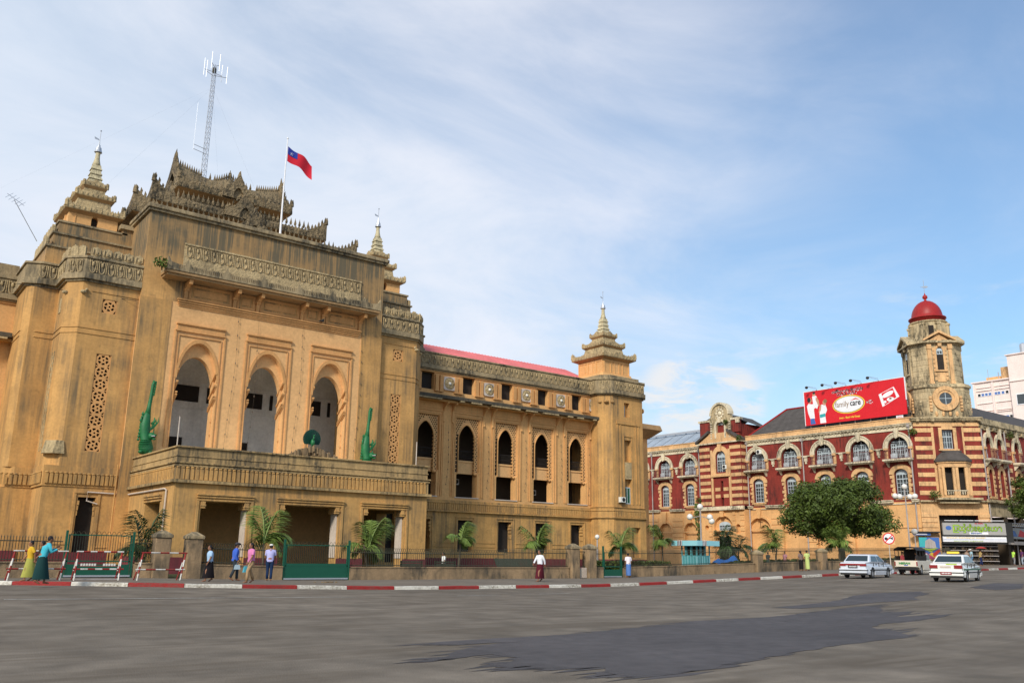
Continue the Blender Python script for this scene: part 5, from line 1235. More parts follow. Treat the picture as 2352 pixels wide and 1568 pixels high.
# ---------------------------------------------------------------- billboard on the roof
XBB=104.9
BB=empty('billboard','large red soap billboard with a white oval on the brick building roof','billboard',(105.3,62,19))
FB=Fr((XBB,0,0),(0,-1,0),(-1,0,0))   # u = -Y so that text reads left to right
def b2(y): return -y
ul,ur=-69.2,-54.75; zl,zh=19.35,24.0
mb=MB(); mb.box(FB,ul,ur,zl,zh,-.14,0); mb.build('red_panel',M['red'],BB)
mb=MB(); mb.box(FB,ul-.09,ul,zl,zh+.08,-.16,.03).box(FB,ul,ur+.08,zh,zh+.08,-.16,.03).box(FB,ur,ur+.09,zl+1.8,zh,-.16,.03); mb.build('panel_edge',M['white'],BB)
mb=MB()
for i in range(7):
    u=ul+.5+i*2.2; mb.tube([FB.P(u,18.9,-.4),FB.P(u,zh-.1,-.4)],.06,4); mb.tube([FB.P(u,zh-.6,-.3),FB.P(u,18.9,-3)],.05,4)
for z in (19.6,21.4,23.2): mb.tube([FB.P(ul+.2,z,-.3),FB.P(ur-.2,z,-.3)],.05,4)
mb.build('support_frame',M['pipe'],BB)
def ov(name,c,z,a,b,m,d,n=36):
    mb=MB(); mb.plate(FB,circ(c,z,a,n,b),[],d-.008,d); mb.build(name,M[m],BB)
oc=-62.6; oz=21.55
ov('oval_print',oc,oz,2.35,1.22,'yellow',.012); ov('oval_print',oc,oz,2.22,1.10,'brownp',.022); ov('oval_print',oc,oz,2.12,1.04,'white',.032)
latin('family',FB,oc-1.95,oz-.25,1.08,.042,M['brownp'],BB,sx=.80); latin('care',FB,oc+.22,oz-.25,1.08,.042,M['blackp'],BB,sx=.82,bold=.02)
mb=MB(); mb.plate(FB,[(oc+.3,oz+.42),(oc+1.05,oz+.72),(oc+1.75,oz+.40),(oc+1.05,oz+.55)],[],.03,.045); mb.build('roof_print',M['red'],BB)
latin('Anti - Bacterial Soap',FB,-64.1,19.72,.36,.012,M['yellow'],BB,bold=.01)
burmese(FB,-64.9,23.25,.27,'ta sa asat ma i tha aa sa u la anus u vis sp ha sa nya asat tha u anus vis',.075,.012,.80).build('burmese_lettering',M['white'],BB,fix=False)
burmese(FB,-64.2,22.85,.26,'tha na asat ra pa asat vis sp ka ya na asat ma aa',.075,.012,.85).build('burmese_lettering',M['white'],BB,fix=False)
burmese(FB,-60.05,21.35,.26,'sa pa asat bra pa aa',.06,.012,.72).build('burmese_lettering',M['white'],BB,fix=False)
# soap packet print
def pol(name,pts,m,d): 
    mb=MB(); mb.plate(FB,pts,[],d-.007,d); mb.build(name,M[m],BB)
px,pz=-56.95,21.75
pol('packet_print',[(px-1.35,pz+.5),(px+.75,pz+1.25),(px+1.4,pz-.1),(px-.95,pz-1.15)],'white',.012)
pol('packet_print',[(px-.95,pz+.58),(px+.62,pz+1.12),(px+1.0,pz-.12),(px-.62,pz-.95)],'red',.020)
mb=MB(); mb.plate(FB,[(px-.1+.85*math.cos(t)*.92-.3*math.sin(t)*.35,pz+.38+.85*math.cos(t)*.35+.3*math.sin(t)*.92) for t in [2*PI*k/20 for k in range(20)]],[],.012,.03); mb.build('packet_print',M['white'],BB)
mb=MB(); mb.plate(FB,circ(px+.2,pz-.3,.5,16,.28),[],.012,.03); mb.plate(FB,circ(px-.55,pz-.55,.2,12,.18),[],.012,.03); mb.build('packet_print',M['white'],BB)
mb=MB(); mb.plate(FB,circ(px+.2,pz-.2,.18,12,.12),[],.02,.038); mb.build('packet_print',M['brownp'],BB)
# printed family: two adults and a child
fx_=-68.1
pol('figure_print',[(fx_-.35,zl+.9),(fx_-.62,21.0),(fx_-.75,22.0),(fx_-.5,22.35),(fx_+.1,22.2),(fx_+.55,22.45),(fx_+.75,21.9),(fx_+.3,21.5),(fx_+.35,20.2),(fx_+.2,zl+.9)],'white',.012)
pol('figure_print',[(fx_-.35,zl+.12),(fx_-.33,zl+.9),(fx_+.25,zl+.9),(fx_+.45,zl+.12)],'bluep',.012)
ov('figure_print',fx_-.25,22.75,.30,.38,'skin_p',.014,14); ov('figure_print',fx_-.38,22.85,.27,.36,'blackp',.020,14)
pol('figure_print',[(fx_+.25,22.0),(fx_+.15,23.2),(fx_+.4,23.55),(fx_+.85,23.2),(fx_+1.15,22.2),(fx_+.8,21.5),(fx_+.5,21.7)],'white',.016)
pol('figure_print',[(fx_+.75,23.2),(fx_+1.15,22.6),(fx_+1.2,21.9),(fx_+1.0,21.9),(fx_+.65,22.8)],'skin_p',.020)
ov('figure_print',fx_+.45,23.55,.22,.28,'skin_p',.024,14); ov('figure_print',fx_+.46,23.72,.22,.16,'blackp',.030,12)
pol('figure_print',[(fx_+1.15,zl+.12),(fx_+1.1,20.7),(fx_+1.25,21.7),(fx_+1.5,22.0),(fx_+2.1,21.9),(fx_+2.3,21.2),(fx_+1.95,20.5),(fx_+2.05,zl+.12)],'white',.016)
pol('figure_print',[(fx_+1.15,20.2),(fx_+1.12,20.65),(fx_+2.0,20.75),(fx_+2.0,20.3)],'teal',.022)
pol('figure_print',[(fx_+.95,20.9),(fx_+1.3,22.0),(fx_+1.5,21.9),(fx_+1.35,21.2)],'skin_p',.022)
ov('figure_print',fx_+1.95,22.2,.26,.36,'skin_p',.022,14); ov('figure_print',fx_+2.1,22.4,.28,.28,'brownp',.028,12)
pol('corner_label_print',[(-56.2,18.95),(-56.2,19.25),(-55.3,19.25),(-55.3,18.95)],'white',.05)
latin('OVO',FB,-56.05,18.98,.26,.06,M['red'],BB)
for i,y in enumerate((67.6,65.2,63.2,61.0,58.6)):
    mb=MB(); f=FB; u=-y
    mb.tube([f.P(u+.5,zh,.0),f.P(u+.45,zh+.35,.2),f.P(u-.3,zh+.55,1.1)],.028,4); mb.tube([f.P(u+.5,zh,.0),f.P(u+.35,zh+.2,.3),f.P(u-.3,zh+.5,1.05)],.02,4)
    l=mb.build('floodlight_arm',M['steel'],BB); mb=MB(); mb.ell(f.P(u-.38,zh+.38,1.15),(.22,.22,.2),8,6); mb.build('floodlight',M['blk'],l)
# ---------------------------------------------------------------- white tower block far right
WB=empty('white_building','pale pink white modern block behind the brick building','building',(211,85,1.2))
FW_=FX(210.0); 
def WBp(mb,n,m,**k): return mb.build(n,M[m],WB,**k)
mb=MB(); mb.wbox(210,235,84.4,93.0,1,42.2); WBp(mb,'low_block_wall','whiteb')
mb=MB(); mb.wbox(208.9,240,60,84.4,1,47.4); WBp(mb,'high_block_wall','whiteb')
mb=MB(); mb.wbox(209.6,235.3,84.4,93.3,42.202,42.5); mb.wbox(208.6,240,60,84.7,47.402,47.65); mb.box(FX(208.9),60,84.4,41.3,41.5,0,.25); WBp(mb,'roof_edge','whiteb')
mb=MB(); 
for a,b in ((84.9,88.2),(89.0,92.4)):
    for z in (40.9,40.2,37.2,35.4,35.0): mb.box(FW_,a,b,z,z+.16,0,.22)
    
mb.box(FW_,88.4,88.8,20,42,0,.35).box(FW_,92.6,93.0,20,42,0,.3); WBp(mb,'wall_ribs','whiteb')
mb=MB(); mb.wbox(212,216,87.5,90.7,42.5,43.6); WBp(mb,'roof_tank_base','oran')
mb=MB(); mb.wbox(212,218,84.6,87.3,42.5,45.6); WBp(mb,'stair_house','cream')
mb=MB(); mb.tube([(212,90.2,42.5),(212,90.2,45.6)],.06,4); mb.tube([(212,87.9,42.5),(212,87.9,44.6)],.1,4); WBp(mb,'roof_poles','steel')
PW=MB(); PW.box(L0,-.3,.3,0,.62,-.02,.02); PWM=PW.mesh('window',M['bluewin']); PF=MB(); PF.plate(L0,rect(-.38,.38,-.07,.69),[rect(-.29,.29,.01,.61)],0,.06); PFM=PF.mesh('window_frame',M['white']); PKM=PW.mesh('window',M['blk'])
for z,us in ((39.0,(85.6,86.5,87.4,88.05,89.4,90.2,91.0,91.8)),(33.4,(85.3,86.1,86.9,87.7))):
    for i,u in enumerate(us):
        q=inst('window',PWM if i not in (0,7) else PKM,WB,FW_.P(u,z,.03)); R3(q,FW_); p=inst('window_frame',PFM,q)
for y,z in ((82.2,36),(82.2,30)):
    mb=MB(); mb.box(FX(208.9),y-1.6,y+1.0,z,z+2.2,0,.04); w=WBp(mb,'window','pane'); mb=MB(); mb.plate(FX(208.9),rect(y-1.8,y+1.2,z-.2,z+2.4),[rect(y-1.6,y+1.0,z,z+2.2)],0,.1); mb.build('window_frame',M['white'],w)
for i,(y,l) in enumerate(((80.9,'tall steel water tank at the right edge on the white building roof'),(82.6,'steel water tank left of the other tank on the white building roof'))):
    t=empty('water_tank',l,'water tank',(213,y-.4,47.65),group='steel water tanks on the white building'); mb=MB(); mb.lathe((213,y-.4,47.9),[(.75,0),(.75,2.3),(.6,2.6),(.2,2.8)],14); mb.build('tank_body',M['steel'],t,smooth=False); mb=MB()
    for a in range(4): mb.tube([(213+.6*math.cos(a*PI/2+.7),y-.4+.6*math.sin(a*PI/2+.7),47.4),(213+.6*math.cos(a*PI/2+.7),y-.4+.6*math.sin(a*PI/2+.7),48)],.05,4)
    mb.build('tank_legs',M['pipe'],t)
# ---------------------------------------------------------------- BOUNDARY FENCE, GATES, POSTS
YF=46.6
def post(x,label,w=.78,h=2.45,y=YF):
    z=G(x,y); t=empty('gate_post',label,'gate post',(x,y,z+.1)); mb=MB()
    mb.frust(x,y+.1,w/2,.36,z,w/2,.36,z+h-.35); mb.build('shaft',M['lowwall'],t,bevel=.04)
    mb=MB(); mb.frust(x,y+.1,w/2+.05,.42,z+h-.35,w/2+.05,.42,z+h-.18).frust(x,y+.1,w/2+.03,.40,z+h-.178,.12,.1,z+h+.02); mb.build('cap',M['dark'],t,bevel=.03)
post(13.85,'stained gate post to the right of the palm clump, left one of the near pair'); post(15.45,'stained gate post, right one of the near pair beside the porch',)
post(41.75,'narrow stained gate post left of the small garden gate',.72); post(43.35,'stained gate post right of the small garden gate, nearest the man in blue',.72)
post(62.4,'short masonry post among the palms behind the booth',.8,1.9); post(71.8,'masonry post by the trunk side of the big tree',.8,2.0)
RUNS=[(3.0,9.3,0),(12.6,13.45,0),(15.9,20.4,1),(24.5,35.8,1),(35.8,41.35,0),(43.75,44.6,0),(46.6,60,0),(60,72,0),(72,84,0),(84,96,0)]
LBL=['far left stretch of railing on a stained low wall behind the men','short stretch of railing between the green gate and gate post','looped railing on low wall behind the four walkers','looped railing on stained low wall in front of the porch corner','spiked railing on stained low wall in front of the wing windows','short railing stub right of the second pair of posts','spiked railing on low wall left of the turquoise booth','railing on low wall in front of the gabled red bay','railing on low wall under the big tree','far right stretch of railing beyond the big tree']
for (a,b,loop),l in zip(RUNS,LBL):
    f=FY(YF); t=empty('boundary_fence',l,'fence',((a+b)/2,YF,G((a+b)/2,YF)+.1),group='railings along the pavement')
    mb=MB(); xs_=frange(a,b,1.5) if b-a>1.5 else [a,b]
    for p,q in zip(xs_,xs_[1:]):
        z0,z1=G(p,YF),G(q,YF); mb.add([(p,YF,z0-.1),(q,YF,z1-.1),(q,YF,z1+.80),(p,YF,z0+.80),(p,YF+.4,z0-.1),(q,YF+.4,z1-.1),(q,YF+.4,z1+.80),(p,YF+.4,z0+.80)],[(0,1,2,3),(4,5,6,7),(3,2,6,7),(0,3,7,4),(1,2,6,5)])
    mb.build('low_wall',M['lowwall'],t)
    mb=MB()
    for p,q in zip(xs_,xs_[1:]):
        z0,z1=G(p,YF),G(q,YF); mb.add([(p,YF-.04,z0+.801),(q,YF-.04,z1+.801),(q,YF-.04,z1+.87),(p,YF-.04,z0+.87),(p,YF+.44,z0+.801),(q,YF+.44,z1+.801),(q,YF+.44,z1+.87),(p,YF+.44,z0+.87)],[(0,1,2,3),(4,5,6,7),(3,2,6,7),(0,1,5,4)])
    mb.build('coping',M['lowwall'],t)
    mb=MB(); x=a+.06; st=.135 if loop else .125; k=0
    while x<b-.03:
        z=G(x,YF)+.85; top=1.12
        if loop: mb.tube([(x,YF+.2,z),(x,YF+.2,z+top-.32)],.016,3,False); mb.tube([(x+st*2*i/6,YF+.2,z+top-.32+.30*math.sin(PI*i/6)) for i in range(7)],.012,3,False)
        else: mb.tube([(x,YF+.2,z),(x,YF+.2,z+top),(x,YF+.2,z+top+.12)],[.017,.017,.001],3,False); mb.tube([(x,YF+.2,z+top),(x,YF+.2,z+top+.06)],[.032,.005],4,False)
        x+=st; k+=1
    mb.build('railing_bars',M['iron'],t,kind='stuff')
    mb=MB()
    for h in ((.95,1.66) if loop else (.95,1.80)):
        for p,q in zip(xs_,xs_[1:]): mb.tube([(p,YF+.2,G(p,YF)+h),(q,YF+.2,G(q,YF)+h)],.024,4)
    mb.build('rail',M['iron'],t)
def gate(x0,x1,l,h=1.95,solid=.62,bars=True,y=YF+.1,post_h=2.2,mw='steel'):
    z=G((x0+x1)/2,y)+.13; t=empty('metal_gate',l,'gate',((x0+x1)/2,y,z)); f=FY(y)
    for x in (x0+.07,x1-.07): mb=MB(); mb.box(f,x-.05,x+.05,z-.1,z+post_h,-.05,.05); mb.build('post',M['green'],t)
    mb=MB(); mb.box(f,x0+.2,x1-.2,z+.12,z+.12+solid,-.02,.02); mb.build('solid_panel',M['green'],t)
    mb=MB(); x=x0+.22
    while x<x1-.2: mb.tube([(x,y,z+.7),(x,y,z+h)],.014,3,False); x+=.115
    x=x0+.22
    while x<x1-.4: mb.tube([(x+.23*i/6,y,z+h+.18*math.sin(PI*i/6)) for i in range(7)],.012,3,False); x+=.23
    mb.build('bars',M['iron'],t,kind='stuff')
    mb=MB(); mb.box(f,x0+.15,x1-.15,z+h-.03,z+h+.02,-.03,.03).box(f,x0+.15,x1-.15,z+.74,z+.80,-.03,.03).box(f,x0+.15,x0+.21,z+.1,z+h,-.03,.03).box(f,x1-.21,x1-.15,z+.1,z+h,-.03,.03); mb.build('frame',M['green'],t)
    mb=MB(); mb.box(f,x0+.1,x1-.1,z+.04,z+.12,.03,.07); mb.build('bottom_rail',M[mw],t)
gate(9.35,12.55,'green sliding gate behind the striped barriers on the left',2.0,.5)
gate(20.4,24.5,'large green gate with solid lower half in front of the porch',1.9,.78)
gate(44.6,46.55,'narrow dark green gate beside the man in a white shirt',1.75,.45)
# small garden gate between the second pair of posts
t=empty('garden_gate','narrow white-footed iron gate between two masonry posts','gate',(42.55,YF,.13)); mb=MB(); x=42.16
while x<42.97: mb.tube([(x,YF+.2,.2),(x,YF+.2,2.0)],.014,3); x+=.12
mb.build('bars',M['iron'],t,kind='stuff'); mb=MB(); x=42.2
while x<42.95: mb.box(FY(YF),x,x+.05,.16,.85,.02,.05); x+=.11
mb.build('white_pales',M['whit'],t); mb=MB(); mb.box(FY(YF+.2),42.12,43.0,1.9,1.95,-.02,.02).box(FY(YF+.2),42.12,43.0,.9,.95,-.02,.02); mb.build('frame',M['iron'],t)
# ---------------------------------------------------------------- striped barriers
def barrier(x0,x1,y,l,lean,letters=False,bw=0):
    z=G((x0+x1)/2,y)+.13; w=x1-x0; t=empty('road_barrier',l,'barrier',(x0,y,z),0,'red and white barriers on the pavement',local=True)
    H=1.22; f=Fr((0,0,0),(1,0,0),(0,-1,0))
    def seg(a,b,n,name='rail',r=.034,st=0):
        for i in range(n):
            p=Vector(a).lerp(Vector(b),i/n+.002); q=Vector(a).lerp(Vector(b),(i+1)/n-.002); mb=MB(); mb.tube([p,q],r,4); mb.build(name,M['kred' if (i+st)%2 else 'whitep'],t)
    for x,s in ((.12,lean),(w-.12,lean)):
        seg((x-.05,-.12,0),(x+s,0,H),4,'leg',st=0); seg((x-.05,.42,0),(x+s,0,H),3,'leg',r=.03,st=1)
    seg((.05+lean,0,H),(w-.05+lean,0,H),5 if not letters else 7,st=bw); seg((-.02,-.07,.48),(w+.02,-.07,.48),5 if not letters else 7,st=1-bw)
    mb=MB(); mb.box(f,.15+lean*.6,w-.15+lean*.6,.62,H-.05,-.01,.0); 
    if letters:
        b=MB()
        for k in range(6): b.box(f,.28+k*.11,.36+k*.11,.62,.72,.0,.012)
        for k in range(5): b.box(f,w-.85+k*.11,w-.77+k*.11,.62,.72,.0,.012)
        b.build('worn_lettering',M['whitep'],t)
        mb=MB(); mb.box(f,.2,w-.2,.60,.62,-.01,.01); mb.build('thin_rail',M['kred'],t)
        mb=MB(); mb.box(f,.1,w-.1,.02,.07,-.3,-.2); mb.build('foot_rail',M['pipe'],t)
M['whitep']=mat('chipped_white_paint',(.72,.70,.64),rough=.6,stain=(.25,.18,.14),amt=.7,lo=.5,hi=.6,st=(5,5,5),bump=0)
barrier(6.5,8.75,43.0,'leftmost red and white barrier, behind the three men',.12)
barrier(8.95,11.0,42.4,'middle red and white barrier with worn white letters on a thin rail',.02,True)
barrier(11.55,13.7,42.4,'red and white barrier right of the gate, in front of the posts',.14,False,1)
# ---------------------------------------------------------------- palms
def frond_mesh(L,droop,seed,mt,wind=0):
    random.seed(seed); mb=MB(); pts=[]; n=12
    for i in range(n+1):
        s=i/n; pts.append(Vector((L*(s*.62+.0*s),wind*s*s*L*.2,L*(.85*s-droop*s*s))))
    mb.tube(pts,[.028*(1-.8*i/n)+.004 for i in range(n+1)],4)
    for i in range(3,n*4):
        s=i/(n*4); k=min(n-1,int(s*n)); p=pts[k].lerp(pts[k+1],s*n-k); d=(pts[k+1]-pts[k]).normalized()
        ll=.78*L/1.8*math.sin(PI*min(1,(.12+s*.9)))**.7+.05
        for sd in (-1,1):
            side=Vector((0,sd,0)); q=(d*.55+side*random.uniform(.5,.9)+Vector((0,wind*.4,random.uniform(-.55,-.05)))).normalized()
            w=.030; m1=p+q*ll*.5+Vector((0,0,-.02)); tip=p+q*ll+Vector((random.uniform(-.05,.05),wind*.1,-.28*ll)); up=Vector((0,0,1)).cross(q).normalized()*w
            mb.add([p-up*.5,p+up*.5,m1+up,m1-up,tip],[(0,1,2,3),(3,2,4)])
    return mb.mesh('frond',mt)
FM=[frond_mesh(2.3,.35,1,M['palm']),frond_mesh(2.1,.75,2,M['palm'],.5),frond_mesh(1.9,1.1,3,M['palm'],-.5)]
FMD=[frond_mesh(2.3,.30,5,M['palmd']),frond_mesh(2.0,.8,6,M['palmd'],.4),frond_mesh(1.8,1.2,7,M['palmd'],-.4)]
def palm(x,y,h,sc,l,seed,dark=False,lean=0,n=9,bias=None,stems=1):
    random.seed(seed*13+1); z=G(x,y)+.15
    t=empty('palm_tree',l,'palm',(x,y,z)); mb=MB()
    base=Vector((x,y,z)); top=Vector((x+lean,y,z+h))
    for s in range(stems):
        o=Vector((random.uniform(-.25,.25),random.uniform(-.25,.25),0))*(stems>1)
        mb.tube([base+o,base.lerp(top,.4)+o*1.2,top+o*2],[.12,.085,.06] if stems==1 else [.07,.05,.035],7)
    mb.build('trunk',M['bark'],t,smooth=True)
    MM=FMD if dark else FM
    for k in range(n):
        a=2*PI*k/n+random.uniform(-.3,.3) if bias is None else bias[k%len(bias)]+random.uniform(-.2,.2)
        i=(0,1,2,0,1)[k%5]; q=inst('frond',MM[i],t,top+Vector((random.uniform(-.2,.2)*(stems>1)*1.5,0,-random.uniform(0,.6)*(stems>1))),a); s=sc*random.uniform(.82,1.12); q.scale=(s,s,s); q.rotation_euler.y=random.uniform(-.25,.2)-(.35 if i==0 else 0)
R_=[.2,-.5,.6,2.9,1.2,-.2,.35,2.5,-1.0]
palm(13.9,50,1.6,1.15,'thick dark palm clump left of the near gate posts',1,True,0,9,None,4)
palm(20.7,50,1.9,1.15,'wind-bent palm in front of the porch left of the big green gate',2,False,-.1,9,[.0,.3,-.2,1.7,.1,2.6,-.4,1.9,.5])
palm(27.7,50,2.0,1.05,'leafy palm hiding the right porch opening',3,False,-.2,11,[.2,-.3,.5,.1,2.9,3.3,.7,-.6,.0,2.6,1.0],2)
palm(34.4,50,2.2,.95,'thin-trunked palm before the second ground window of the wing',4,False,.1,8,[.2,-.2,.5,.1,-.5,.3,3.0,-1.2])
palm(41.3,50,2.1,1.0,'palm with raised fronds left of the narrow gate posts',5,False,0,9,[.2,-.3,.5,2.8,3.3,.0,.8,2.4,-.6])
palm(49.7,50,2.0,1.05,'palm in front of the end tower window',6,False,0,9,[.1,-.3,.4,2.7,3.2,.0,-.6,2.2,.9])
palm(56.1,51.5,2.4,.95,'slim palm just left of the turquoise booth',7,False,0,7,[2.6,3.4,1.5,2.9,.3,1.9,-.5])
palm(62.9,50.5,1.9,1.25,'bushy dark palm right of the turquoise booth',8,True,0,9,None,3)
palm(65.5,51,1.7,.95,'small palm with dark fronds beside the masonry post',9,True,0,8)
palm(69.4,50,1.9,1.2,'palm with arching fronds reaching left under the big tree',10,False,.4,7,[2.9,3.3,2.6,3.6,1.0,.2,2.2])
palm(77.0,48.2,1.9,1.25,'young palm in front of the big tree trunk',11,False,.2,9)
# ---------------------------------------------------------------- broadleaf trees
def tree(x,y,l,R,Hc,zc,seed,nleaf,trunk_h,mt='leaf'):
    random.seed(seed); z=G(x,y)+.13; t=empty('shade_tree',l,'tree',(x,y,z)); mb=MB()
    top=Vector((x,y,z+trunk_h)); mb.tube([(x,y,z-.1),(x+.1,y,z+trunk_h*.5),top],[.45,.32,.28],9)
    cl=[]
    for k in range(9):
        a=2*PI*k/9+random.uniform(-.3,.3); r=R*random.uniform(.35,.7); e=Vector((x+r*math.cos(a),y+r*math.sin(a),zc+random.uniform(-.2,.45)*Hc)); m=top.lerp(e,.5)+Vector((0,0,.4)); mb.tube([top-Vector((0,0,.3)),m,e],[.17,.10,.03],6)
    mb.build('trunk',M['bark'],t,smooth=True)
    for k in range(92):
        a=random.uniform(0,2*PI); q=random.uniform(-.62,1); r=math.sqrt(max(0,1-q*q*.92))*R*random.uniform(.55,.95) if k<68 else R*random.uniform(0,.7)
        c=Vector((x+r*math.cos(a),y+r*math.sin(a),zc+q*Hc*.86)); cl.append((c,random.uniform(.75,1.35)*R/5.9))
    vs=[];fs=[]
    for i in range(nleaf):
        c,r=cl[i%len(cl)]; d=Vector((random.gauss(0,1),random.gauss(0,1),random.gauss(0,.75))); d=d.normalized()*r*random.random()**.4; p=c+d
        nn=(d.normalized()+Vector((random.gauss(0,.6),random.gauss(0,.6),.5+random.gauss(0,.6)))).normalized()
        a=nn.orthogonal().normalized(); a=Matrix.Rotation(random.uniform(0,6.28),3,nn)@a; b=nn.cross(a); s=random.uniform(.10,.19)
        k=len(vs); vs+=[tuple(p-a*s),tuple(p+b*s*.45),tuple(p+a*s),tuple(p-b*s*.45)]; fs.append((k,k+1,k+2,k+3))
    mb=MB(); mb.v=vs; mb.f=fs; mb.build('crown',M[mt],t,fix=False)
tree(81.0,50.4,'large round dark green tree in front of the brick building',5.7,3.5,6.1,3,42000,3.0)
tree(112.5,43.8,'dark leafy tree cut by the right edge in front of the shops',3.6,3.3,8.6,8,13000,5.0)
# low hedge and odds and ends in the garden
t=tag(MB().build('hedge',M['leaf']) if 0 else None or empty('hedge','low dark hedge behind the railing left of the booth','hedge',(53,51,.3)),None); mb=MB(); random.seed(2)
for _ in range(9000):
    p=Vector((random.uniform(47.5,56),random.uniform(50.5,51.6),random.uniform(.3,1.25))); a=Vector((random.gauss(0,.07),random.gauss(0,.07),random.gauss(0,.07))); b=Vector((a.y,-a.x,random.gauss(0,.05))); mb.add([p-a,p+b,p+a,p-b],[(0,1,2,3)])
mb.build('foliage',M['leaf'],t,fix=False); mb=MB(); mb.wbox(47.6,55.9,50.8,51.3,.2,1.0); mb.build('branches',M['bark'],t)
t=empty('hedge','low dark hedge behind the railing under the big tree','hedge',(78,50,.7)); mb=MB()
for _ in range(14000):
    p=Vector((random.uniform(64,96),random.uniform(50.6,51.6),0)); p.z=G(p.x,p.y)+random.uniform(.1,1.0); a=Vector((random.gauss(0,.08),random.gauss(0,.08),random.gauss(0,.08))); b=Vector((a.y,-a.x,random.gauss(0,.05))); mb.add([p-a,p+b,p+a,p-b],[(0,1,2,3)])
mb.build('foliage',M['leaf'],t,fix=False)
t=empty('tarpaulin','crumpled blue tarpaulin behind the railing right of the booth','tarpaulin',(60.6,48.6,.8)); mb=MB(); random.seed(6); vs=[];fs=[]
for i in range(13):
    for j in range(6): vs.append((59.2+i*.22,48.2+j*.2,G(60,48)+1.02+.22*math.sin(i*.7)*math.sin(j*.9)+.03*i+random.uniform(-.05,.05)-.2*abs(j-2.5)/2.5))
for i in range(12):
    for j in range(5): fs.append((i*6+j,(i+1)*6+j,(i+1)*6+j+1,i*6+j+1))
mb.add(vs,fs).build('sheet',M['bluetarp'] if 'bluetarp' in M else plain('blue_tarpaulin',(.02,.13,.42),.5),t,fix=False)
mb=MB(); mb.wbox(59.4,61.7,48.3,49.1,G(60,48)+.15,G(60,48)+.85); mb.build('stall_box',M['dim'],t)
for i,(x,l) in enumerate(((30.6,'green garden bench left of the thin-trunked palm'),(33.2,'green garden bench right beside the thin-trunked palm'))):
    t=empty('garden_bench',l,'bench',(x,49.5,.16),group='garden benches'); mb=MB(); 
    for k in range(3): mb.wbox(x-.85,x+.85,49.4+k*.14,49.51+k*.14,.60,.64)
    mb.build('seat',M['green'],t)
    for k in range(3): mb=MB(); mb.wbox(x-.85,x+.85,49.84,49.88,.78+k*.15,.88+k*.15); mb.build('backrest_slat',M['iron'],t)
    for s in (-.75,.75): mb=MB(); mb.wbox(x+s-.03,x+s+.03,49.4,49.9,.16,.6); mb.wbox(x+s-.03,x+s+.03,49.84,49.9,.6,1.2); mb.build('leg',M['iron'],t)
# ---------------------------------------------------------------- turquoise booth
KX,KY=58.55,50.0; KS=.82; KZ=G(KX,KY)+.16
t=empty('booth','turquoise traffic booth with flat overhanging roof sign','booth',(KX,KY,KZ))
mb=MB(); mb.frust(KX,KY,1.05,1.05,KZ,1.05,1.05,KZ+1.62); mb.build('lower_wall',M['cyan'],t)
for fr in (FY(KY-1.05),FX(KX-1.05)):
    c=KX if fr.u.x else KY
    for k in range(11): mb=MB(); mb.box(fr,c-1.02+k*.19,c-.94+k*.19,KZ+.05,KZ+1.55,0,.035); mb.build('batten',M['cyan'] if k%2 else M['cyan2'],t)
mb=MB()
for x in (-1,-.35,.35,1):
    for y in (-1,-.35,.35,1):
        if abs(x)==1 or abs(y)==1: mb.wbox(KX+x-.06-.12*(abs(x)<.9 or abs(y)<.9),KX+x+.06,KY+y-.06,KY+y+.06,KZ+1.62,KZ+2.5)
mb.build('window_posts',M['cyan'],t)
mb=MB(); mb.frust(KX+.2,KY+.2,.75,.75,KZ+1.62,.75,.75,KZ+2.5); mb.build('dark_inside',M['hole'],t)
mb=MB(); mb.frust(KX,KY,1.75,1.75,KZ+2.5,1.75,1.75,KZ+2.95); mb.build('roof_box',M['blk'],t)
for fr in (FY(KY-1.75),FX(KX-1.75)):
    c=KX if fr.u.x else KY
    for a,b in ((-1.75,-.95),(-.25,1.75)) if fr.u.x else ((-1.75,.25),(.95,1.75)):
        mb=MB(); mb.box(fr,c+a,c+b,KZ+2.5,KZ+2.98,0,.03); mb.build('roof_panel',M['cyan2'],t)
    for k in range(3 if fr.u.x else 3):
        a=(-.85 if fr.u.x else .35)+k*.22; mb=MB(); mb.box(fr,c+a,c+a+.05,KZ+2.5,KZ+3.02,0,.03); mb.build('roof_stripe',M['white'],t)
for o in t.children: o.data.transform(Matrix.Translation((KX,KY,KZ))@Matrix.Diagonal((.8,.8,.88,1)).to_4x4()@Matrix.Translation((-KX,-KY,-KZ)))
# ---------------------------------------------------------------- lamps and signs
def lamp(x,y,h,globes,l,r=.27):
    z=G(x,y)+.13; t=empty('street_lamp',l,'street lamp',(x,y,z)); mb=MB(); mb.lathe((x,y,z),[(.16,0),(.14,.6),(.09,.7),(.07,h*.5),(.055,h)],8); mb.build('pole',M['pipe'],t)
    for gx,gz in globes:
        mb=MB()
        if gx: mb.tube([(x,y,z+h-.7),(x+gx*.78*.9,y-gx*.6*.9,z+h-.75+gz*.2),(x+gx*.78,y-gx*.6,z+h+gz-.2)],.03,5); mb.build('arm',M['pipe'],t)
        mb=MB(); mb.ell((x+gx*.78,y-gx*.6,z+h+gz),r,12,8); mb.build('globe',M['globe'],t,smooth=True)
lamp(82.4,44.0,7.5,[(0,.15),(-1.0,-.75),(-.55,-.8),(.45,-.8),(.95,-.75)],'tall five-globe street lamp right of the big tree')
lamp(61.7,52.0,5.55,[(0,.1),(-.95,-.8),(.85,-.8),(1.0,-1.15)],'four-globe street lamp rising behind the turquoise booth')
lamp(87.3,46.0,3.4,[(0,.1)],'short single-globe lamp near the coloured posters',.3)
lamp(51.0,54.0,2.95,[(0,.1)],'short single-globe lamp beyond the end tower',.2)
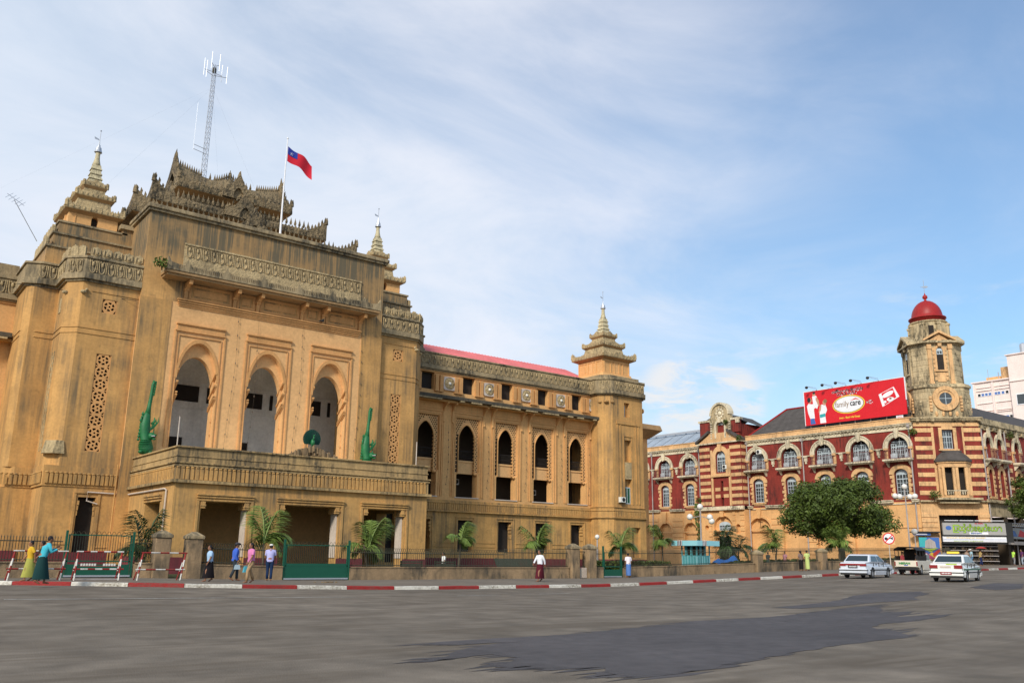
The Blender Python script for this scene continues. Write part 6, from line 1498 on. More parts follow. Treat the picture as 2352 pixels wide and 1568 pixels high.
t=empty('road_sign','round no-horn sign on a pale pole behind the white saloon','road sign',(68.3,38.2,G(68.3,38.2)+.13)); zz=G(68.3,38.2)
fs_=Fr((68.3,38.2,0),Vector((.66,-.75,0)),Vector((-.75,-.66,0)))
mb=MB(); mb.tube([(68.3,38.2,zz+.1),(68.3,38.2,zz+2.55)],.035,6); mb.build('pole',M['whit'],t)
mb=MB(); mb.plate(fs_,rect(-.48,.48,zz+2.2,zz+3.16),[],.03,.045); mb.build('back_plate',M['cream'],t)
mb=MB(); mb.plate(fs_,circ(0,zz+2.68,.44,24),[],.045,.052); mb.build('sign_face',M['white'],t)
mb=MB(); mb.plate(fs_,circ(0,zz+2.68,.46,24),[circ(0,zz+2.68,.38,24)],.045,.06); mb.plate(fs_,[(-.3,zz+2.42),(.26,zz+2.98),(.31,zz+2.93),(-.25,zz+2.37)],[],.045,.066); mb.build('red_ring',M['red'],t)
mb=MB(); mb.plate(fs_,circ(-.2,zz+2.66,.12,10),[],.052,.058); mb.plate(fs_,[(-.1,zz+2.62),(.15,zz+2.66),(.32,zz+2.56),(.32,zz+2.82),(.15,zz+2.72),(-.1,zz+2.70)],[],.045,.058); mb.build('horn_symbol',M['blackp'],t)
# ---------------------------------------------------------------- shop front at the corner
def bur(parent,fr,u,z,h,word,w,d,m,sx=1,name='burmese_lettering'): return burmese(fr,u,z,h,word,w,d,sx).build(name,M[m],parent,fix=False)
t=empty('shop_sign','long grey shop sign with big green Burmese letters over the corner shop','shop sign',(106.9,50.7,3.8))
M['signgrey']=plain('sign_grey',(.36,.35,.33),.5); M['lgreen']=plain('lime_print',(.45,.62,.05),.5); M['dgreen']=plain('deep_green_print',(.03,.22,.05),.5)
mb=MB(); mb.box(FC,-1.95,5.1,4.62,6.05,.9,1.2); mb.build('sign_panel',M['signgrey'],t)
mb=MB(); mb.box(FC,-2.02,5.18,4.5,4.62,.85,1.25).box(FC,-2.02,5.3,6.05,6.15,.85,1.25).box(FC,5.1,5.9,3.8,6.1,.8,1.15).box(FC,-2.0,5.2,3.6,3.8,.7,1.0); mb.build('frame',M['blk'],t)
for a in (-1.7,.0,1.7,3.4): mb=MB(); mb.box(FC,a,a+1.55,6.25,6.32,1.2,1.3); mb.build('tube_light',M['white'],t)
mb=MB(); mb.plate(FC,circ(-1.3,5.42,.33,20,.25),[],1.2,1.215); mb.build('logo_print',M['bluep'],t)
WRD='bra pa nya asat la anus u vis kha ya ma asat vis tha aa'
bur(t,FC,-.70,5.08,.52,WRD,.155,1.206,'dgreen',.80); bur(t,FC,-.71,5.09,.52,WRD,.075,1.212,'lgreen',.80)
bur(t,FC,1.7,5.88,.13,'sa tha sp ka ma na la pa',.03,1.206,'red',.6)
mb=MB(); mb.box(FC,1.0,3.1,4.68,4.95,1.2,1.21); mb.build('small_plate',M['white'],t); bur(t,FC,1.15,4.76,.13,'sa na ma tha ra pa la aa',.05,1.214,'bluep',.85)
mb=MB(); mb.box(FC,-2.0,5.15,3.82,4.45,.9,1.1); mb.build('lower_panel',M['white'],t)
mb=MB(); mb.box(FC,-2.0,5.15,4.10,4.13,1.1,1.112).box(FC,-2.0,5.15,3.97,3.985,1.1,1.112); mb.build('line_print',M['bluep'],t)
bur(t,FC,-1.6,4.22,.12,'sa la ma tha pa kha na sp ta tha la ma sa nya aa ra la sp ha na pa ta sa aa',.03,1.112,'yellow',1.0); bur(t,FC,-.8,3.87,.09,'ma tha pa kha sp la aa na tha sa ma ra la sp ta na nya pa sa aa ka ma la ha',.025,1.112,'lgreen',1.0)
# shop interior and shelves
mb=MB(); mb.box(FC,-1.9,2.6,.4,6.9,-.75,-.7); o=Q(mb,'dark_shop_interior','hole')
t2=empty('shop_shelves','dim display shelves inside the corner shop window','shelves',(106.9,50.7,1)); 
for z in (1.6,2.2,2.8,3.3): 
    mb=MB(); mb.box(FC,-1.9,4.3,z,z+.07,.2,.5); mb.build('shelf',M['pipe'],t2)
random.seed(12)
mb=MB()
for k in range(60): u=random.uniform(-1.8,4.1); z=random.choice((1.67,2.27,2.87)); mb.box(FC,u,u+.12,z,z+random.uniform(.12,.4),.22,.42)
mb.build('goods',M['dim'],t2,kind='stuff')
mb=MB(); mb.box(FC,-1.95,4.4,1.0,3.7,.05,.12); mb.build('back_panel',M['hole'],t2)
t=empty('poster_column','tall bright collage poster on the left side of the corner shop','poster',(105.1,54.3,1)); fp=Fr(CO,UC,NC)
PC=[('bluep',[(-4.6,1.3),(-4.6,4.3),(-2.3,4.3),(-2.3,1.3)]),('teal',[(-4.6,3.2),(-4.6,4.3),(-3.7,4.3),(-3.9,3.2)]),('pipe',[(-4.0,3.1),(-3.9,3.9),(-3.4,4.2),(-2.8,3.8),(-2.7,3.0)]),('yellow',[(-4.3,1.7),(-3.3,2.6),(-2.3,1.9),(-2.6,1.5)]),('magenta',[(-4.6,2.9),(-4.6,2.5),(-3.2,1.6),(-2.9,1.9)]),('lgreen',[(-4.4,3.1),(-3.4,3.0),(-2.5,3.1),(-3.4,2.6)]),('red',[(-3.2,2.4),(-2.4,3.0),(-2.3,2.7),(-3.1,2.0)]),('teal',[(-4.5,1.4),(-4.3,2.0),(-3.6,1.7),(-3.6,1.35)])]
M['magenta']=plain('magenta_print',(.55,.03,.16),.5)
for i,(m,p) in enumerate(PC): mb=MB(); mb.plate(fp,p,[],.55,.62+.008*i); mb.build('poster_print' if i else 'poster_board',M[m],t)
t=empty('small_sign','small blue and white projecting sign above the poster','sign',(104.9,54.6,4.6)); mb=MB(); mb.box(fp,-5.2,-3.2,4.55,4.85,.5,.62); mb.build('sign_plate',M['bluep'],t); mb=MB(); mb.box(fp,-4.9,-3.6,4.62,4.76,.62,.63); mb.build('white_lettering_strip',M['white'],t); mb=MB(); mb.box(fp,-5.4,-2.2,4.86,5.0,.0,.9); mb.build('awning_edge',M['blk'],t)
t=empty('shop_board','blue and red shop board under a white lattice at the right edge','shop sign',(115.5,48,4)); f=FY(47.9)
mb=MB(); mb.box(f,112.4,121,4.3,5.6,.0,.15); mb.build('board',M['signgrey'],t); mb=MB(); mb.plate(f,[(112.8,4.5),(112.9,5.4),(114.4,5.2),(115.0,4.6)],[],.15,.17); mb.build('blue_print',M['bluep'],t); mb=MB(); mb.plate(f,[(115.2,4.6),(115.9,5.4),(117.4,5.0),(117,4.5)],[],.15,.17); mb.build('red_print',M['red'],t)
mb=MB(); mb.box(f,112.6,120.4,3.6,4.0,.0,.1); mb.build('lower_board',M['whit'],t); mb=MB(); mb.box(f,112.2,121.8,5.75,5.8,.3,.35).box(f,112.2,121.8,6.1,6.15,.3,.35)
for k in range(16): mb.tube([f.P(112.2+k*.6,5.78,.32),f.P(112.5+k*.6,6.12,.32),f.P(112.8+k*.6,5.78,.32)],.025,4)
mb.build('lattice',M['white'],t)
# ---------------------------------------------------------------- statues on the town hall terrace
def dragon(x,y,l,flip):
    t=empty('dragon_statue',l,'statue',(x,y,8.0),group='green dragon statues'); s=1 if flip else -1
    mb=MB()
    mb.tube([(x+.12,y,7.9),(x+.14,y-.05,8.5),(x+.08,y,9.2),(x-.12,y,10.0),(x-.18,y,10.9),(x-.08,y,11.7),(x,y+.1,12.3)],[.48,.64,.50,.46,.46,.34,.20],14)
    mb.build('body',M['dragon'],t,smooth=True)
    mb=MB(); mb.tube([(x-.04,y,11.6),(x+.02,y,12.6),(x+.08,y,13.6),(x+.12,y,14.3),(x+.15,y,14.9),(x+.24,y-.05,15.3),(x+.38,y-.05,15.25),(x+.40,y-.05,14.9)],[.30,.19,.15,.14,.15,.14,.11,.04],10); mb.build('tail',M['dragon'],t,smooth=True)
    mb=MB()
    for k in range(9): mb.ell((x+.22+.02*k-(.1 if k<4 else 0),y-.05,12.9+.26*k),(.10,.08,.17),6,4)
    for k in range(9): z=9.2+k*.32; mb.lathe((x-.62+.02*k,y,z),[(.08,0),(.14,.1),(.02,.38)],5)
    for k in range(5): mb.tube([(x+.1+.1*k,y-.2,10.1+.1*k),(x+.25+.16*k,y-.25,10.5+.16*k),(x+.2+.18*k,y-.25,10.9+.2*k)],[.10,.07,.01],5)
    mb.build('fins',M['dragon'],t)
    mb=MB(); hx=x+.42*(1 if flip else .6)
    mb.ell((hx,y-.35,9.7),(.36,.42,.38),10,7); mb.ell((hx+.12*s,y-.85,9.75),(.20,.36,.13),8,5); mb.ell((hx+.12*s,y-.75,9.38),(.18,.32,.10),8,5)
    for a in (-.2,.15): mb.tube([(hx+a,y-.3,9.9),(hx+a*1.4,y-.15,10.25),(hx+a*1.5,y-.1,10.7)],[.09,.06,.01],6)
    mb.build('head',M['dragon'],t,smooth=True)
    mb=MB(); mb.ell((hx+.1*s,y-.95,9.57),(.14,.16,.07),8,5); mb.build('mouth',M['blk'],t); mb=MB(); mb.tube([(hx-.14,y-.86,9.66),(hx+.05*s,y-1.16,9.66),(hx+.2,y-.86,9.66)],.025,5); mb.build('teeth',M['white'],t)
    mb=MB()
    for k in range(8): z=8.2+k*.17; mb.lathe((x+.05,y-.06,z),[(.60-.012*(k-3)**2,0),(.63-.012*(k-3)**2,.05),(.58-.012*(k-3)**2,.1)],14)
    mb.build('belly_scales',M['dragon'],t)
    mb=MB()
    for sg in (-1,1): mb.tube([(x+sg*.4,y-.1,10.9),(x+sg*.62,y-.15,11.25),(x+sg*.55,y-.2,11.6)],[.16,.12,.04],7); mb.ell((x+sg*.4,y-.35,8.1),(.2,.32,.18),8,5)
    mb.build('legs',M['dragon'],t,smooth=True); shrink_list.append(t)
def shrink(t):
    for o in t.children:
        o.data.transform(Matrix.Translation((0,0,8.25))@Matrix.Diagonal((.78,.78,.72,1)).to_4x4()@Matrix.Translation((-t.location.x,-t.location.y,-7.9))); o.data.transform(Matrix.Translation((t.location.x,t.location.y,0)))
shrink_list=[]
dragon(17.4,65.1,'green dragon statue left of the three arches, tail upright',True)
dragon(35.15,65.1,'green dragon statue right of the three arches, tail upright',True)
[shrink(t) for t in shrink_list]
PX=26.2; t=empty('peacock_statue','dark green displaying peacock on a rocky crest above the porch parapet','statue',(PX,56.5,8.1)); f=FY(56.5)
mb=MB(); out=[]
for k in range(48): a=-.62+ (PI+1.24)*k/47; r=.64+(.03 if k%2 else 0); out.append((PX+r*math.cos(a),9.32+r*math.sin(a)))
mb.plate(f,out,[],-.06,.0); mb.build('tail_fan',M['peacock'],t)
mb=MB()
for k in range(17): a=-.5+(PI+1.0)*k/16; mb.tube([f.P(PX,9.1,.03),f.P(PX+.60*math.cos(a),9.32+.60*math.sin(a),.02)],.010,4); mb.ell(f.P(PX+.53*math.cos(a),9.32+.53*math.sin(a),.02),(.035,.02,.035),6,4)
mb.build('tail_feathers',M['peacock'],t)
mb=MB(); mb.ell(f.P(PX,9.05,.16),(.15,.18,.26),10,7); mb.tube([f.P(PX,9.15,.22),f.P(PX,9.42,.3),f.P(PX,9.5,.26)],[.08,.05,.05],8); mb.ell(f.P(PX,9.53,.3),(.06,.09,.06),8,5); mb.tube([f.P(PX-.06,8.9,.1),f.P(PX-.06,8.6,.1)],.02,5); mb.tube([f.P(PX+.06,8.9,.1),f.P(PX+.06,8.6,.1)],.02,5); mb.build('body',M['dragon'],t,smooth=True)
t=empty('rock_crest','low rough stone crest carrying the peacock on the porch parapet','stone crest',(PX,56.3,8.06)); random.seed(8)
mb=MB(); mb.plate(FY(56.3),[(PX-2.0,8.0),(PX-1.2,8.35),(PX-.7,8.6),(PX+.6,8.65),(PX+1.0,8.35),(PX+1.9,8.0)],[],-.4,.1)
for k in range(60):
    u=random.gauss(0,.75); h=8.1+max(0,.62-abs(u)*.32)*random.uniform(.5,1); mb.lathe((PX+u,56.15+random.uniform(-.1,.2),h-.3),[(.14,0),(.12,.2),(.05,.45)],5,random.random())
mb.build('rocks',M['rock'],t)
# ---------------------------------------------------------------- flag, mast, aerial, small fittings
t=empty('flagpole','white flagpole with a wind-blown red and blue flag on the town hall roof','flagpole',(26.75,66.6,27.3))
mb=MB(); mb.lathe((26.75,66.6,27.3),[(.10,0),(.07,3),(.045,9.0)],8); mb.ell((26.75,66.6,36.35),.09,8,5); mb.build('pole',M['white'],t)
def flag(u0,u1,v0,v1,m,dy):
    mb=MB(); vs=[];n=16;k=6
    for i in range(n+1):
        for j in range(k+1):
            s=u0+(u1-u0)*i/n; v=v0+(v1-v0)*j/k
            x=26.85+s*2.35; z=35.62-v*1.3-(.55*s+.32*s*s)*1.25-.08*math.sin(s*7+v); y=66.6+.17*math.sin(s*8.5+v*1.2)*s+dy; vs.append((x,y,z))
    mb.add(vs,[(i*(k+1)+j,(i+1)*(k+1)+j,(i+1)*(k+1)+j+1,i*(k+1)+j+1) for i in range(n) for j in range(k)]); return mb.mesh('flag',m,True,False)
M['flagr']=plain('red_flag_cloth',(.62,.012,.03),.7); M['flagb']=plain('blue_flag_cloth',(.02,.04,.30),.7)
fl=inst('flag',flag(0,1,0,1,M['flagr'],0),t); c=inst('canton',flag(0,.38,0,.5,M['flagb'],-.02),fl); 
mb=MB(); 
for k in range(5): a=PI/2+k*2*PI/5; mb.ell((27.2+.12*math.cos(a),66.54,34.98+.12*math.sin(a)),(.03,.015,.03),5,4)
mb.ell((27.2,66.54,34.98),(.05,.015,.05),6,4); mb.build('canton_emblem',M['white'],fl)
MX,MY=25.5,85.0
t=empty('radio_mast','tall steel lattice radio mast with antennas behind the tiered roof','radio mast',(MX,MY,36)); mb=MB(); z0,z1=30.0,51.6
C3=[(MX+.38*math.cos(a),MY+.38*math.sin(a)) for a in (0.3,2.4,4.5)]
for x,y in C3: mb.tube([(x,y,z0),(MX+(x-MX)*.55,MY+(y-MY)*.55,z1)],.038,5)
mb.build('uprights',M['steel'],t)
mb=MB(); z=z0; k=0
while z<z1-.6:
    f=lambda i,zz:(MX+(C3[i][0]-MX)*(1-.45*(zz-z0)/(z1-z0)),MY+(C3[i][1]-MY)*(1-.45*(zz-z0)/(z1-z0)),zz)
    for i in range(3): j=(i+1)%3; mb.tube([f(i,z),f(j,z+.6)],.018,3); mb.tube([f(i,z),f(j,z)],.016,3)
    z+=.6
mb.build('lattice_bracing',M['steel'],t,kind='stuff')
for i,(dx,dy,z) in enumerate(((-1.0,.2,51.3),(-.5,-.5,51.9),(.4,-.3,52.0),(.9,.3,51.2),(1.3,-.2,50.9),(-.9,-.4,50.8))):
    mb=MB(); mb.tube([(MX,MY,z-.5),(MX+dx,MY+dy,z-.4)],.03,4); mb.tube([(MX+dx,MY+dy,z-1.1),(MX+dx,MY+dy,z+.9)],.028,4); mb.build('antenna',M['steel'],t)
mb=MB(); mb.ell((MX,MY,51.0),(.22,.22,.4),8,5); mb.build('antenna_mount',M['iron'],t)
mb=MB(); mb.tube([(MX,MY,41.9),(MX-1.3,MY,42.1)],.03,4); mb.tube([(MX,MY,41.4),(MX-1.3,MY,41.6)],.03,4); mb.tube([(MX-1.3,MY,41.5),(MX-1.3,MY,46.8)],.015,4); mb.build('whip_antenna',M['steel'],t)
mb=MB()
for e in ((6,82,30),(33,82,32),(30,90,32),(14,80,31)): mb.tube([(MX,MY,49),e],.004,3)
mb.build('guy_wire',M['steel'],t)
t=empty('tv_aerial','leaning television aerial on the far left roof','aerial',(8.2,70.5,24)); mb=MB(); a=Vector((9.6,71,24.1)); b=Vector((7.6,70,26.6)); mb.tube([a,b],.03,4); mb.build('mast',M['steel'],t); mb=MB()
for k in range(5): p=b+Vector((-.35+.22*k,0,.25-.12*k)); mb.tube([p+Vector((-.25,-.2,-.3)),p+Vector((.25,.2,.3))],.016,3)
mb.tube([b+Vector((-.5,0,.35)),b+Vector((.7,0,-.3))],.02,3); mb.build('elements',M['steel'],t)
def ac(x,y,z,fr,l):
    t=empty('air_conditioner',l,'air conditioner',fr.P(x,z,0)); mb=MB(); mb.box(fr,x-.4,x+.4,z,z+.6,.02,.4); mb.build('casing',M['grey'],t,bevel=.02)
    mb=MB(); mb.plate(fr,circ(x+.08,z+.3,.24,16),[],.4,.41); mb.build('fan_grille',M['blk'],t); mb=MB(); mb.box(fr,x-.4,x+.4,z-.06,z,.02,.4); mb.build('bracket',M['iron'],t)
ac(71.75,0,7.6,F72,'white air conditioner left of the green-framed end tower window')
ac(52.5,0,8.8,FY(77.6),'air conditioner high in the second lower opening of the wing')
ac(63.1,0,8.2,FY(77.6),'air conditioner in the fourth lower opening of the wing')
ac(77.0,0,16.1,Fr((104.9,0,0),(0,1,0),(-1,0,0)),'air conditioner above the first balcony door right of the striped bay')
ac(82.5,0,14.3,Fr((104.05,0,0),(0,1,0),(-1,0,0)),'air conditioner low in the arched window of the gabled bay')
t=empty('noticeboard','dark green leaning noticeboard behind the railing by the walking man','board',(38.6,49,.2)); mb=MB(); mb.add([(37.2,49,.3),(40.2,49,.3),(40.4,49.5,1.4),(37.0,49.5,1.4),(37.2,49.06,.3),(40.2,49.06,.3),(40.4,49.56,1.4),(37.0,49.56,1.4)],[(0,1,2,3),(4,5,6,7),(0,1,5,4),(2,3,7,6),(0,3,7,4),(1,2,6,5)]); mb.build('panel',M['iron'],t)
t=empty('pigeon','dark bird perched under the canopy of the town hall','bird',(30.5,65.0,20.3)); mb=MB(); mb.ell((30.5,65.3,20.42),(.16,.1,.11),8,6); mb.ell((30.62,65.3,20.56),.06,6,5); mb.tube([(30.36,65.3,20.42),(30.15,65.3,20.3)],[.06,.02],4); mb.build('body',M['blk'],t,smooth=True)
t=empty('pavement_litter','small heap of rubble lying on the pavement before the green gate','rubble',(20.9,42.2,G(20.9,42.2)+.13)); mb=MB(); random.seed(1)
for k in range(14): mb.ell((20.9+random.gauss(0,.3),42.2+random.gauss(0,.12),G(20.9,42.2)+.15),(random.uniform(.04,.12),.07,.04),5,3)
mb.build('stones',M['rock'],t)
# festoon light strings on the front
M['wire']=plain('thin_wire',(.12,.09,.06),.6)
t=empty('light_string','thin strings of bulbs hanging down the town hall walls','light string',(26,65.5,9)); mb=MB(); random.seed(3)
for u,z0,z1,fr,n in ((23.6,21.5,9.2,F66,11),(29.1,20,9.4,F66,11),(34.6,19.5,9,F66,11),(25.3,19.6,8.6,F66,9),(49.4,14.5,8.5,F74,8),(54.5,14.5,8.4,F74,8),(59.6,14.5,8.4,F74,8),(64.7,14.5,8.4,F74,8),(69.0,14.5,8.4,F74,8)):
    pts=[fr.P(u+.25*math.sin(k*.45)*(k/n),z0+(z1-z0)*k/n,.12) for k in range(n+1)]; mb.tube(pts,.008,3)
    for p in pts[1:]: mb.ell(p,(.04,.04,.09),5,4)
mb.build('bulbs',M['wire'],t)
t=empty('overhead_wire','slack dark cables looping at the far left before the tower','cable',(6,60,8)); mb=MB()
for (a,b,s) in (((9.0,69,6.2),(3,62,3.4),1.0),((9.3,69,5.2),(3.4,60,2.6),.8),((8.5,69.5,20.2),(15.9,65.9,19.5),.0)): mb.tube([Vector(a).lerp(Vector(b),k/10)+Vector((0,0,-s*4*(k/10)*(1-k/10))) for k in range(11)],.02,4)
mb.build('cable',M['blk'],t)
# ---------------------------------------------------------------- VEHICLES
def wheel(t,x,y,r=.30,w=.18,side=1):
    mb=MB(); n=22; vs=[];fs=[]
    prof=[(.60,-.5),(.86,-.5),(1,-.36),(1,.36),(.86,.5),(.60,.5)]
    for i in range(n):
        a=2*PI*i/n
        for rr,ww in prof: vs.append((x+r*rr*math.cos(a),y+w*ww,r+r*rr*math.sin(a)))
    m=len(prof)
    for i in range(n):
        for j in range(m): fs.append((i*m+j,((i+1)%n)*m+j,((i+1)%n)*m+(j+1)%m,i*m+(j+1)%m))
    wh=mb.add(vs,fs).build('wheel',M['tyre'],t)
    f=Fr((x,y+side*w*.5,0),(1,0,0),(0,side,0)); mb=MB(); 
    mb.plate(f,circ(0,r,r*.62,18),[circ(r*.38*math.cos(k*PI/3),r+r*.38*math.sin(k*PI/3),r*.10,6) for k in range(6)],-.08,-.015); mb.build('rim',M['rim'],wh)
def car(name,label,loc,rz,paint,P_):
    """local frame: +x forwards, width along y"""
    t=empty(name,label,'car',loc,rz,local=True); L=P_['L']; Wd=P_['W']/2; r=P_['r']; xr=P_['xr']; xf=P_['xf']
    # lower body side profile with wheel arches
    top=P_['top']   # list of (x,z) rear to front (belt line/boot/bonnet)
    def archpts(xc): return [(xc+(r+.06)*math.cos(a),r+(r+.06)*math.sin(a)) for a in [PI-PI*k/10 for k in range(11)]]
    bot=[(P_['x0']+.04,.32),(P_['x0']+.12,.26)]+[(xr-r-.06,.22)]+archpts(xr)+[(xr+r+.06,.20),(xf-r-.06,.20)]+archpts(xf)+[(xf+r+.06,.22),(P_['x1']-.12,.26),(P_['x1'],.34)]
    poly=bot+top[::-1]
    # side skins with tumblehome: three layers across the width
    tri=tessellate_polygon([[Vector((p[0],p[1],0)) for p in poly]]); n=len(poly); mb=MB(); vs=[]
    def wid(x,z):
        e=1-.10*max(0,(abs(x-(P_['x0']+P_['x1'])/2)/(L/2)-.72)/.28)**1.6
        return Wd*e*(1-.05*max(0,(z-.62)/.4)-.03*max(0,(.4-z)/.2))
    for s in (-1,1): vs+=[(x,s*wid(x,z),z) for x,z in poly]
    fs=[tuple(i for i in tt) for tt in tri]+[tuple(i+n for i in tt) for tt in tri]+[(i,(i+1)%n,n+(i+1)%n,n+i) for i in range(n)]
    mb.add(vs,fs).build('body',M[paint],t,bevel=.035)
    # greenhouse
    g=P_['gh']; # (xbase_r,xroof_r,xroof_f,xbase_f,zb,zr)
    xb0,xr0,xr1,xb1,zb,zr=g; wb=Wd*.92; wr=Wd*.74
    q=[(xb0,zb),(xr0,zr-.04),(xr0+.18,zr),(xr1-.15,zr+.005),(xr1,zr-.03),(xb1,zb)]
    def gw(z): return wb+(wr-wb)*(z-zb)/(zr-zb)
    vs=[(x,s*gw(z),z) for s in (-1,1) for x,z in q]; n=6
    mb=MB(); mb.add(vs,[tuple(range(6)),tuple(range(6,12))]+[(i,(i+1)%6,6+(i+1)%6,6+i) for i in range(6)]).build('cabin',M[paint],t,bevel=.04)
    def glassq(name,pts,off):
        a,b,c=Vector(pts[0]),Vector(pts[1]),Vector(pts[2]); nn=(b-a).cross(c-a).normalized()*off; mb=MB(); k=len(pts); mb.add([Vector(p)+nn for p in pts]+[Vector(p)+nn*.1 for p in pts],[tuple(range(k)),tuple(range(k,2*k))]+[(i,(i+1)%k,k+(i+1)%k,k+i) for i in range(k)]); return mb.build(name,M['glass'],t)
    def lerp(a,b,s): return a+(b-a)*s
    # rear and front screens
    for (xb,xt,sg,nm) in ((xb0,xr0,-1,'rear_window'),(xb1,xr1,1,'windscreen')):
        z0,z1=zb+.05,zr-.09; xA=lerp(xb,xt,(z0-zb)/(zr-.04-zb)); xB=lerp(xb,xt,(z1-zb)/(zr-.04-zb)); a=[(xA,-gw(z0)*.88,z0),(xA,gw(z0)*.88,z0),(xB,gw(z1)*.86,z1),(xB,-gw(z1)*.86,z1)]
        glassq(nm,a if sg>0 else a[::-1],.012)
    xm=P_['xm']
    for s in (-1,1):
        z0,z1=zb+.04,zr-.10
        def xa(z,base,tp): return lerp(base,tp,(z-zb)/(zr-zb))
        A=[(xa(z0,xb0,xr0)+.30,z0),(xa(z1,xb0,xr0)+.22,z1),(xm-.05,z1),(xm-.03,z0)]; B=[(xm+.05,z0),(xm+.05,z1),(xa(z1,xb1,xr1)-.14,z1),(xa(z0,xb1,xr1)-.20,z0)]
        for pp in (A,B): 
            pts=[(x,s*gw(z),z) for x,z in pp]; glassq('side_window',pts if s<0 else pts,(.012 if s<0 else -.012)*-1 if False else (.012 if s>0 else -.012)*(1))
        f=Fr((0,s*Wd,0),(1,0,0),(0,s,0)); mb=MB(); mb.box(f,P_['x0']+.45,P_['x1']-.35,.46,.52,-.03,.012); mb.build('side_moulding',M['blk'],t)
        for xx in (xm-.45,xm+.5): mb=MB(); mb.box(f,xx-.08,xx+.08,zb-.13,zb-.09,-.04,.0); mb.build('door_handle',M['blk'],t)
        for xx in (xm,xb1-.45,xb0+.55): mb=MB(); mb.box(f,xx,xx+.012,.3,zb-.02,-.05,-.012); mb.build('door_gap',M['blk'],t)
        mb=MB(); mb.ell((xb1-.28,s*(Wd+.05),zb+.06),(.07,.11,.07),8,5); mb.build('door_mirror',M['blk'],t)
        if P_.get('stripe'): mb=MB(); mb.box(f,P_['x0']+.3,P_['x1']-.2,.60,.68,-.04,.006); mb.build('side_stripe',M['gstripe'],t)
        for x in (xr,xf):
            mb=MB(); a=[(x+(r+.055)*math.cos(an),r+(r+.055)*math.sin(an)) for an in [PI*k/10 for k in range(11)]]; mb.plate(Fr((0,s*Wd*.5,0),(1,0,0),(0,s,0)),a,[],-.1,.1); mb.build('wheel_well',M['blk'],t)
            wheel(t,x,s*(Wd-.11),r,.17,s)
    # rear end
    fb=Fr((P_['x0'],0,0),(0,-1,0),(-1,0,0)); ztl=P_['ztl']
    for s in (-1,1):
        mb=MB(); a,b=P_['tail']; mb.box(fb,min(s*a,s*b),max(s*a,s*b),ztl,ztl+P_['tlh'],-.06,.015); mb.build('tail_lamp',M['lamp_r'],t)
    if P_.get('bar'): mb=MB(); mb.box(fb,-P_['tail'][0],P_['tail'][0],ztl+.04,ztl+P_['tlh'],-.06,.006); mb.build('red_panel',M['lamp_r'],t)
    mb=MB(); mb.box(fb,-Wd*.97,Wd*.97,.30,.56,-.2,.07); mb.build('rear_bumper',M[paint],t,bevel=.03)
    mb=MB(); mb.box(fb,-Wd*.975,Wd*.975,.44,.49,-.2,.085); mb.build('bumper_strip',M['blk'],t); mb=MB(); mb.box(fb,-Wd*.9,Wd*.9,.2,.30,-.4,.02); mb.build('underside',M['blk'],t)
    mb=MB(); mb.box(fb,-.27,.27,P_['zp'],P_['zp']+.15,.0,.09 if P_['zp']<.5 else .03); pl=mb.build('number_plate',M[P_['plate']],t)
    mb=MB(); [mb.box(fb,-.20+k*.075,-.16+k*.075,P_['zp']+.04,P_['zp']+.11,.09 if P_['zp']<.5 else .03,.098 if P_['zp']<.5 else .038) for k in range(6)]; mb.build('plate_characters',M['white'],pl)
    ff=Fr((P_['x1'],0,0),(0,1,0),(1,0,0)); mb=MB(); mb.box(ff,-Wd*.96,Wd*.96,.28,.5,-.2,.06); mb.build('front_bumper',M[paint],t,bevel=.03)
    for s in (-1,1): mb=MB(); mb.box(ff,min(s*.45,s*.75),max(s*.45,s*.75),.56,.7,-.15,-.01); mb.build('headlight',M['white'],t)
    mb=MB(); mb.box(ff,-.42,.42,.56,.68,-.15,-.015); mb.build('front_grille',M['blk'],t)
    return t
E1=dict(L=4.35,W=1.68,r=.30,x0=-2.15,x1=2.2,xr=-1.28,xf=1.22,top=[(-2.15,.84),(-2.12,.90),(-1.45,.95),(.9,.93),(2.0,.76),(2.2,.66)],gh=(-1.62,-1.12,.25,.98,.93,1.38),xm=-.22,ztl=.70,tlh=.14,tail=(.42,.78),zp=.60,plate='blk',bar=True)
s1=car('saloon_car','white older saloon car seen from behind with a red band across the boot',(0,0,0),0,'gcar',E1)
E2=dict(L=4.3,W=1.70,r=.30,x0=-2.1,x1=2.2,xr=-1.25,xf=1.25,top=[(-2.1,.86),(-2.05,.93),(-1.5,.98),(.9,.95),(1.95,.80),(2.2,.66)],gh=(-1.60,-.98,.25,1.05,.95,1.40),xm=-.18,ztl=.68,tlh=.17,tail=(.40,.80),zp=.36,plate='lamp_r',stripe=True)
s2=car('taxi','white taxi with green side stripes and a roof sign, at the right',(0,0,0),0,'carw',E2)
mb=MB(); mb.wbox(-.35,-.1,-.35,.35,1.40,1.44); mb.build('sign_base',M['blk'],s2); mb=MB(); mb.wbox(-.33,-.12,-.30,.30,1.44,1.56); mb.build('roof_sign',M['yellow'],s2,bevel=.02)
f=Fr((-2.1,0,0),(0,-1,0),(-1,0,0)); mb=MB(); mb.box(f,.02,.55,.875,.925,.0,.012); o=mb.build('boot_sticker',M['lgreen'],s2); mb=MB(); mb.box(f,-.28,.25,.72,.80,.0,.01); mb.build('boot_badge',M['whit'],s2)
def place(t,x,y,rz,sc=1): t.location=(x,y,G(x,y)); t.rotation_euler=(math.atan2(0,1),0,rz); t.scale=(sc,sc,sc)
place(s1,53.05,31.3,.17,1.05); place(s2,49.1,23.75,.225,1.0)
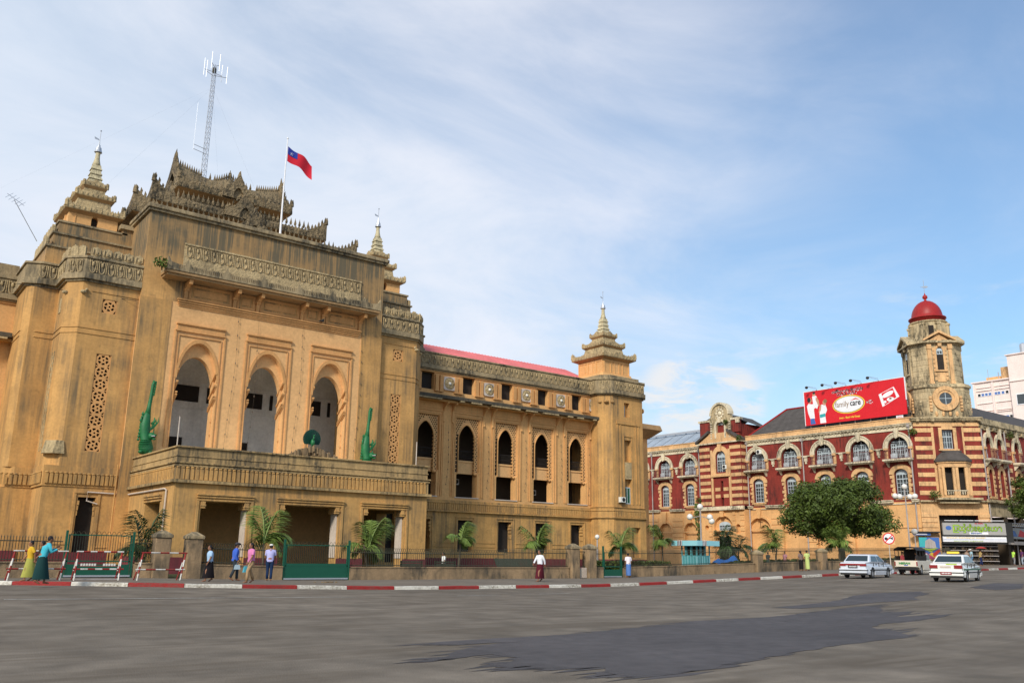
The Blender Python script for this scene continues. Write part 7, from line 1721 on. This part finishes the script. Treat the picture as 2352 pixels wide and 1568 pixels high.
# pick-up bus
t=empty('pickup_truck','cream pick-up truck with a dark canopy over its bed, passengers aboard','pick-up truck',(0,0,0),0,local=True)
mb=MB(); mb.plate(Fr((0,-.78,0),(1,0,0),(0,-1,0)),[(-2.2,.55),(-2.2,.98),(.3,.98),(.3,1.0),(.9,.98),(2.1,.88),(2.2,.5),(1.75,.4)]+[(1.35+.38*math.cos(a),.33+.38*math.sin(a)) for a in [PI*k/8 for k in range(9)]]+[(.9,.32),(-.8,.35)]+[(-1.25+.38*math.cos(a),.33+.38*math.sin(a)) for a in [PI*k/8 for k in range(9)]]+[(-1.7,.45)],[],-1.56,0); mb.build('body',M['creamc'],t,bevel=.03)
mb=MB(); mb.add([(x,s*w,z) for s in (-1,1) for x,w,z in ((.0,.72,.98),(.05,.62,1.5),(.85,.62,1.5),(1.2,.72,.98))],[(0,1,2,3),(4,5,6,7),(0,1,5,4),(1,2,6,5),(2,3,7,6)]); mb.build('cab',M['creamc'],t,bevel=.04)
mb=MB(); mb.wbox(.2,.9,-.735,.735,1.04,1.40); mb.build('cab_glass',M['glass'],t)
mb=MB()
for x in (-2.1,-1.3,-.6,-.05): mb.tube([(x,-.74,.98),(x,-.74,1.72),(x,-.5,1.9),(x,.5,1.9),(x,.74,1.72),(x,.74,.98)],.028,5)
mb.build('canopy_frame',M['blk'],t)
mb=MB(); vs=[(x,y,z) for x in (-2.25,.1) for y,z in ((-.78,1.70),(-.70,1.80),(-.48,1.93),(.48,1.93),(.70,1.80),(.78,1.70))]; mb.add(vs,[(i,i+1,i+7,i+6) for i in range(5)]); mb.add([(x,y,z-.03) for x,y,z in vs],[(i,i+1,i+7,i+6) for i in range(5)]); mb.build('canopy_roof',M['blk'],t)
mb=MB(); mb.wbox(-2.0,0,-.77,-.74,1.0,1.3); mb.wbox(-2.0,0,.74,.77,1.0,1.3); mb.wbox(-.05,0,-.7,.7,1,1.8); mb.build('canopy_side_sheet',M['hole'],t)
fb=Fr((-2.2,0,0),(0,-1,0),(-1,0,0)); mb=MB(); mb.box(fb,-.70,.70,.55,.98,0,.03); tg=mb.build('tailgate',M['creamc'],t,bevel=.01)
latin('NISSAN',fb,-.48,.72,.20,.036,M['dgreen'],tg,bold=.012,sx=1.15)
mb=MB(); mb.box(fb,-.13,.13,.62,.68,.03,.04); mb.build('plate',M['bluep'],tg)
for s in (-1,1):
    mb=MB(); mb.box(fb,min(s*.70,s*.78),max(s*.70,s*.78),.62,.90,-.05,.03); mb.build('tail_lamp',M['lamp_r'],t)
    for x in (-1.25,1.35): wheel(t,x,s*.66,.34,.18,s)
mb=MB(); mb.box(fb,-.75,.75,.36,.48,.0,.14); mb.build('rear_bumper',M['blk'],t); mb=MB(); mb.wbox(-2.1,2.0,-.6,.6,.3,.5); mb.build('chassis',M['blk'],t)
place(t,63.5,33.6,.2,1.0)
PK=t
# ---------------------------------------------------------------- PEOPLE
PM={}
def cloth(c):
    if c not in PM: PM[c]=plain('cloth_%d'%len(PM),c,.85,spec=.15)
    return PM[c]
SKIN=plain('brown_skin',(.26,.12,.065),.6); HAIR=plain('black_hair',(.012,.010,.010),.7)
def person(x,y,heading,h,label,shirt,legs,longyi=True,stride=.5,arms=(.2,-.2),elbow=.25,hair='short',hat=None,bag=None,off=.13,fine=True,bend=0,longsleeve=False,parasol=None,group=None,z=None):
    h*=1.06
    """heading: direction the person faces (radians). local frame: +x forward, +y left"""
    z=G(x,y)+off if z is None else z; t=empty('person',label,'person',(x,y,z),heading,group,local=True); k=h/1.7
    V=lambda a,b,c:Vector((a*k,b*k,c*k)); sn=math.sin(bend)
    hip=V(0,0,.90); ch=V(.02+.35*sn,0,1.28); nk=V(.03+.5*sn,0,1.44-.04*sn); hd=V(.06+.60*sn,0,1.58-.08*sn)
    B=MB(); n=8 if fine else 6
    B.tube([hip-V(0,0,.06),hip+V(0,0,.08),hip.lerp(ch,.5),ch,nk-V(0,0,.05),nk],[.13*k,.145*k,.125*k,.15*k,.10*k,.055*k],12)
    B.tube([nk-V(0,0,.03),hd-V(.01,0,.07)],[.058*k,.052*k],8)
    B.ell(hd+V(0,0,.015),(.092*k,.075*k,.115*k),14,10); B.ell(hd+V(.035,0,-.055),(.055*k,.05*k,.05*k),10,6)
    B.tube([hd+V(.082,0,.02),hd+V(.112,0,-.015),hd+V(.085,0,-.03)],[.010*k,.015*k,.010*k],5)
    for s in (-1,1): B.ell(hd+V(-.005,s*.077,.0),(.018*k,.012*k,.030*k),6,4)
    hands=[]; feet=[]
    for i,s in enumerate((1,-1)):
        sh=nk+V(-.01,s*.175,-.06); a=arms[i]; up=.27; lo=.25; el=sh+V(up*math.sin(a),s*.045,-up*math.cos(a)); e2=a+elbow+(.0 if a>0 else .1); wr=el+V(lo*math.sin(e2),-s*.02,-lo*math.cos(e2)); d=(wr-el).normalized()
        B.tube([nk+V(0,s*.06,-.05),sh,el,wr],[.055*k,.055*k,.040*k,.027*k],n)
        palm_=wr+d*.045*k; B.ell(palm_,(.030*k,.022*k,.045*k),8,6,d.to_track_quat('Z','Y').to_matrix()); side=Vector((1,0,0)) if abs(d.x)<.8 else Vector((0,0,1)); side=(side-d*side.dot(d)).normalized()
        for q,ln in enumerate((.065,.078,.072,.055)): 
            b=palm_+d*.030*k+side*(q-1.5)*.019*k; inn=Vector((0,-s,0))*.012*k; B.tube([b,b+d*ln*.5*k,b+d*ln*k+inn*1.5],[.0098*k,.0095*k,.008*k],5)
        b=palm_+side*.026*k-d*.01*k; B.tube([b,b+side*.022*k+d*.028*k,b+side*.024*k+d*.055*k],[.011*k,.010*k,.008*k],5); hands.append(palm_)
        ft=stride*(.5 if i==0 else -.5); hp=V(0,s*.09,.86); an=V(ft*.62,s*.085,.10+(.06 if ft<0 and stride>.2 else 0)); kn=hp.lerp(an,.5)+V(.05+.05*abs(stride),0,.02)
        B.tube([hp,hp.lerp(kn,.5),kn,kn.lerp(an,.45),an],[.085*k,.075*k,.052*k,.050*k,.034*k],n+2)
        pitch=.0 if ft>=0 else -.06*(stride>.2); B.tube([an+V(-.045,0,-.05),an+V(.03,0,-.055),an+V(.12,0,-.072+pitch),an+V(.17,0,-.08+pitch)],[.034*k,.037*k,.033*k,.018*k],8); feet.append(an)
    bo=B.build('body',SKIN,t,smooth=True,fix=False); r=bo.modifiers.new('skin','REMESH'); r.mode='VOXEL'; r.voxel_size=(.0125 if fine else .022); r.use_smooth_shade=True
    # shirt
    Sh=MB(); n2=12
    def loop(c,rx,ry,tilt=0): return [(c.x+rx*math.cos(2*PI*i/n2)+tilt*math.cos(2*PI*i/n2)*0,c.y+ry*math.sin(2*PI*i/n2),c.z) for i in range(n2)]
    rings=[(hip+V(0,0,-.02),.145,.178),(hip+V(0,0,.06),.15,.178),(hip.lerp(ch,.35),.135,.165),(hip.lerp(ch,.75),.15,.185),(ch+V(0,0,.04),.150,.205),(nk+V(-.01,0,-.065),.115,.185),(nk+V(0,0,-.02),.075,.085),(nk+V(0,0,.015),.062,.064)]
    vs=[];fs=[]
    for c,a,b in rings: vs+=loop(c,a*k,b*k)
    for i in range(len(rings)-1):
        for j in range(n2): fs.append((i*n2+j,i*n2+(j+1)%n2,(i+1)*n2+(j+1)%n2,(i+1)*n2+j))
    Sh.add(vs,fs)
    for i,s in enumerate((1,-1)):
        sh=nk+V(-.01,s*.175,-.06); a=arms[i]; el=sh+V(.27*math.sin(a),s*.045,-.27*math.cos(a)); e2=a+elbow+(.0 if a>0 else .1); wr=el+V(.25*math.sin(e2),-s*.02,-.25*math.cos(e2))
        pts=[nk+V(0,s*.07,-.05),sh,sh.lerp(el,.75)] if not longsleeve else [nk+V(0,s*.07,-.05),sh,el,el.lerp(wr,.85)]
        Sh.tube(pts,[.07*k,.076*k,.066*k] if not longsleeve else [.07*k,.074*k,.056*k,.045*k],10,cap=False)
    so_=Sh.build('shirt',cloth(shirt),t,smooth=True,fix=False)
    if longyi:
        Lg=MB(); fx=max(feet[0].x,feet[1].x)+.10*k; bx=min(feet[0].x,feet[1].x)-.06*k; rings=[]
        for q in range(8):
            s=q/7; zc=(.96-.80*s)*k; cx=(fx+bx)/2*s*.9; rx=.15*k*(1-s)+((fx-bx)/2+.045*k)*s if stride>.1 else .15*k+.02*k*s; ry=(.178-.02*s)*k+.02*k*math.sin(s*3); rings.append((cx,rx,ry,zc))
        vs=[];fs=[];m=16
        for cx,rx,ry,zc in rings:
            for j in range(m): a=2*PI*j/m; w=1+.035*math.cos(5*a+zc*3); vs.append((cx+rx*w*math.cos(a),ry*w*math.sin(a),zc))
        for i in range(7):
            for j in range(m): fs.append((i*m+j,i*m+(j+1)%m,(i+1)*m+(j+1)%m,(i+1)*m+j))
        Lg.add(vs,fs).build('longyi',cloth(legs),t,smooth=True,fix=False)
    else:
        Tr=MB()
        for i,s in enumerate((1,-1)):
            ft=stride*(.5 if i==0 else -.5); hp=V(0,s*.09,.90); an=feet[i]; kn=V(0,s*.09,.86).lerp(an,.5)+V(.05+.05*abs(stride),0,.02); Tr.tube([hp+V(0,0,.05),hp-V(0,0,.08),hp.lerp(kn,.5),kn,kn.lerp(an,.5),an+V(0,0,-.01)],[.10*k,.108*k,.092*k,.072*k,.068*k,.062*k],10)
        Tr.ell(hip+V(0,0,-.01),(.14*k,.165*k,.12*k),12,7); Tr.build('trousers',cloth(legs),t,smooth=True,fix=False)
    H_=MB(); M_=Matrix.Rotation(-.25,3,'Y'); H_.ell(hd+V(-.018,0,.035),(.098*k,.086*k,.102*k),12,8,M_)
    if hair=='long': H_.tube([hd+V(-.06,0,.03),hd+V(-.10,0,-.12),nk+V(-.11,0,-.12),nk+V(-.10,0,-.22)],[.07*k,.06*k,.045*k,.02*k],8)
    if hair=='bun': H_.ell(hd+V(-.115,0,.0),(.045*k,.045*k,.045*k),8,6)
    H_.build('hair',HAIR,t,smooth=True,fix=False)
    if hat: 
        m=cloth(hat); Ht=MB(); Ht.ell(hd+V(-.01,0,.075),(.105*k,.094*k,.065*k),12,6); Ht.tube([hd+V(.07,0,.065),hd+V(.17,0,.05)],[.06*k,.03*k],8); Ht.build('cap',m,t,smooth=True,fix=False)
    if bag:
        Bg=MB(); hnd=hands[1]; w,hh=bag[1]; Bg.frust(hnd.x,hnd.y,.17*w,.05,hnd.z-.16-hh,.12*w,.03,hnd.z-.14); Bg.tube([hnd+Vector((-.06,0,-.15)),hnd,hnd+Vector((.06,0,-.15))],.008,4)
        bg=Bg.build('carried_bag',cloth(bag[0]),t)
        bg['label']='bag held in the hand'
    if parasol:
        U=MB(); tp=hd+V(.1,0,.45); n3=14; vs=[tuple(tp)]; 
        for rr,dz in ((.30,-.06),(.55,-.20)): vs+=[(tp.x+rr*math.cos(2*PI*i/n3),tp.y+rr*math.sin(2*PI*i/n3),tp.z+dz) for i in range(n3)]
        fs=[(0,1+i,1+(i+1)%n3) for i in range(n3)]+[(1+i,1+(i+1)%n3,1+n3+(i+1)%n3,1+n3+i) for i in range(n3)]; 
        u=empty('umbrella','open red umbrella held over the shopper by the corner shop','umbrella',(x,y,z),heading,local=True); U.add(vs,fs).build('canopy',cloth(parasol),u,fix=False); U=MB(); U.tube([tp,hands[0]],.012,5); U.build('shaft',M['blk'],u)
    return t
RGT=0.0; LFT=PI; CAMD=-2.3
person(7.05,38.75,.05,1.72,'man in a turquoise shirt and dark green longyi walking on the kerb',(.06,.42,.52),(.012,.045,.045),stride=.55,arms=(.40,.30),elbow=1.75,bend=.22,longsleeve=True)
person(7.25,42.3,PI,1.55,'youth in a yellow shirt and yellow-green longyi walking left',(.62,.38,.03),(.36,.36,.08),stride=.5,arms=(-.5,.3),elbow=.3)
person(7.75,42.7,PI-.2,1.55,'person in olive clothes half hidden behind the turquoise-shirted man',(.14,.11,.05),(.12,.15,.03),stride=.35,arms=(.5,.2),elbow=.6,hair='bun')
person(14.5,41.3,PI,1.52,'woman in a pale blue blouse and black longyi walking left',(.34,.50,.68),(.012,.010,.012),stride=.6,arms=(.15,-.2),elbow=.3,hair='bun')
person(16.5,43.5,-.1,1.72,'man in a blue shirt, dark trousers and cap carrying a pale bag',(.05,.12,.50),(.035,.045,.055),longyi=False,stride=.55,arms=(.2,-.2),elbow=.5,hat=(.05,.05,.06),longsleeve=True,bag=((.35,.45,.5),(.9,.2)))
person(15.95,40.0,PI+.1,1.68,'woman in a pink top and tan trousers with a blue bag',(.62,.20,.40),(.36,.24,.13),longyi=False,stride=.62,arms=(.2,-.1),elbow=.35,hair='long',bag=((.08,.40,.52),(1.0,.25)))
person(18.75,44.5,1.1,1.74,'man in a lavender shirt, white cap and navy trousers standing with his back turned',(.40,.40,.66),(.015,.035,.09),longyi=False,stride=.05,arms=(.35,.25),elbow=.7,hat=(.75,.73,.68),bend=.12,hair='short')
person(34.35,41.35,PI+.15,1.70,'man in a white shirt and maroon longyi striding left past the low wall',(.74,.76,.80),(.09,.012,.02),stride=.75,arms=(-.55,.55),elbow=.15,longsleeve=True)
person(45.9,45.4,1.3,1.60,'man in a white shirt and bright blue longyi by the narrow gate',(.78,.72,.76),(.09,.19,.46),stride=.25,arms=(.1,-.1),elbow=.3,fine=False)
person(33.6,50.6,PI,1.50,'child in a white shirt behind the railing of the wing',(.75,.75,.72),(.03,.06,.04),stride=.3,fine=False,off=.16)
person(66.0,44.9,1.4,1.58,'dark-clothed figure beside the woman in pale green',(.20,.14,.12),(.015,.012,.012),stride=.2,hair='long',fine=False)
person(66.6,44.7,1.2,1.60,'woman in a pale green dress walking under the big tree',(.50,.58,.20),(.50,.58,.20),stride=.3,hair='bun',fine=False)
person(65.2,49.2,PI,1.55,'person in a white shirt behind the railing beyond the palms',(.70,.68,.66),(.05,.06,.1),stride=.4,fine=False,off=.16)
person(67.6,49.4,0,1.5,'person in dark clothes behind the railing left of the tree',(.04,.05,.05),(.03,.06,.05),stride=.3,fine=False,off=.16)
person(69.6,49.0,PI,1.5,'person in pink behind the railing left of the tree',(.55,.25,.30),(.1,.05,.05),stride=.3,fine=False,off=.16)
person(100.2,46.6,2.4,1.68,'person in a pale blue shirt and white hat by the corner shop',(.34,.50,.55),(.10,.20,.35),longyi=False,stride=.4,hat=(.8,.8,.75),fine=False)
person(99.6,45.4,-.8,1.62,'person in a tan shirt under the red umbrella',(.42,.30,.12),(.02,.03,.10),longyi=False,stride=.45,fine=False,parasol=(.40,.05,.04),arms=(1.3,.2),elbow=.9)
person(103.4,43.6,-.6,1.62,'person in a neon green top among the shoppers at the right',(.45,.75,.10),(.25,.25,.25),longyi=False,stride=.3,fine=False)
person(104.6,43.2,2.6,1.65,'person in dark purple among the shoppers at the right',(.10,.03,.10),(.30,.34,.40),longyi=False,stride=.4,fine=False,hair='long')
person(105.6,42.6,-.5,1.60,'person in a red top among the shoppers at the right',(.40,.05,.05),(.1,.08,.3),stride=.3,fine=False)
person(107.0,42.0,-2.2,1.62,'woman in a white top and purple longyi near the right edge',(.75,.72,.78),(.12,.07,.35),stride=.2,hair='bun',fine=False)
person(108.4,41.2,-2.4,1.62,'woman in a pink top with purple longyi at the right edge',(.60,.35,.45),(.10,.06,.28),stride=.2,hair='bun',fine=False)
person(99.0,51.6,-2.5,1.62,'person in a white shirt before the coloured poster',(.72,.72,.72),(.1,.1,.12),stride=.2,fine=False)
person(101.5,50.2,-2.2,1.62,'person in grey before the coloured poster, nearer the shop',(.35,.33,.32),(.08,.1,.12),stride=.2,fine=False)
person(103.4,48.6,-2.0,1.62,'customer in a brown shirt in front of the shop counter',(.34,.24,.18),(.10,.12,.22),longyi=False,stride=.1,fine=False)
# passengers in the pick-up (they ride in it, so things of their own)
for i,(a,b,c,l) in enumerate(((-1.5,.45,(.30,.05,.06),'passenger in dark red seated at the rear of the pick-up'),(-1.0,-.45,(.14,.12,.12),'passenger in grey seated inside the pick-up canopy'))):
    p=PK.matrix_basis@Vector((a,b,.55)); pr=person(p.x,p.y,PK.rotation_euler.z+(-PI/2 if b>0 else PI/2),1.5,l,c,(.05,.05,.06),stride=.05,fine=False,z=p.z-.55)
